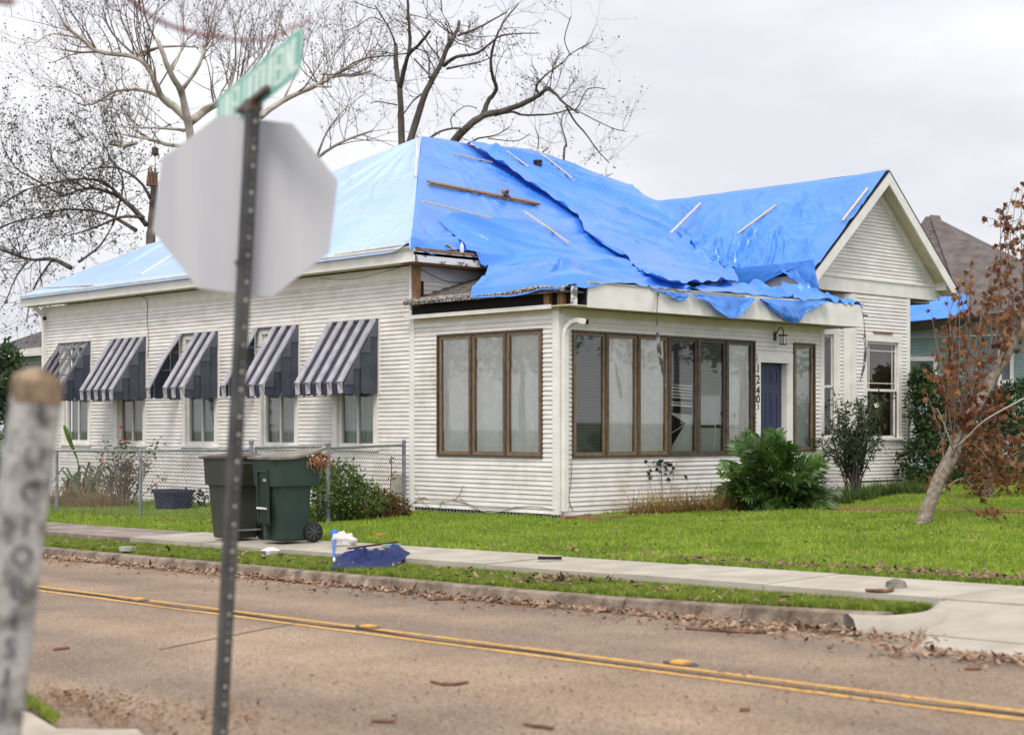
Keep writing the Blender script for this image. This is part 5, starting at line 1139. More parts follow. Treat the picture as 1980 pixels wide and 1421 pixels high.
tree('bare_tree', 'large dark storm-broken tree rising behind the peak of the blue roof', C, (640, 0), 3.3, 44, M_bark, M_twig, 2.6, 1.1, 2, .09, .07, M_dleaf, 'bare trees behind the house', up=.15)
# ---------------- pale sycamore behind the stop sign
random.seed(31); np.random.seed(31)
S = [([(760, 1000), (745, 700), (722, 490), (690, 350), (650, 280), (615, 190), (598, 150)], 20, 6), ([(738, 478), (680, 420), (620, 375), (600, 330), (560, 250), (500, 215), (380, 200), (310, 150), (240, 90)], 15, 4), ([(735, 460), (800, 412), (850, 390), (900, 372)], 14, 9),
     ([(640, 382), (540, 345), (440, 350), (350, 400), (280, 390)], 8, 2), ([(700, 560), (640, 552), (560, 530), (490, 518)], 8, 5), ([(520, 545), (470, 560), (420, 550)], 7, 4), ([(720, 500), (620, 490), (520, 488)], 6, 3), ([(990, 450), (1080, 385), (1200, 330), (1290, 280), (1420, 212)], 10, 4),
     ([(1200, 330), (1265, 332)], 5, 3), ([(1285, 285), (1350, 290), (1420, 270)], 5, 3), ([(500, 215), (620, 180), (745, 180)], 6, 2), ([(380, 200), (290, 205), (200, 240)], 4, 1.5), ([(690, 350), (760, 250), (800, 120), (830, 0)], 7, 2), ([(615, 190), (560, 80), (540, -20)], 5, 2), ([(650, 280), (700, 160), (690, 20)], 5, 2),
     ([(850, 390), (960, 250), (1060, 120)], 6, 2), ([(900, 372), (1000, 260), (1080, 60)], 5, 2), ([(560, 250), (430, 130), (390, 20)], 5, 2), ([(1080, 385), (1140, 250), (1160, 150)], 4, 2), ([(1200, 610), (1300, 545), (1420, 500)], 6, 3), ([(1210, 600), (1250, 500), (1330, 400)], 5, 2), ([(800, 412), (880, 330), (900, 200), (890, 60)], 5, 2), ([(310, 150), (200, 130), (130, 170)], 3, 1.2), ([(350, 400), (250, 340), (130, 330)], 3, 1.2)]
tree('sycamore_tree', 'pale barked tree with fine twigs spreading behind the stop sign', S, (0, 0), 1.974, 46, M_pale, M_ptwig, 4.4, 1.9, 2, .13, .08, M_dleaf, 'bare trees behind the house', up=.45)
# ---------------- snapped dark tree at the left
random.seed(33); np.random.seed(33)
B = [([(575, 1000), (580, 880), (586, 780), (590, 690), (588, 660)], 17, 12), ([(560, 860), (500, 790), (430, 740), (330, 720), (240, 750)], 9, 3), ([(548, 835), (470, 760), (380, 690), (250, 690), (100, 725)], 8, 2), ([(520, 880), (400, 815), (250, 800), (140, 830)], 7, 2), ([(270, 1022), (200, 990), (110, 990), (0, 950), (-60, 920)], 8, 3),
     ([(300, 1000), (380, 940), (430, 860)], 5, 2), ([(575, 760), (530, 690), (440, 640), (330, 650)], 6, 2), ([(540, 830), (460, 830), (360, 870), (260, 900)], 6, 2), ([(110, 990), (60, 1060), (20, 1160)], 4, 2), ([(200, 990), (130, 1100), (100, 1230)], 4, 1.5), ([(240, 750), (140, 690), (60, 640), (10, 560)], 4, 1.5), ([(100, 725), (40, 760), (-20, 800)], 4, 2), ([(0, 870), (80, 840), (200, 830)], 4, 2), ([(330, 720), (230, 660), (180, 560)], 4, 1.5), ([(430, 860), (470, 700), (420, 600), (380, 520)], 4, 1.5)]
tb = tree('snapped_tree', 'dark snapped tree with arching twiggy limbs above the left end of the blue roof', B, (0, 0), 1.974, 43, M_bark, M_twig, 8.0, 1.6, 2, .24, .09, M_dleaf, 'bare trees behind the house', up=.22)
p0 = deep(294, 342, 43); mb = MB(); 
for k in range(14): a = 2*PI*k/9; mb.tube([p0+RGT*.12*math.cos(a)+FWD*.12*math.sin(a)-(0, 0, .25), p0+RGT*.10*math.cos(a)+FWD*.10*math.sin(a)+(0, 0, .05+.28*random.random())], [.05, .006], 4)
mb.build('splintered_break', mat('raw_splinter_wood', (.16, .085, .055), .8, .3, 8), tb)
# hoist tackle hanging on a rope in front of the trunk
p = deep(300, 293, 42.5); hk = thing('rope_pulley', 'small dark pulley hanging on a thin rope beside the snapped trunk', 'pulley', p-(0, 0, .9))
mb = MB(); mb.tube([p+(0, 0, 1.0), p+(0, 0, -.6)], .012, 4); mb.build('rope', M_cab, hk); mb = MB(); mb.tube([p+(0, 0, .12), p+(0, 0, .08), p+(0, 0, -.08), p+(0, 0, -.12)], [.03, .09, .09, .03], 10); mb.build('pulley_block', M_twig, hk)
# thin saplings behind the roof
for lab, pts, d in (('thin bare shoots standing behind the right end of the main ridge', [(1090, 312), (1095, 280), (1085, 230), (1110, 200)], 47), ('single dark twig sticking up behind the right hip of the roof', [(1160, 360), (1168, 345), (1185, 335)], 46)):
    t = thing('bare_sapling', lab, 'tree', deep(pts[0][0], 700, d)); tw = Twigs(.05, .06, .4); P = [deep(pts[0][0], 600, d)]+[deep(x, y, d+.3*i) for i, (x, y) in enumerate(pts)]
    limb_mb(P, .05, .008, 6).build('trunk', M_bark, t); tw.along(P, .03, .01, 8 if d > 46.5 else 2, 1.3 if d > 46.5 else .4, 1, .7); tw.mb.build('twigs', M_twig, t, kind='stuff')
# reddish twigs of a street tree hanging into the top of the picture, close by and out of focus
random.seed(5); t = thing('overhanging_branch', 'blurred reddish bare twig hanging into the top left sky near the camera', 'branch', deep(300, -80, 5.0)); tw = Twigs(.0, .05, -.2)
P = [deep(215, -60, 5.0), deep(255, 5, 5.0), deep(330, 50, 5.1), deep(420, 72, 5.2), deep(500, 78, 5.3), deep(560, 58, 5.35), deep(603, 33, 5.4)]
limb_mb(P, .009, .0035, 6).build('twig', mat('red_twig', (.20, .06, .06), .7), t); P = [deep(60, -40, 4.6), deep(110, 30, 4.6), deep(160, 85, 4.7), deep(240, 140, 4.8)]; limb_mb(P, .004, .002, 5).build('twig', MATS['red_twig'], t)
P = [deep(-40, -8, 4.4), deep(0, 2, 4.4), deep(28, 4, 4.4)]; limb_mb(P, .012, .008, 6).build('twig', MATS['red_twig'], t)
# ---------------- leaning young maple at the right
random.seed(12); np.random.seed(12)
M_trunk = mat('grey_speckled_bark', (.14, .112, .088), .9, .3, 16, col2=(.285, .24, .195), bump=.6, bscale=35)
M_brown = mat('withered_leaf', (.19, .05, .025), .75, .4, 3.5, col2=(.32, .18, .07), trans=.3, rnd=.35)
g0 = onG(1778, 1016); d0_ = seen(g0)[2]
mp_t = thing('leaning_maple', 'leaning young tree with withered brown leaves on the front lawn', 'tree', g0)
TR = [g0-(0, 0, .1), deep(1800, 965, d0_+.1), deep(1838, 885, d0_+.2), deep(1880, 800, d0_+.3), deep(1925, 722, d0_+.4), deep(1962, 655, d0_+.5), deep(2010, 580, d0_+.6), deep(2060, 500, d0_+.7)]
limb_mb(TR, .108, .064, 12).build('trunk', M_trunk, mp_t, smooth=True)
mb = MB(); G = []
for i in range(26):
    f = i/25; c = TR[1]*(1-f)*0+(TR[2]*(1-f)+TR[3]*f); G.append([c-FWD*(.142-.02*f)+RGT*(o_*.012-.03)+np.array((0, 0, .03*mnoise.noise((f*6, 1, 1)))) for o_ in (-1, 0, 1)])
mb.grid(G); mb.build('bark_split', mat('split_bark_wood', (.07, .045, .035), .9), mp_t)
tw = Twigs(.0, .1, .7); tips = []
P = [TR[2]+(TR[3]-TR[2])*.15, deep(1836, 850, d0_-.1), deep(1822, 812, d0_-.3), deep(1812, 790, d0_-.4)]; limb_mb(P, .018, .008, 6).build('branch', M_pale, mp_t)
P = [TR[2]+(TR[3]-TR[2])*.2, deep(1870, 846, d0_-.3), deep(1905, 812, d0_-.6), deep(1980, 770, d0_-.9)]; limb_mb(P, .019, .009, 6).build('branch', M_pale, mp_t)
spots_ = []
for k in range(64):   # upright whippy shoots from the whole stem
    f = random.random(); i = min(int((.27+.73*f)*7), 6); b = TR[i]+(TR[i+1]-TR[i])*random.random(); px0 = seen(b)[0]
    tx = px0+random.gauss(-12, 42); tx = max(1762, tx)
    top = 430+max(0, (1935-tx))*1.05+random.uniform(0, 210) if tx < 1990 else 330+random.uniform(0, 160)
    if k < 7: tx = random.uniform(1930, 1985); top = 318+(1985-tx)*1.6+random.uniform(0, 30)
    dd = d0_+random.uniform(-.3, 2.0); e = deep(tx, top, dd); mid = b*.45+e*.55+RGT*random.uniform(-.12, .12)+FWD*random.uniform(-.3, .3)+np.array((0, 0, -.15))
    S_ = spline([b, mid, e], 5); tw.mb.tube(S_, [.014-.011*q/(len(S_)-1) for q in range(len(S_))], 4, cap=False); spots_ += [(S_[q], 1) for q in range(4, len(S_)) for _ in range(2)]
    for q in (5, 7, 8):
        dirn = rv()*.7+np.array((0, 0, .25)); e2 = S_[q]+dirn*random.uniform(.18, .45); m_ = (S_[q]+e2)/2+(0, 0, .05); tw.mb.tube([S_[q], m_, e2], [.006, .005, .003], 3, cap=False); spots_ += [(e2, 1), (m_, 1), (e2+rv()*.06, 1)]
for k in range(46):   # shoots spreading low to both sides of the stem
    b = TR[2]+(TR[4]-TR[2])*random.random(); e = deep(random.uniform(1765, 1985), random.uniform(700, 955), d0_+random.uniform(-.2, 2.0)); m_ = (b+e)/2+np.array((0, 0, random.uniform(-.05, .25))); S_ = spline([b, m_, e], 4); tw.mb.tube(S_, [.012-.009*q/(len(S_)-1) for q in range(len(S_))], 4, cap=False)
    spots_ += [(S_[q]+rv()*.05, 1) for q in range(3, len(S_)) for _ in range(3)]
tw.mb.build('twigs', M_ptwig, mp_t, kind='stuff')
def maple_leaf(seed):
    r = random.Random(seed); L_ = 1.; V = [(0, 0, 0)]; out_ = [(-.18, .1), (-.52, .22), (-.30, .42), (-.50, .70), (-.14, .66), (0, 1.05), (.14, .66), (.50, .70), (.30, .42), (.52, .22), (.18, .1)]
    c_ = r.uniform(1.0, 2.2)
    for x, y in out_: z = -c_*abs(x)**1.3*1.2-.25*y*y+r.uniform(-.06, .06); V.append((x*r.uniform(.4, .7), y, z))
    V.append((0, .5, .04)); n = len(out_); Fc = [(0, 1, 12), (0, 12, 11)]+[(i, i+1, 12) for i in range(1, n)]
    return V, Fc
leafm = []
for s in range(5):
    V, Fc = maple_leaf(s); leafm.append(mesh_from('leaf', V, Fc, M_brown))
def leaf_obj(me, p, s, parent, hang=1.):
    o = bpy.data.objects.new('leaf', me); COL.objects.link(o); o.parent = parent
    d = rv()*.7+np.array((0, 0, -hang)); d = d/np.linalg.norm(d); u = np.cross(d, rv()); u /= np.linalg.norm(u); R = Matrix(np.stack([u, d, np.cross(u, d)], 1).tolist())
    o.matrix_local = Matrix.Translation(Vector(p-ORG[parent])) @ (R.to_4x4()) @ Matrix.Scale(s, 4); return o
random.shuffle(spots_); vis = [q for q in spots_ if -20 < seen(q[0])[0] < 1985]
LEAFS = sorted([(random.uniform(.055, .115), p) for p, _ in vis], key=lambda q: -q[0])
for i, (s, p) in enumerate(LEAFS[:298]): leaf_obj(leafm[i % 5], p, s, mp_t)
mb = MB()
for s, p in LEAFS[298:950]:
    V, Fc = maple_leaf(random.randint(0, 40)); d = rv()*.7+np.array((0, 0, -1)); d /= np.linalg.norm(d); u = np.cross(d, rv()); u /= np.linalg.norm(u); w3 = np.cross(u, d); mb.add([p+s*(u*v[0]+d*v[1]+w3*v[2]) for v in V], Fc)
mb.build('leaves', M_brown, mp_t, kind='stuff')
# fallen twig with brown leaves beside it
fb = thing('fallen_branch', 'fallen twig with withered leaves on the lawn right of the leaning trunk', 'branch', onG(1900, 985)); P = [onG(1815, 955)+(0, 0, .25), onG(1860, 985)+(0, 0, .08), onG(1900, 1003)+(0, 0, .05), onG(1925, 1012)+(0, 0, .05)]; limb_mb(P, .012, .005, 5).build('stem', M_ptwig, fb)
for k in range(16): leaf_obj(leafm[k % 5], P[2]+(P[3]-P[2])*random.random()*1.5+rv()*.10+(0, 0, .08), .10, fb)
# ---------------- leaf clouds for evergreen masses
def ell_cloud(n, cs, size, el=2.2, skin=.5):
    lv = []
    tot = sum(c[3] for c in cs)
    for (p, rx_, rz_, wgt) in cs:
        for q in range(int(n*wgt/tot)):
            v = rv(); r = (skin+(1-skin)*random.random())**.6; lv.append((np.array(p)+v*np.array((rx_, rx_, rz_))*r*(1+.3*mnoise.noise((v[0]*2+p[0], v[1]*2+p[1], v[2]*2))), size*random.uniform(.6, 1.3)))
    return leaf_quads(lv, el, .3)
M_green = mat('dark_green_leaf', (.022, .045, .012), .75, .4, 1.5, col2=(.055, .10, .025), trans=.25); M_lime = mat('fresh_green_leaf', (.045, .09, .018), .6, .4, 2., col2=(.12, .19, .03), trans=.3)
M_green2 = mat('glossy_green_leaf', (.016, .040, .012), .42, .4, 2., col2=(.042, .085, .02), trans=.2, spec=.35)
def bush(name, label, blobs, n, size, m, stem_m=M_bark, cat='shrub', foot=None, el=2.2, group=None):
    c = np.mean([b[0] for b in blobs], axis=0); f = foot if foot is not None else np.array((c[0], c[1], gz(c[0], c[1]))); t = thing(name, label, cat, f, group); mb = MB()
    for b in blobs:
        for k in range(3):
            e = np.array(b[0])+rv()*b[1]*.7; mb.tube(spline([f+np.array((random.uniform(-.1, .1), random.uniform(-.1, .1), -.05)), (f+e)/2+rv()*.1, e], 3), [.02*(1-.1*q) for q in range(7)], 4, cap=False)
    mb.build('stems', stem_m, t, kind='stuff'); ell_cloud(n, blobs, size, el).build('leaves', m, t, kind='stuff'); return t
random.seed(44); np.random.seed(44)
D = lambda px, py, d: deep(px, py, d)
for lab, bl, n in (('dark evergreen shrub filling the gap between the bay and the leaning tree', [(D(1790, 900, 33.5), .55, .75, 1), (D(1800, 790, 33.8), .5, .7, 1), (D(1830, 850, 34.3), .7, .8, 1), (D(1785, 740, 34), .3, .4, .5)], 6500),
        ('dark evergreen shrub behind the middle of the withered leaves', [(D(1880, 890, 34.5), .75, .7, 1), (D(1890, 800, 35), .7, .8, 1), (D(1850, 940, 33.6), .5, .35, .5)], 6500),
        ('dark evergreen shrub at the right edge behind the withered tree', [(D(1960, 880, 34.5), .8, .8, 1), (D(1985, 790, 35), .7, .7, 1), (D(1930, 930, 34), .5, .4, .5)], 6500)):
    bush('evergreen_shrub', lab, bl, n, .11, M_green, group='evergreen shrubs between the houses')
# slender second trunk behind, with brown foliage
g1 = onG(1730, 968); g1 = onG(1915, 962); d1_ = seen(g1)[2]; t = thing('bare_sapling', 'thin pale double trunk with rusty leaves right behind the leaning tree', 'tree', g1)
limb_mb([g1, deep(1912, 900, d1_), deep(1905, 840, d1_), deep(1912, 760, d1_)], .055, .03, 7).build('trunk', M_trunk, t); limb_mb([g1-RGT*.1, deep(1898, 900, d1_), deep(1890, 850, d1_), deep(1880, 790, d1_)], .04, .015, 7).build('trunk', M_trunk, t)
limb_mb([g1, deep(1890, 950, d1_), deep(1860, 925, d1_), deep(1820, 950, d1_-.4)], .03, .012, 6).build('fallen_limb', M_trunk, t)
lv = [(deep(random.uniform(1860, 1985), random.triangular(780, 970, 930), d1_+random.uniform(-.6, .6)), random.uniform(.07, .13)) for _ in range(620)]; leaf_quads(lv, 1.8, .5, .6).build('leaves', mat('rusty_leaf', (.13, .048, .02), .8, .4, 1.3, col2=(.24, .11, .04), trans=.25), t, kind='stuff')
# bush at the left edge of the picture
bl = [(D(5, 720, 33), .45, .6, 1), (D(-15, 790, 32.5), .55, .7, 1), (D(22, 770, 33), .3, .55, .5), (D(10, 690, 33.3), .3, .3, .4)]
bush('evergreen_shrub', 'dark green leafy shrub at the left edge behind the concrete marker post', bl, 2200, .13, M_green2)
# ---------------- oleander beside the bay
random.seed(55); np.random.seed(55)
g = onG(1652, 962); dg_ = seen(g)[2]; t = thing('oleander_bush', 'thin multi-stemmed oleander bush in front of the bay window', 'shrub', g); tw = Twigs(0, .1, .5); lv = []
for k in range(34):
    e = deep(random.gauss(1632, 27) if k < 24 else random.uniform(1650, 1712), random.uniform(748, 880), dg_+random.uniform(-.5, .4)); f = g+np.array((random.uniform(-.12, .12), random.uniform(-.12, .12), 0)); m_ = f*.5+e*.5+(0, 0, .15)+rv()*.08; S_ = spline([f, m_, e], 5)
    tw.mb.tube(S_, [.02-.015*q/(len(S_)-1) for q in range(len(S_))], 4, cap=False)
    for q in range(4, len(S_)):
        for z in range(7): lv.append((S_[q]+rv()*.07, random.uniform(.10, .17)))
    for q in (6, 8):
        e2 = S_[q]+rv()*.3+(0, 0, .1); tw.mb.tube([S_[q], e2], [.006, .003], 3, cap=False)
        for z in range(9): lv.append((S_[q]+(e2-S_[q])*random.random()+rv()*.05, random.uniform(.10, .16)))
for px in (1705, 1715, 1690): 
    for z in range(14): lv.append((deep(px+random.gauss(0, 12), random.gauss(850, 14), dg_-.3), .13))
tw.mb.build('stems', M_bark, t, kind='stuff'); leaf_quads(lv, 4.5, .25).build('leaves', mat('oleander_leaf', (.022, .042, .016), .6, .4, 2, col2=(.06, .095, .035), trans=.15), t, kind='stuff')
mb = MB(); c = deep(1695, 783, dg_-.4)
for k in range(5): a = 2*PI*k/5; mb.add([c, c+RGT*.05*math.cos(a)+(0, 0, .05*math.sin(a)), c+RGT*.05*math.cos(a+.8)+(0, 0, .05*math.sin(a+.8))-FWD*.02], [(0, 1, 2)])
mb.build('flower', mat('pale_yellow_petal', (.72, .66, .42), .6), t)
# ---------------- split-leaf philodendron by the door
random.seed(66); np.random.seed(66)
M_phil = mat('philodendron_leaf', (.028, .068, .014), .36, .4, 2.6, col2=(.095, .185, .032), trans=.25, spec=.5, rnd=.3)
def phil(seed):
    r = random.Random(seed); V = []; Fc = []; n = 8; droop = r.uniform(.15, .5); mid = [(0, y, -droop*y*y) for y in np.linspace(0, 1, n+1)]
    V += mid
    for i in range(n):
        y = i/n; ln = .62*math.sin(PI*(.18+.72*y))*r.uniform(.85, 1.15); w_ = .10
        for sg in (-1, 1):
            a = .35+.75*y; b = len(V); x0, y0, z0 = mid[i]; ym_ = y0+.06; dx, dy = sg*math.cos(a), math.sin(a); px_, py_ = -dy*sg, dx*sg
            zz = lambda k: z0-.30*(k*ln)**2*2-.05+.05*r.uniform(-1, 1)
            V += [(0, y0+.015, z0), (0, y0+.115, z0-.005), (dx*ln*.5+px_*w_*.8, ym_+dy*ln*.5+py_*w_*.8, zz(.5)+.07), (dx*ln*.5-px_*w_*.8, ym_+dy*ln*.5-py_*w_*.8, zz(.5)+.05), (dx*ln, ym_+dy*ln, zz(1.)+.02)]
            Fc += [(b, b+3, b+2, b+1), (b+3, b+4, b+2)] if sg > 0 else [(b+1, b+2, b+3, b), (b+2, b+4, b+3)]
    b = len(V); x0, y0, z0 = mid[-1]; V += [(-.07, .92, z0+.03), (.07, .92, z0+.03), (0, 1.2, z0-.1)]; Fc += [(b, b+1, b+2)]
    return V, Fc
phm = [mesh_from('leaf', *phil(s), M_phil) for s in range(6)]
def phil_plant(label, clumps, n, d, size, foot):
    t = thing('philodendron', label, 'plant', foot); st = MB()
    for k in range(n):
        cpx, cpy, rxp, ryp = random.choice(clumps); a = random.uniform(0, 2*PI); r = math.sqrt(random.random()); px, py = cpx+rxp*r*math.cos(a), cpy+ryp*r*math.sin(a); dd = d-.55*math.sqrt(max(0, 1-r*r))+random.uniform(-.25, .45); p = deep(px, py, dd)
        f = foot+np.array((random.uniform(-.2, .2), random.uniform(-.12, .12), .02)); st.tube(spline([f, (f+p)/2+np.array((0, 0, .18)), p], 4), .012, 4, cap=False)
        outw = p-(foot+np.array((0, 0, .35))); outw = outw/np.linalg.norm(outw); dirn = outw*.9+rv()*.35-FWD*.35+np.array((0, 0, .12-.35*(1 if py > cpy+ryp*.3 else 0))); dirn /= np.linalg.norm(dirn)
        nrm_ = np.array((0, 0, 1.))*.8-FWD*.7+rv()*.35; u = np.cross(dirn, nrm_); u /= np.linalg.norm(u); w3 = np.cross(u, dirn); o = bpy.data.objects.new('leaf', phm[k % 6]); COL.objects.link(o); o.parent = t
        s = size*random.uniform(.75, 1.25); o.matrix_local = Matrix.Translation(Vector(p-dirn*s*.4-foot)) @ Matrix(np.stack([u, dirn, w3], 1).tolist()).to_4x4() @ Matrix.Scale(s, 4)
    st.build('stalks', mat('leaf_stalk', (.045, .06, .02), .6, .3, 5), t, kind='stuff'); return t
g = onG(1500, 986); dgp = seen(g)[2]
phil_plant('large glossy split-leaf philodendron growing below the front door', [(1520, 935, 62, 42), (1520, 935, 62, 42), (1480, 885, 34, 28), (1562, 950, 40, 34), (1435, 925, 34, 30), (1500, 960, 70, 26)], 92, dgp+.05, .42, g)
mb = MB()
g = onG(1385, 975); phil_plant('small yellowing philodendron under the left door-side window', [(1382, 908, 28, 28)], 12, seen(g)[2]+.4, .34, g)
# ---------------- straw-coloured grass clump and weeds along the porch wall
random.seed(77); np.random.seed(77)
def blades(name, label, cat, spots, n, ln, m, wd=.012, lean=.7, kind=None, parent_thing=True):
    mb = MB(); V = []; Fc = []
    for q in range(n):
        c, r = random.choice(spots); a = random.uniform(0, 2*PI); p = np.array(c)+np.array((math.cos(a), math.sin(a), 0))*r*math.sqrt(random.random()); l_ = ln*random.uniform(.5, 1.2); d = np.array((random.gauss(0, lean), random.gauss(0, lean), 1.)); d /= np.linalg.norm(d); s_ = np.cross(d, (0, 0, 1.))+rv()*.1; s_ /= np.linalg.norm(s_); b = len(V); bend = random.uniform(.2, .7)
        for t in (0, .4, .75, 1.): 
            c_ = p+d*l_*t+np.array((d[0], d[1], -.9))*l_*bend*t*t*.6; c_[2] = max(c_[2], gz(c_[0], c_[1])+.01); w_ = wd*(1-t*.85)/2; V += [c_-s_*w_, c_+s_*w_]
        Fc += [(b+2*i, b+2*i+1, b+2*i+3, b+2*i+2) for i in range(3)]
    mb.v = [tuple(v) for v in V]; mb.f = Fc; mb.m = [0]*len(Fc)
    if not parent_thing: return mb
    o = mb.build(name, m); return tag(o, label, cat)
M_straw = mat('straw_grass', (.20, .12, .035), .85, .4, 1.5, col2=(.34, .24, .09), trans=.2); M_weed = mat('weed_green', (.045, .085, .018), .8, .4, 2, col2=(.10, .15, .03), trans=.25)
sp = [(onG(px, py), r) for px, py, r in ((1300, 992, .35), (1350, 990, .4), (1400, 988, .4), (1440, 987, .3), (1250, 996, .3))]
blades('straw_grass_clump', 'collapsed clump of straw-coloured long grass left of the philodendron', 'grass clump', sp, 1500, .62, M_straw, .014, .9)
sp = [(onG(px, py)+(0, .0, 0), r) for px, py, r in ((1330, 975, .25), (1380, 972, .3), (1290, 980, .3), (1420, 972, .25))]
blades('green_weeds', 'thin green weeds growing up the porch wall behind the straw grass', 'weeds', sp, 700, .75, M_weed, .010, .35)
sp = [(onG(px, py), .3) for px, py in ((1690, 962), (1720, 958), (1750, 955), (1780, 958), (1660, 968), (1620, 975))]
blades('long_grass', 'tall uncut grass along the foot of the bay wall', 'grass clump', sp, 1600, .42, M_weed, .014, .45)
def vine(label, pts, n, m, name='dead_vine', r=.009, lv=None, lm=None):
    t = thing(name, label, 'vine', pts[0][0]); mb = MB()
    for P in pts: mb.tube(spline(P, 4), [r*(1-.5*i/(4*(len(P)-1))) for i in range(4*(len(P)-1)+1)], 4, cap=False)
    mb.build('stems', m, t, kind='stuff')
    if lv: leaf_quads(lv, 1.7, .3).build('leaves', lm, t, kind='stuff')
M_dv = mat('bleached_vine', (.40, .35, .31), .9, .2, 12)
X0 = lambda px, py: onX(px, py, -.035)
vine('bleached dead vine stems clinging low on the porch side wall', [[X0(795, 975), X0(815, 962), X0(835, 966), X0(860, 970), X0(880, 963)], [X0(877, 970), X0(888, 955), X0(895, 938)], [X0(880, 965), X0(920, 978), X0(970, 982), X0(1030, 978), X0(1072, 985)], [X0(890, 962), X0(925, 985), X0(960, 990), X0(1000, 978)], [X0(850, 980), X0(856, 967), X0(862, 978)], [X0(803, 940), X0(812, 962), X0(830, 980)]], 0, M_dv)
Y0_ = lambda px, py: onY(px, py, -.04)
lvv = [(Y0_(random.gauss(1262, 9) if k % 2 else random.gauss(1300, 9), random.uniform(893, 925))+rv()*.03, .11) for k in range(38)]+[(Y0_(random.uniform(1270, 1290), random.uniform(888, 897)), .1) for k in range(10)]
vine('dark wilted creeper on the clapboards below the broken window', [[Y0_(1279, 985), Y0_(1280, 940), Y0_(1276, 900), Y0_(1262, 892), Y0_(1256, 910)], [Y0_(1278, 900), Y0_(1295, 893), Y0_(1303, 910), Y0_(1300, 930)]], 0, M_twig, 'creeper', .006, lvv, mat('wilted_dark_leaf', (.03, .035, .025), .8, .4, 3))
# brick edging, broken, at the porch corner
random.seed(6)
for i, (px, py, a, l, lab) in enumerate(((1098, 1006, .2, .30, 'broken red brick at the foot of the porch corner board'), (1120, 1004, -.7, .34, 'tilted red tile fragment beside the porch corner'), (1150, 1009, .1, .36, 'flat red brick edging piece along the porch bed'), (1195, 1006, .25, .40, 'flat red brick edging piece under the wilted vine'), (1225, 1004, .35, .22, 'small red brick bit farthest right along the porch bed'))):
    p = onG(px, py); mb = MB(); mb.box(p+(0, 0, .04), (l, .10, .055), rotxyz(random.uniform(-.25, .25), random.uniform(-.25, .15), a)); tag(mb.build('loose_brick', M_brk), lab, 'brick', 'loose bricks edging the porch bed')
# concrete step stub by the path
p = onG(1598, 975); mb = MB(); mb.box(p+(0, 0, .06), (.55, .30, .10), rotz(.1)); tag(mb.build('step_stone', mat('step_concrete', (.16, .125, .11), .9, .3, 9, bump=.4)), 'low worn concrete step at the end of the brick path', 'step')
# ---------------- behind the chain link fence
random.seed(88); np.random.seed(88)
g = onX(232, 965, -1.6); g[2] = gz(*g[:2]); dgr = seen(g)[2]; t = thing('hibiscus_bush', 'twiggy shrub with a few red blooms behind the fence under the second awning', 'shrub', g); tw = Twigs(0, .06, .6); lv = []
for k in range(46):
    e = deep(random.triangular(182, 330, 235), random.uniform(835, 930) if k < 34 else random.uniform(890, 950), dgr+random.uniform(-.5, .5)); f = g+np.array((random.uniform(-.2, .2), random.uniform(-.35, .35), 0)); S_ = spline([f, (f+e)/2+rv()*.1, e], 5); tw.mb.tube(S_, [.012-.009*q/10 for q in range(len(S_))], 4, cap=False)
    for q in range(6, len(S_)):
        for z in range(5): lv.append((S_[q]+rv()*.1, random.uniform(.05, .09)))
tw.mb.build('stems', mat('grey_stem', (.11, .085, .07), .9, .3, 6), t, kind='stuff'); leaf_quads(lv, 1.7, .3).build('leaves', mat('dull_olive_leaf', (.06, .07, .028), .8, .4, 4, col2=(.20, .14, .085), trans=.2), t, kind='stuff')
mb = MB()
M_red = mat('red_petal', (.55, .012, .03), .6)
for px, py in ((234, 827), (237, 847), (195, 892), (226, 944), (300, 937)):
    c = deep(px, py, dgr-.5); mb = MB()
    for k in range(6): a = 2*PI*k/6; mb.add([c, c+RGT*.03*math.cos(a)+np.array((0, 0, .033*math.sin(a)))-FWD*.02, c+RGT*.03*math.cos(a+.9)+np.array((0, 0, .033*math.sin(a+.9)))-FWD*.03], [(0, 1, 2)])
    mb.build('flower', M_red, t)
g = onX(150, 968, -1.7); g[2] = gz(*g[:2]); dgr = seen(g)[2]; t = thing('drooping_yucca', 'half-dead strap-leaved plant drooping behind the fence beside the marker post', 'plant', g)
def straps(n, m, name, lo, hi, dead):
    mb = MB()
    for k in range(n):
        px = random.uniform(118, 215); top = deep(px, random.uniform(lo, hi), dgr+random.uniform(-.4, .4)); f = g+np.array((random.uniform(-.2, .2), random.uniform(-.5, .4), .15)); dr = top+RGT*random.uniform(-.5, .5)+np.array((0, 0, -random.uniform(.3, .75) if dead else random.uniform(-.5, .05))); S_ = spline([f, f*.4+top*.6+(0, 0, .08), top, dr], 4); G = []
        for q, p in enumerate(S_): w_ = (.028 if not dead else .018)*(math.sin(PI*min(1, .15+q/len(S_)*.9))+.1); G.append([p-RGT*w_+FWD*w_*.4, p+RGT*w_])
        mb.grid(G)
    mb.build(name, m, t, kind='stuff')
straps(20, mat('yucca_green', (.045, .07, .03), .6, .4, 3, col2=(.12, .14, .07), trans=.2), 'green_leaves', 885, 935, False); straps(55, mat('dead_frond', (.12, .075, .045), .9, .4, 6, col2=(.30, .21, .14)), 'dead_leaves', 925, 955, True)
mb = MB(); a = deep(156, 930, dgr); b = deep(124, 822, dgr-.2); S_ = spline([a, deep(150, 890, dgr), deep(138, 860, dgr-.1), b], 4); mb.grid([[p-RGT*w_, p+RGT*w_] for p, w_ in zip(S_, (.012, .012, .012, .014, .016, .02, .026, .034, .042, .05, .05, .045, .02))]); mb.build('upright_leaf', mat('bright_frond', (.10, .17, .03), .6, .3, 4), t)
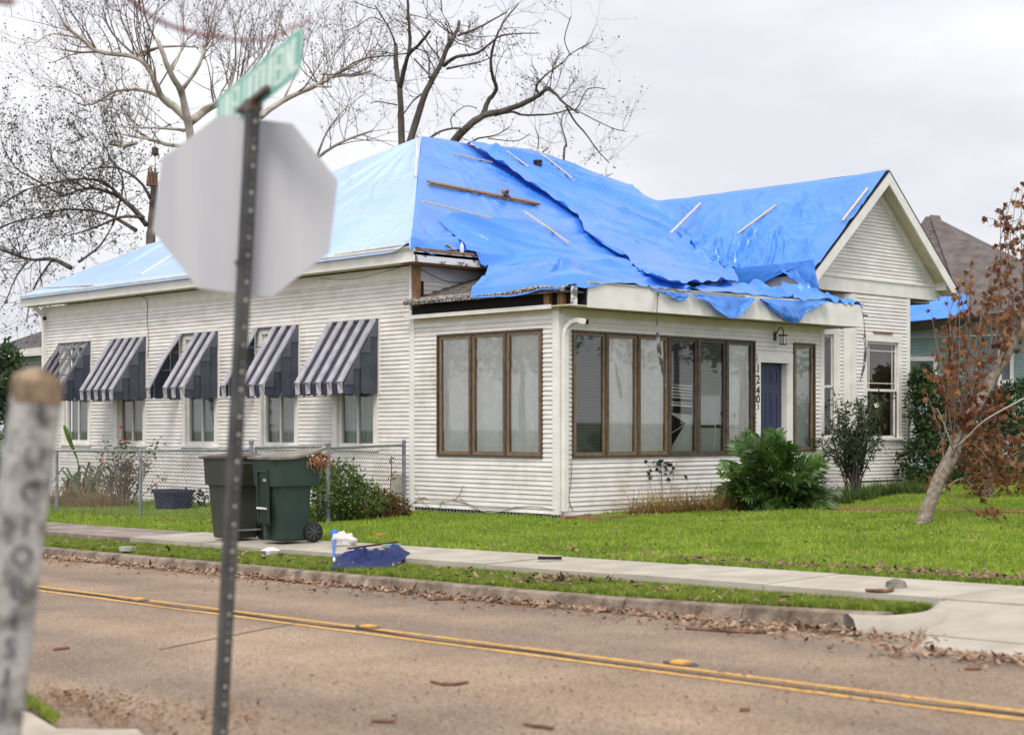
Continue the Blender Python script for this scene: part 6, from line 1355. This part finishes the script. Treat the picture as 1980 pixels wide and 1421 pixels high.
sp = [(onX(px, 962, -1.9)*(1, 1, 0)+np.array((0, 0, -.15)), .35) for px in (112, 140, 170, 200, 215)]; blades('dry_grass', 'dry brown grass at the foot of the fence by the marker post', 'grass clump', sp, 900, .5, M_straw, .012, .5)
# navy tub behind the fence
p = onX(335, 975, -1.5); p[2] = gz(*p[:2])-.02; t = thing('storage_tub', 'dark navy plastic tub standing on the grass behind the fence', 'tub', p); mb = MB(); yv = Wall((p[0], p[1]), (0, 1), (-1, 0))
mb.grid([[p+np.array((x, y, z)) for x, y in rrect(w_, d_)+[rrect(w_, d_)[0]]] for z, w_, d_ in ((0, .42, .62), (.34, .50, .74), (.35, .56, .80), (.40, .56, .80), (.40, .5, .74), (.05, .44, .64))]); mb.build('tub_body', mat('navy_plastic', (.012, .016, .06), .45, .2, 5), t)
sp = [(onX(px, 972, -.9)*(1, 1, 0)+np.array((0, 0, -.12)), .15) for px in (366, 385, 400)]
lv = [(np.array(c)+np.array((random.uniform(-.15, .15), random.uniform(-.3, .3), random.uniform(0, .35))), .11) for c, r in sp for _ in range(45)]; o = leaf_quads(lv, 2.4, .3).build('dark_seedlings', mat('dark_seedling_leaf', (.02, .024, .02), .8, .4, 5)); tag(o, 'low dark wilted plants between the tub and the olive bin', 'plant')
# weeds behind the gate
bl = [(D(612, 955, 25.2), .44, .46, 1), (D(655, 945, 25.6), .46, .46, 1), (D(695, 970, 25.6), .42, .34, .7)]
bl = [(np.array((b[0][0], b[0][1], b[0][2])), b[1], b[2], b[3]) for b in bl]
bush('weedy_bush', 'bushy green weeds behind the chain link gate', bl, 5200, .08, M_lime, el=2.6)
bl = [(D(735, 978, 26), .32, .28, 1), (D(765, 985, 26.1), .25, .24, .8), (D(705, 990, 25.6), .22, .16, .5)]
bush('weedy_bush', 'rusty olive weeds behind the chain link panel next to the porch corner', bl, 2200, .075, mat('rusty_weed_leaf', (.07, .075, .02), .8, .4, 5, col2=(.22, .10, .035), trans=.2), el=2.6)
mb = MB(); t = thing('dead_stalk', 'tall thin reddish dead stalk behind the chain link panel', 'plant', D(752, 985, 26.2)); P = [D(752, 985, 26.2), D(755, 940, 26.2), D(757, 905, 26.2), D(756, 885, 26.2)]; mb.tube(spline(P, 4), .012, 4); mb.build('stem', MATS['red_twig'], t); leaf_quads([(D(757+random.gauss(0, 6), random.uniform(885, 925), 26.2), .06) for _ in range(26)], 2, .3).build('leaves', MATS['rusty_leaf'], t, kind='stuff')
# ================================================================ NEIGHBOURING HOUSES
M_nroof = mat('brown_grey_shingles', (.085, .068, .062), .95, .25, 3, col2=(.14, .118, .11), bump=.5, bscale=30)
DN = 47.
nb_ = thing('neighbour_house', 'teal and white house with a brown shingled hip roof beyond the gable', 'house', deep(1900, 950, DN))
pk = deep(1806, 419, DN+4); pr_ = deep(2010, 521, DN+2); pl0 = deep(1700, 560, DN-1); e0, e1 = deep(1745, 628, DN-3), deep(2060, 592, DN-4)
pk2 = deep(1790, 419, DN+5)
def shing_face(a, b, c, d, n, parent):
    a, b, c, d = map(np.array, (a, b, c, d))
    for i in range(n):
        t0, t1 = i/n, (i+1.15)/n; mb = MB(); P, Q = a+(d-a)*t0, b+(c-b)*t0; R_, S_ = a+(d-a)*min(1, t1), b+(c-b)*min(1, t1); off = -FWD*.03+np.array((0, 0, .03)); mb.add([P+off, Q+off, S_, R_], [(0, 1, 2, 3)]); mb.add([P+off, Q+off, Q, P], [(3, 2, 1, 0)]); mb.build('shingle_course', M_nroof, parent)
rf = MB(); rf.prism([e0, e1, pr_, pk], FWD*.3-np.array((0, 0, .2))); rfo = rf.build('roof', M_nroof, nb_)
shing_face(e0, e1, pr_, pk, 26, rfo)
mb = MB(); a = deep(1690, 560, DN+3); mb.prism([e0, pk, pk2, a], FWD*.3-np.array((0, 0, .2))); mb.build('roof', M_nroof, nb_)
mb = MB(); mb.bar(pk-FWD*.08, e0+(e1-e0)*.42-FWD*.1+np.array((0, 0, 0)), .32, .07, up=-FWD+np.array((0, 0, .8))); mb.build('hip_cap', M_nroof, rfo)
def npt(px, py, d=DN-2.6): return deep(px, py, d)
mb = MB(); mb.prism([npt(1745, 627), npt(2060, 591), npt(2060, 601), npt(1745, 633)], FWD*.15); mb.build('fascia_board', M_trim, nb_)
mb = MB(); mb.prism([npt(1745, 633.5, DN-2.3), npt(2060, 603, DN-2.3), npt(2060, 640, DN-2.3), npt(1745, 656, DN-2.3)], FWD*.1); mb.build('frieze_board', mat('pale_grey_trim', (.42, .45, .48), .7, .05, 3), nb_)
M_teal = mat('teal_clapboard', (.22, .31, .29), .7, .08, 3, col2=(.28, .37, .35), rnd=.05)
for i in range(44):
    y0, y1 = 656+i*6.6, 656+(i+1)*6.6; k = lambda y: y-(y-640)*.0
    mb = MB(); P = [npt(1745, y0, DN-2.2), npt(2060, y0-14*(1-i/44), DN-2.2), npt(2060, y1-14*(1-i/44), DN-2.23), npt(1745, y1, DN-2.23)]; mb.add(P, [(0, 1, 2, 3)]); mb.add([P[3], P[2], P[2]+FWD*.05, P[3]+FWD*.05], [(0, 1, 2, 3)]); mb.build('siding_board', M_teal, nb_)
for x0, x1, y0, y1 in ((1752, 1812, 689, 760), (1930, 1960, 676, 800)):
    fr = MB(); d_ = DN-2.36
    for q in ((x0, y0, x1, y0+9), (x0, y1-8, x1, y1), (x0, y0+9, x0+7, y1-8), (x1-7, y0+9, x1, y1-8), (x0+7, (y0+y1)/2-3, x1-7, (y0+y1)/2+3)): fr.prism([npt(q[0], q[1], d_), npt(q[2], q[1], d_), npt(q[2], q[3], d_), npt(q[0], q[3], d_)], FWD*.12)
    f = fr.build('window', M_trim, nb_); mb = MB(); mb.prism([npt(x0+7, y0+9, d_+.06), npt(x1-7, y0+9, d_+.06), npt(x1-7, y1-8, d_+.06), npt(x0+7, y1-8, d_+.06)], FWD*.02); mb.build('pane', mat('dark_pane', (.10, .12, .14), .1, .2, 3), f)
mb = MB(); G = []
for i in range(24):
    u = i/23; row = []
    for j in range(14):
        v = j/13; px = 1700+u*172; top = 592-26*u; bot = 627.5-17*u; py = top+(bot-top)*v; row.append(deep(px, py, DN-3.4+.8*(1-v)+.06*mnoise.noise((u*7, v*5, 2))))
    G.append(row)
mb.grid(G); tag(mb.build('tarpaulin', M_tarp, smooth=True), 'small blue tarpaulin over the eave of the teal neighbouring house', 'tarp')
mb = MB(); mb.prism([deep(1796, 770, 38), deep(1855, 768, 38), deep(1855, 792, 38), deep(1796, 795, 38)], FWD*.1); tag(mb.build('plywood_sheet', mat('plywood', (.42, .28, .14), .8, .15, 4)), 'tan plywood sheet glimpsed between the withered leaves', 'plywood')
ln_ = thing('neighbour_shed', 'low grey-green building with a shingled roof at the far left edge', 'house', deep(20, 800, 46))
q = [deep(-90, 690, 45), deep(78, 671, 45), deep(82, 640, 47), deep(10, 664, 47), deep(-60, 676, 47)]; mb = MB(); mb.prism(q, FWD*.2-np.array((0, 0, .1))); mb.build('roof', mat('grey_shingles', (.13, .115, .12), .95, .25, 6, bump=.5), ln_)
mb = MB(); mb.prism([deep(-90, 690, 44.9), deep(80, 671, 44.9), deep(80, 683, 44.9), deep(-90, 703, 44.9)], FWD*.15); mb.build('fascia_board', M_trim, ln_)
for i in range(8):
    y0 = 686+i*15; mb = MB(); mb.prism([deep(-90, y0+14, 45.2), deep(84, y0, 45.2), deep(84, y0+14.6, 45.16), deep(-90, y0+28.6, 45.16)], FWD*.05); mb.build('wall_board', mat('grey_green_boards', (.20, .225, .20), .8, .1, 3, rnd=.06), ln_)
# ================================================================ GRASS
def frustum_ok(P):
    q = P-CAM; d = q@FWD; x = CX+F_PX*(q@RGT)/d; y = YH-F_PX*q[:, 2]/d; return (d > 3) & (x > -40) & (x < 2030) & (y < 1480)
def grass(name, pts, hmin, hmax, m, wd, kind='stuff', clump=None):
    n = len(pts); rng = np.random.default_rng(4); a = rng.uniform(0, 2*PI, n); h = rng.uniform(hmin, hmax, n)
    if clump is not None: h = h*clump
    ln = rng.uniform(.1, .75, n); b = rng.uniform(0, 2*PI, n); tip = pts+np.stack([h*ln*np.cos(b), h*ln*np.sin(b), h], 1); mid = pts*.5+tip*.5+np.stack([0*h, 0*h, h*.12], 1); s = np.stack([np.cos(a), np.sin(a), 0*a], 1)*wd/2
    V = np.empty((n, 5, 3)); V[:, 0] = pts-s; V[:, 1] = pts+s; V[:, 2] = mid+s*.8; V[:, 3] = mid-s*.8; V[:, 4] = tip
    me = bpy.data.meshes.new(name); me.vertices.add(n*5); me.vertices.foreach_set('co', V.ravel()); base = (np.arange(n)*5)[:, None]
    idx = np.concatenate([base+np.array([[0, 1, 2, 3]]), base+np.array([[3, 2, 4]])], 1).ravel(); me.loops.add(len(idx)); me.loops.foreach_set('vertex_index', idx.astype(np.int32))
    st = np.stack([np.arange(n)*7, np.arange(n)*7+4], 1).ravel(); tot = np.tile([4, 3], n); me.polygons.add(2*n); me.polygons.foreach_set('loop_start', st.astype(np.int32)); me.polygons.foreach_set('loop_total', tot.astype(np.int32)); me.update(); me.validate()
    me.materials.append(m); o = bpy.data.objects.new(name, me); COL.objects.link(o); o['kind'] = kind; return o
M_grass = mat('lawn_grass_blade', (.165, .275, .030), .6, .3, 16, col2=(.385, .50, .075), trans=.3, spec=.25, detail=4)
def patchy(m):
    t = m.node_tree; n, l = t.nodes.new, t.links.new; b = t.nodes['Principled BSDF']; src = b.inputs['Base Color'].links[0].from_socket
    geo = n('ShaderNodeNewGeometry'); nz = n('ShaderNodeTexNoise'); nz.inputs['Scale'].default_value = 1.1; nz.inputs['Detail'].default_value = 7; nz.inputs['Roughness'].default_value = .65; l(geo.outputs['Position'], nz.inputs['Vector'])
    r = n('ShaderNodeValToRGB'); l(nz.outputs[0], r.inputs[0]); r.color_ramp.elements[0].position = .36; r.color_ramp.elements[0].color = (.62, .70, .55, 1); r.color_ramp.elements[1].position = .62; r.color_ramp.elements[1].color = (1.18, 1.08, 1.1, 1)
    mx = n('ShaderNodeMix'); mx.data_type = 'RGBA'; mx.blend_type = 'MULTIPLY'; mx.inputs[0].default_value = 1; l(src, mx.inputs[6]); l(r.outputs[0], mx.inputs[7]); l(mx.outputs[2], b.inputs['Base Color'])
patchy(M_grass)
M_vgrass = mat('verge_grass_blade', (.11, .18, .022), .65, .35, 9, col2=(.30, .36, .06), trans=.3, spec=.25, detail=8)
rng = np.random.default_rng(9)
N_ = 1500000; xy = np.stack([rng.uniform(-4.9, 17, N_), rng.uniform(-13, 17, N_)], 1); x, y = xy.T
inside = ((x > -.02) & (y > -.02) & (x < 7) & (y < 17)) | ((x >= 7) & (y > 1.35) & (x < 13.1)) 
P = np.stack([x, y, gz(x, y)], 1); ok = ~inside & frustum_ok(P) & ~((x > 4) & (y > 6))
d = (P-CAM)@FWD; ok &= rng.uniform(0, 1, N_) < np.clip(1.35-(d-18)/22, .25, 1)*.9
nn_ = np.array([mnoise.noise((a*.9, b*.9, 0)) for a, b in xy[ok][:1]])
t = (pb-pa)/np.linalg.norm(pb-pa); dist = (P[:, :2]-pa[:2])@np.array([t[1], -t[0]]); along = (P[:, :2]-pa[:2])@t[:2]; ok &= ~((np.abs(dist) < .2) & (along > 0))
P = P[ok]; cl = (.78+.35*np.sin(P[:, 0]*1.7+np.sin(P[:, 1]*1.3)*2)*np.sin(P[:, 1]*1.1+1))*np.where(rng.uniform(0, 1, len(P)) < .06, 1.6, 1.)
grass('lawn_grass', P, .025, .075, M_grass, .010, clump=cl)
N_ = 320000; y = rng.uniform(-10.45, 17, N_); xb_ = np.where(y < -6.5, -7.06+.55*((-6.5-y)/4.)**2, -7.06); x = xb_+.01+(-6.16-xb_)*rng.uniform(0, 1, N_); P = np.stack([x, y, gz(x, y, VC)], 1)
dens = .5+.5*np.sin(x*5+y*1.9)*np.sin(y*2.7+1)+.25; ok = frustum_ok(P) & (rng.uniform(0, 1, N_) < np.clip(dens, .15, 1)); P = P[ok]; grass('verge_grass', P, .02, .07, M_vgrass, .010)
q = rng.uniform(0, 1, (900, 2)); A, B_2 = onG(20, 1335, -.12), onG(110, 1395, -.12); pp = A+(B_2-A)*q[:, :1]+np.stack([.5*(q[:, 1]-.5)**3, .5*(q[:, 1]-.5)**3, 0*q[:, 1]], 1); pp[:, 2] = gz(pp[:, 0], pp[:, 1], -.12); grass('corner_grass', pp, .02, .06, M_vgrass, .008)
# ---------------- trees across the street and the side road, seen only as reflections in the porch windows
random.seed(140); np.random.seed(140)
for (x, y, h, r, lab) in ((-19, 20.5, 4.6, 2.3, 'leafy street tree across the road opposite the awning wall'), (-20, 25.5, 4.9, 2.4, 'leafy street tree farther along the far side of the road'), (14.5, -14.5, 4.5, 2.3, 'leafy tree across the driveway opposite the porch corner'), (19, -14, 5.0, 2.4, 'taller leafy tree beyond the driveway opposite the porch front'), (23.5, -15, 4.6, 2.3, 'leafy tree farthest out beyond the driveway opposite the front door')):
    t = thing('street_tree', lab, 'tree', (x, y, gz(x, y)), 'leafy trees across the street'); limb_mb([np.array((x, y, gz(x, y)-.2)), np.array((x+.1, y, 2.)), np.array((x, y+.1, h-1))], .2, .08, 7).build('trunk', M_bark, t)
    ell_cloud(2600, [(np.array((x+random.uniform(-.9, .9)*r*.6, y+random.uniform(-.9, .9)*r*.6, h+random.uniform(-.8, 1.2))), r*.62, r*.5, 1) for _ in range(7)], .26).build('crown', M_green, t, kind='stuff')
# ================================================================ LEAF LITTER AND STICKS
M_lit = mat('fallen_leaf', (.125, .062, .038), .85, .45, 9, col2=(.40, .275, .19), detail=2); M_lit2 = mat('brown_leaf_crumbs', (.10, .055, .03), .9, .4, 9, col2=(.26, .15, .08))
def litter(name, P, size, m, lift=.02, elong=2.1):
    V = []; Fc = []
    for p in P:
        s = size*random.uniform(.5, 1.25); a = random.uniform(0, 2*PI); tl = random.gauss(0, .35); tl2 = random.gauss(0, .35); u = np.array((math.cos(a), math.sin(a), tl)); v = np.array((-math.sin(a), math.cos(a), tl2))*.5*2/elong; c = np.array(p)+(0, 0, abs(tl)*s*.5+random.random()*lift); k = random.uniform(.1, .5)*s; b = len(V)
        V += [c-u*s*.5, c-v*s*.5+(0, 0, -.0)-u*s*.05, c+u*s*.5+(0, 0, .12*s), c+v*s*.5-u*s*.05, c+(0, 0, k*.6)]; Fc += [(b, b+1, b+4), (b+1, b+2, b+4), (b+2, b+3, b+4), (b+3, b, b+4)]
    mb = MB(); mb.v = [tuple(q) for q in V]; mb.f = Fc; mb.m = [0]*len(Fc); return mb.build(name, m, kind='stuff')
random.seed(99); P = []
while len(P) < 4200:
    y = random.uniform(-13.5, 14); x0 = curbx(max(y, -10.4))-.215
    den = .35+.65*(mnoise.noise((y*.55, 3, 1))*.5+.5) if y > -8 else 1.0
    wdt = (.16+.14*mnoise.noise((y*.8, 1, 7))) if y > -8.5 else .42+.12*(-8.5-y)*.6
    if y < -11.2: x0 = -7.70; wdt = .28
    if random.random() > den: continue
    x = x0-abs(random.gauss(0, .55))*wdt
    if y < -9 and y > -11.4: x -= random.random()*.35
    P.append((x, y, on_road(x, y, .004)))
litter('gutter_leaves', P, .072, M_lit, .025)
P = [(x, y, on_road(x, y, .003)) for x, y in [(-7.35-abs(random.gauss(0, .35)), random.uniform(-13, 6)) for _ in range(500)]]; litter('scattered_leaves', P, .06, M_lit2, .004)
P = []
for _ in range(900):
    y = -11.5+abs(random.gauss(0, 3.2)); x = -4.88+abs(random.gauss(0, .22)); P.append((x, y, gz(x, y, .04)))
for _ in range(420):
    x, y = random.uniform(-4.8, 3), random.uniform(-9, 0); 
    if x < 0 or y < -.5: P.append((x, y, gz(x, y, .05)))
for _ in range(260): x, y = random.gauss(-3.9, .3), random.uniform(3, 13); P.append((x, y, gz(x, y, .04)))
litter('lawn_leaves', P, .06, mat('mixed_lawn_leaf', (.07, .04, .025), .85, .45, 7, col2=(.30, .20, .12)), .02)
P = []
for _ in range(520): y = random.uniform(-10, 12); x = random.uniform(-7.0, -6.2); P.append((x, y, gz(x, y, VC+.03)))
for _ in range(160): p = onG(random.gauss(1075, 45), random.gauss(1122, 6), VC+.04); P.append(p)
litter('verge_leaves', P, .08, MATS['mixed_lawn_leaf'], .02)
P = [onG(random.gauss(140, 60), random.gauss(1362, 14), -.2)+(0, 0, .01) for _ in range(420)]+[onG(random.uniform(180, 500), random.gauss(1395, 18), -.2) for _ in range(260)]; P = [(p[0], p[1], on_road(p[0], p[1], .006)) for p in P]; litter('corner_leaves', P, .035, M_lit2, .02, 1.5)
P = [onG(random.uniform(200, 1900), random.uniform(1290, 1421), -.2) for _ in range(420)]; P = [(p[0], p[1], on_road(p[0], p[1], .003)) for p in P if -12.7 < p[0] < -7.4]; litter('road_crumbs', P, .035, M_lit2, .003, 3.5)
M_stick = mat('bark_strip', (.10, .045, .03), .9, .3, 9, col2=(.22, .11, .075)); M_gst = mat('grey_stick', (.16, .15, .125), .9, .3, 9)
def stick(name, pts, r, m, lab, cat='stick', c=-.2, group='sticks and bark on the road', up=.012):
    Q = []
    for px, py in pts:
        p = onG(px, py, c); z = on_road(p[0], p[1], up) if (p[0] < -7.27) else gz(p[0], p[1], c+up); Q.append(np.array((p[0], p[1], z)))
    mb = MB(); mb.tube(spline(Q, 4), [r*(.75+.25*math.sin(PI*i/(4*(len(Q)-1)))) for i in range(4*(len(Q)-1)+1)], 5, jit=.2); return tag(mb.build(name, m, smooth=False), lab, cat, group)
stick('bark_strip', [(1327, 1216), (1370, 1218), (1420, 1221), (1482, 1222)], .022, M_stick, 'long dark red bark strip on the road between kerb and yellow lines', c=-.17)
stick('bark_strip', [(833, 1323), (868, 1329), (905, 1325)], .011, M_stick, 'thin bent twig on the near lane right of the sign post', c=-.17)
stick('bark_strip', [(718, 1403), (761, 1404)], .013, M_stick, 'short straight stick near the bottom edge right of the sign post', c=-.2)
stick('bark_strip', [(1012, 1412), (1040, 1417), (1070, 1421)], .011, M_stick, 'thin stick at the bottom edge below the road centre', c=-.2)
stick('bark_strip', [(1866, 1297), (1897, 1296)], .016, M_stick, 'short stick between the kerb leaves and the yellow lines at far right', c=-.17)
stick('bark_strip', [(103, 1256), (135, 1253)], .014, M_stick, 'short dark stick on the near lane beside the marker post', c=-.17)
stick('bark_strip', [(828, 1165), (870, 1163), (905, 1161)], .018, M_stick, 'reddish bark strip in front of the kerb leaves', c=-.2)
stick('wood_chunk', [(1235, 1184), (1262, 1185)], .045, M_stick, 'stubby reddish wood chunk on the road by the kerb', 'wood chunk', c=-.2, up=.04)
stick('bark_strip', [(1767, 1236), (1795, 1238), (1826, 1240)], .012, M_stick, 'thin red stick at the edge of the thick leaf drift', c=-.2)
stick('bark_strip', [(1430, 1390), (1450, 1390)], .014, M_stick, 'small dark stick near the bottom right part of the road', c=-.2)
stick('fallen_branch', [(880, 1136), (925, 1126), (985, 1121), (1010, 1107), (1030, 1103), (1058, 1105)], .013, M_gst, 'thin grey bent branch lying from the kerb across the verge', 'branch', VC, None, .03)
stick('fallen_branch', [(1675, 1147), (1700, 1149), (1718, 1148), (1727, 1144)], .02, M_stick, 'forked reddish stick across the pavement edge near the driveway', 'stick', .0, None, .03)
stick('fallen_branch', [(806, 1052), (815, 1047), (835, 1053)], .012, M_gst, 'small pale forked twig on the grass beyond the pavement', 'stick', 0, None, .03)
p = onG(1063, 1083, .012); mb = MB(); mb.box(p+(0, 0, .025), (.06, .26, .03), rotz(.8)); tag(mb.build('debris_scrap', M_dark), 'small flat black scrap lying on the pavement', 'scrap')
p = onG(1733, 1135, .012); mb = MB(); mb.tube([p+(0, 0, .0), p+(0, 0, .05), p+(0, 0, .075)], [.10, .08, .02], 8, jit=.25); tag(mb.build('bark_lump', M_gst), 'greyish bark lump on the pavement near the driveway', 'bark lump')
p = onG(524, 1073, VC+.04); mb = MB(); mb.tube([p, p+(0, 0, .06), p+(0, 0, .10)], [.10, .11, .03], 9, jit=.35); tag(mb.build('crumpled_paper', MATS['dirty_white_rag']), 'small crumpled pale paper on the verge in front of the bins', 'litter')
p = onG(247, 1065, VC+.04); mb = MB(); mb.box(p+(0, 0, .03), (.10, .20, .06), rotz(.4)); tag(mb.build('stone_block', mat('grey_block', (.30, .31, .28), .9, .2, 9)), 'small grey block lying on the verge near the left kerb', 'block')
p = onG(735, 1033, .04); mb = MB(); mb.box(p, (.06, .10, .03), rotz(.4)); tag(mb.build('orange_scrap', mat('orange_scrap', (.62, .26, .05), .7)), 'small orange scrap on the lawn above the blanket', 'scrap')
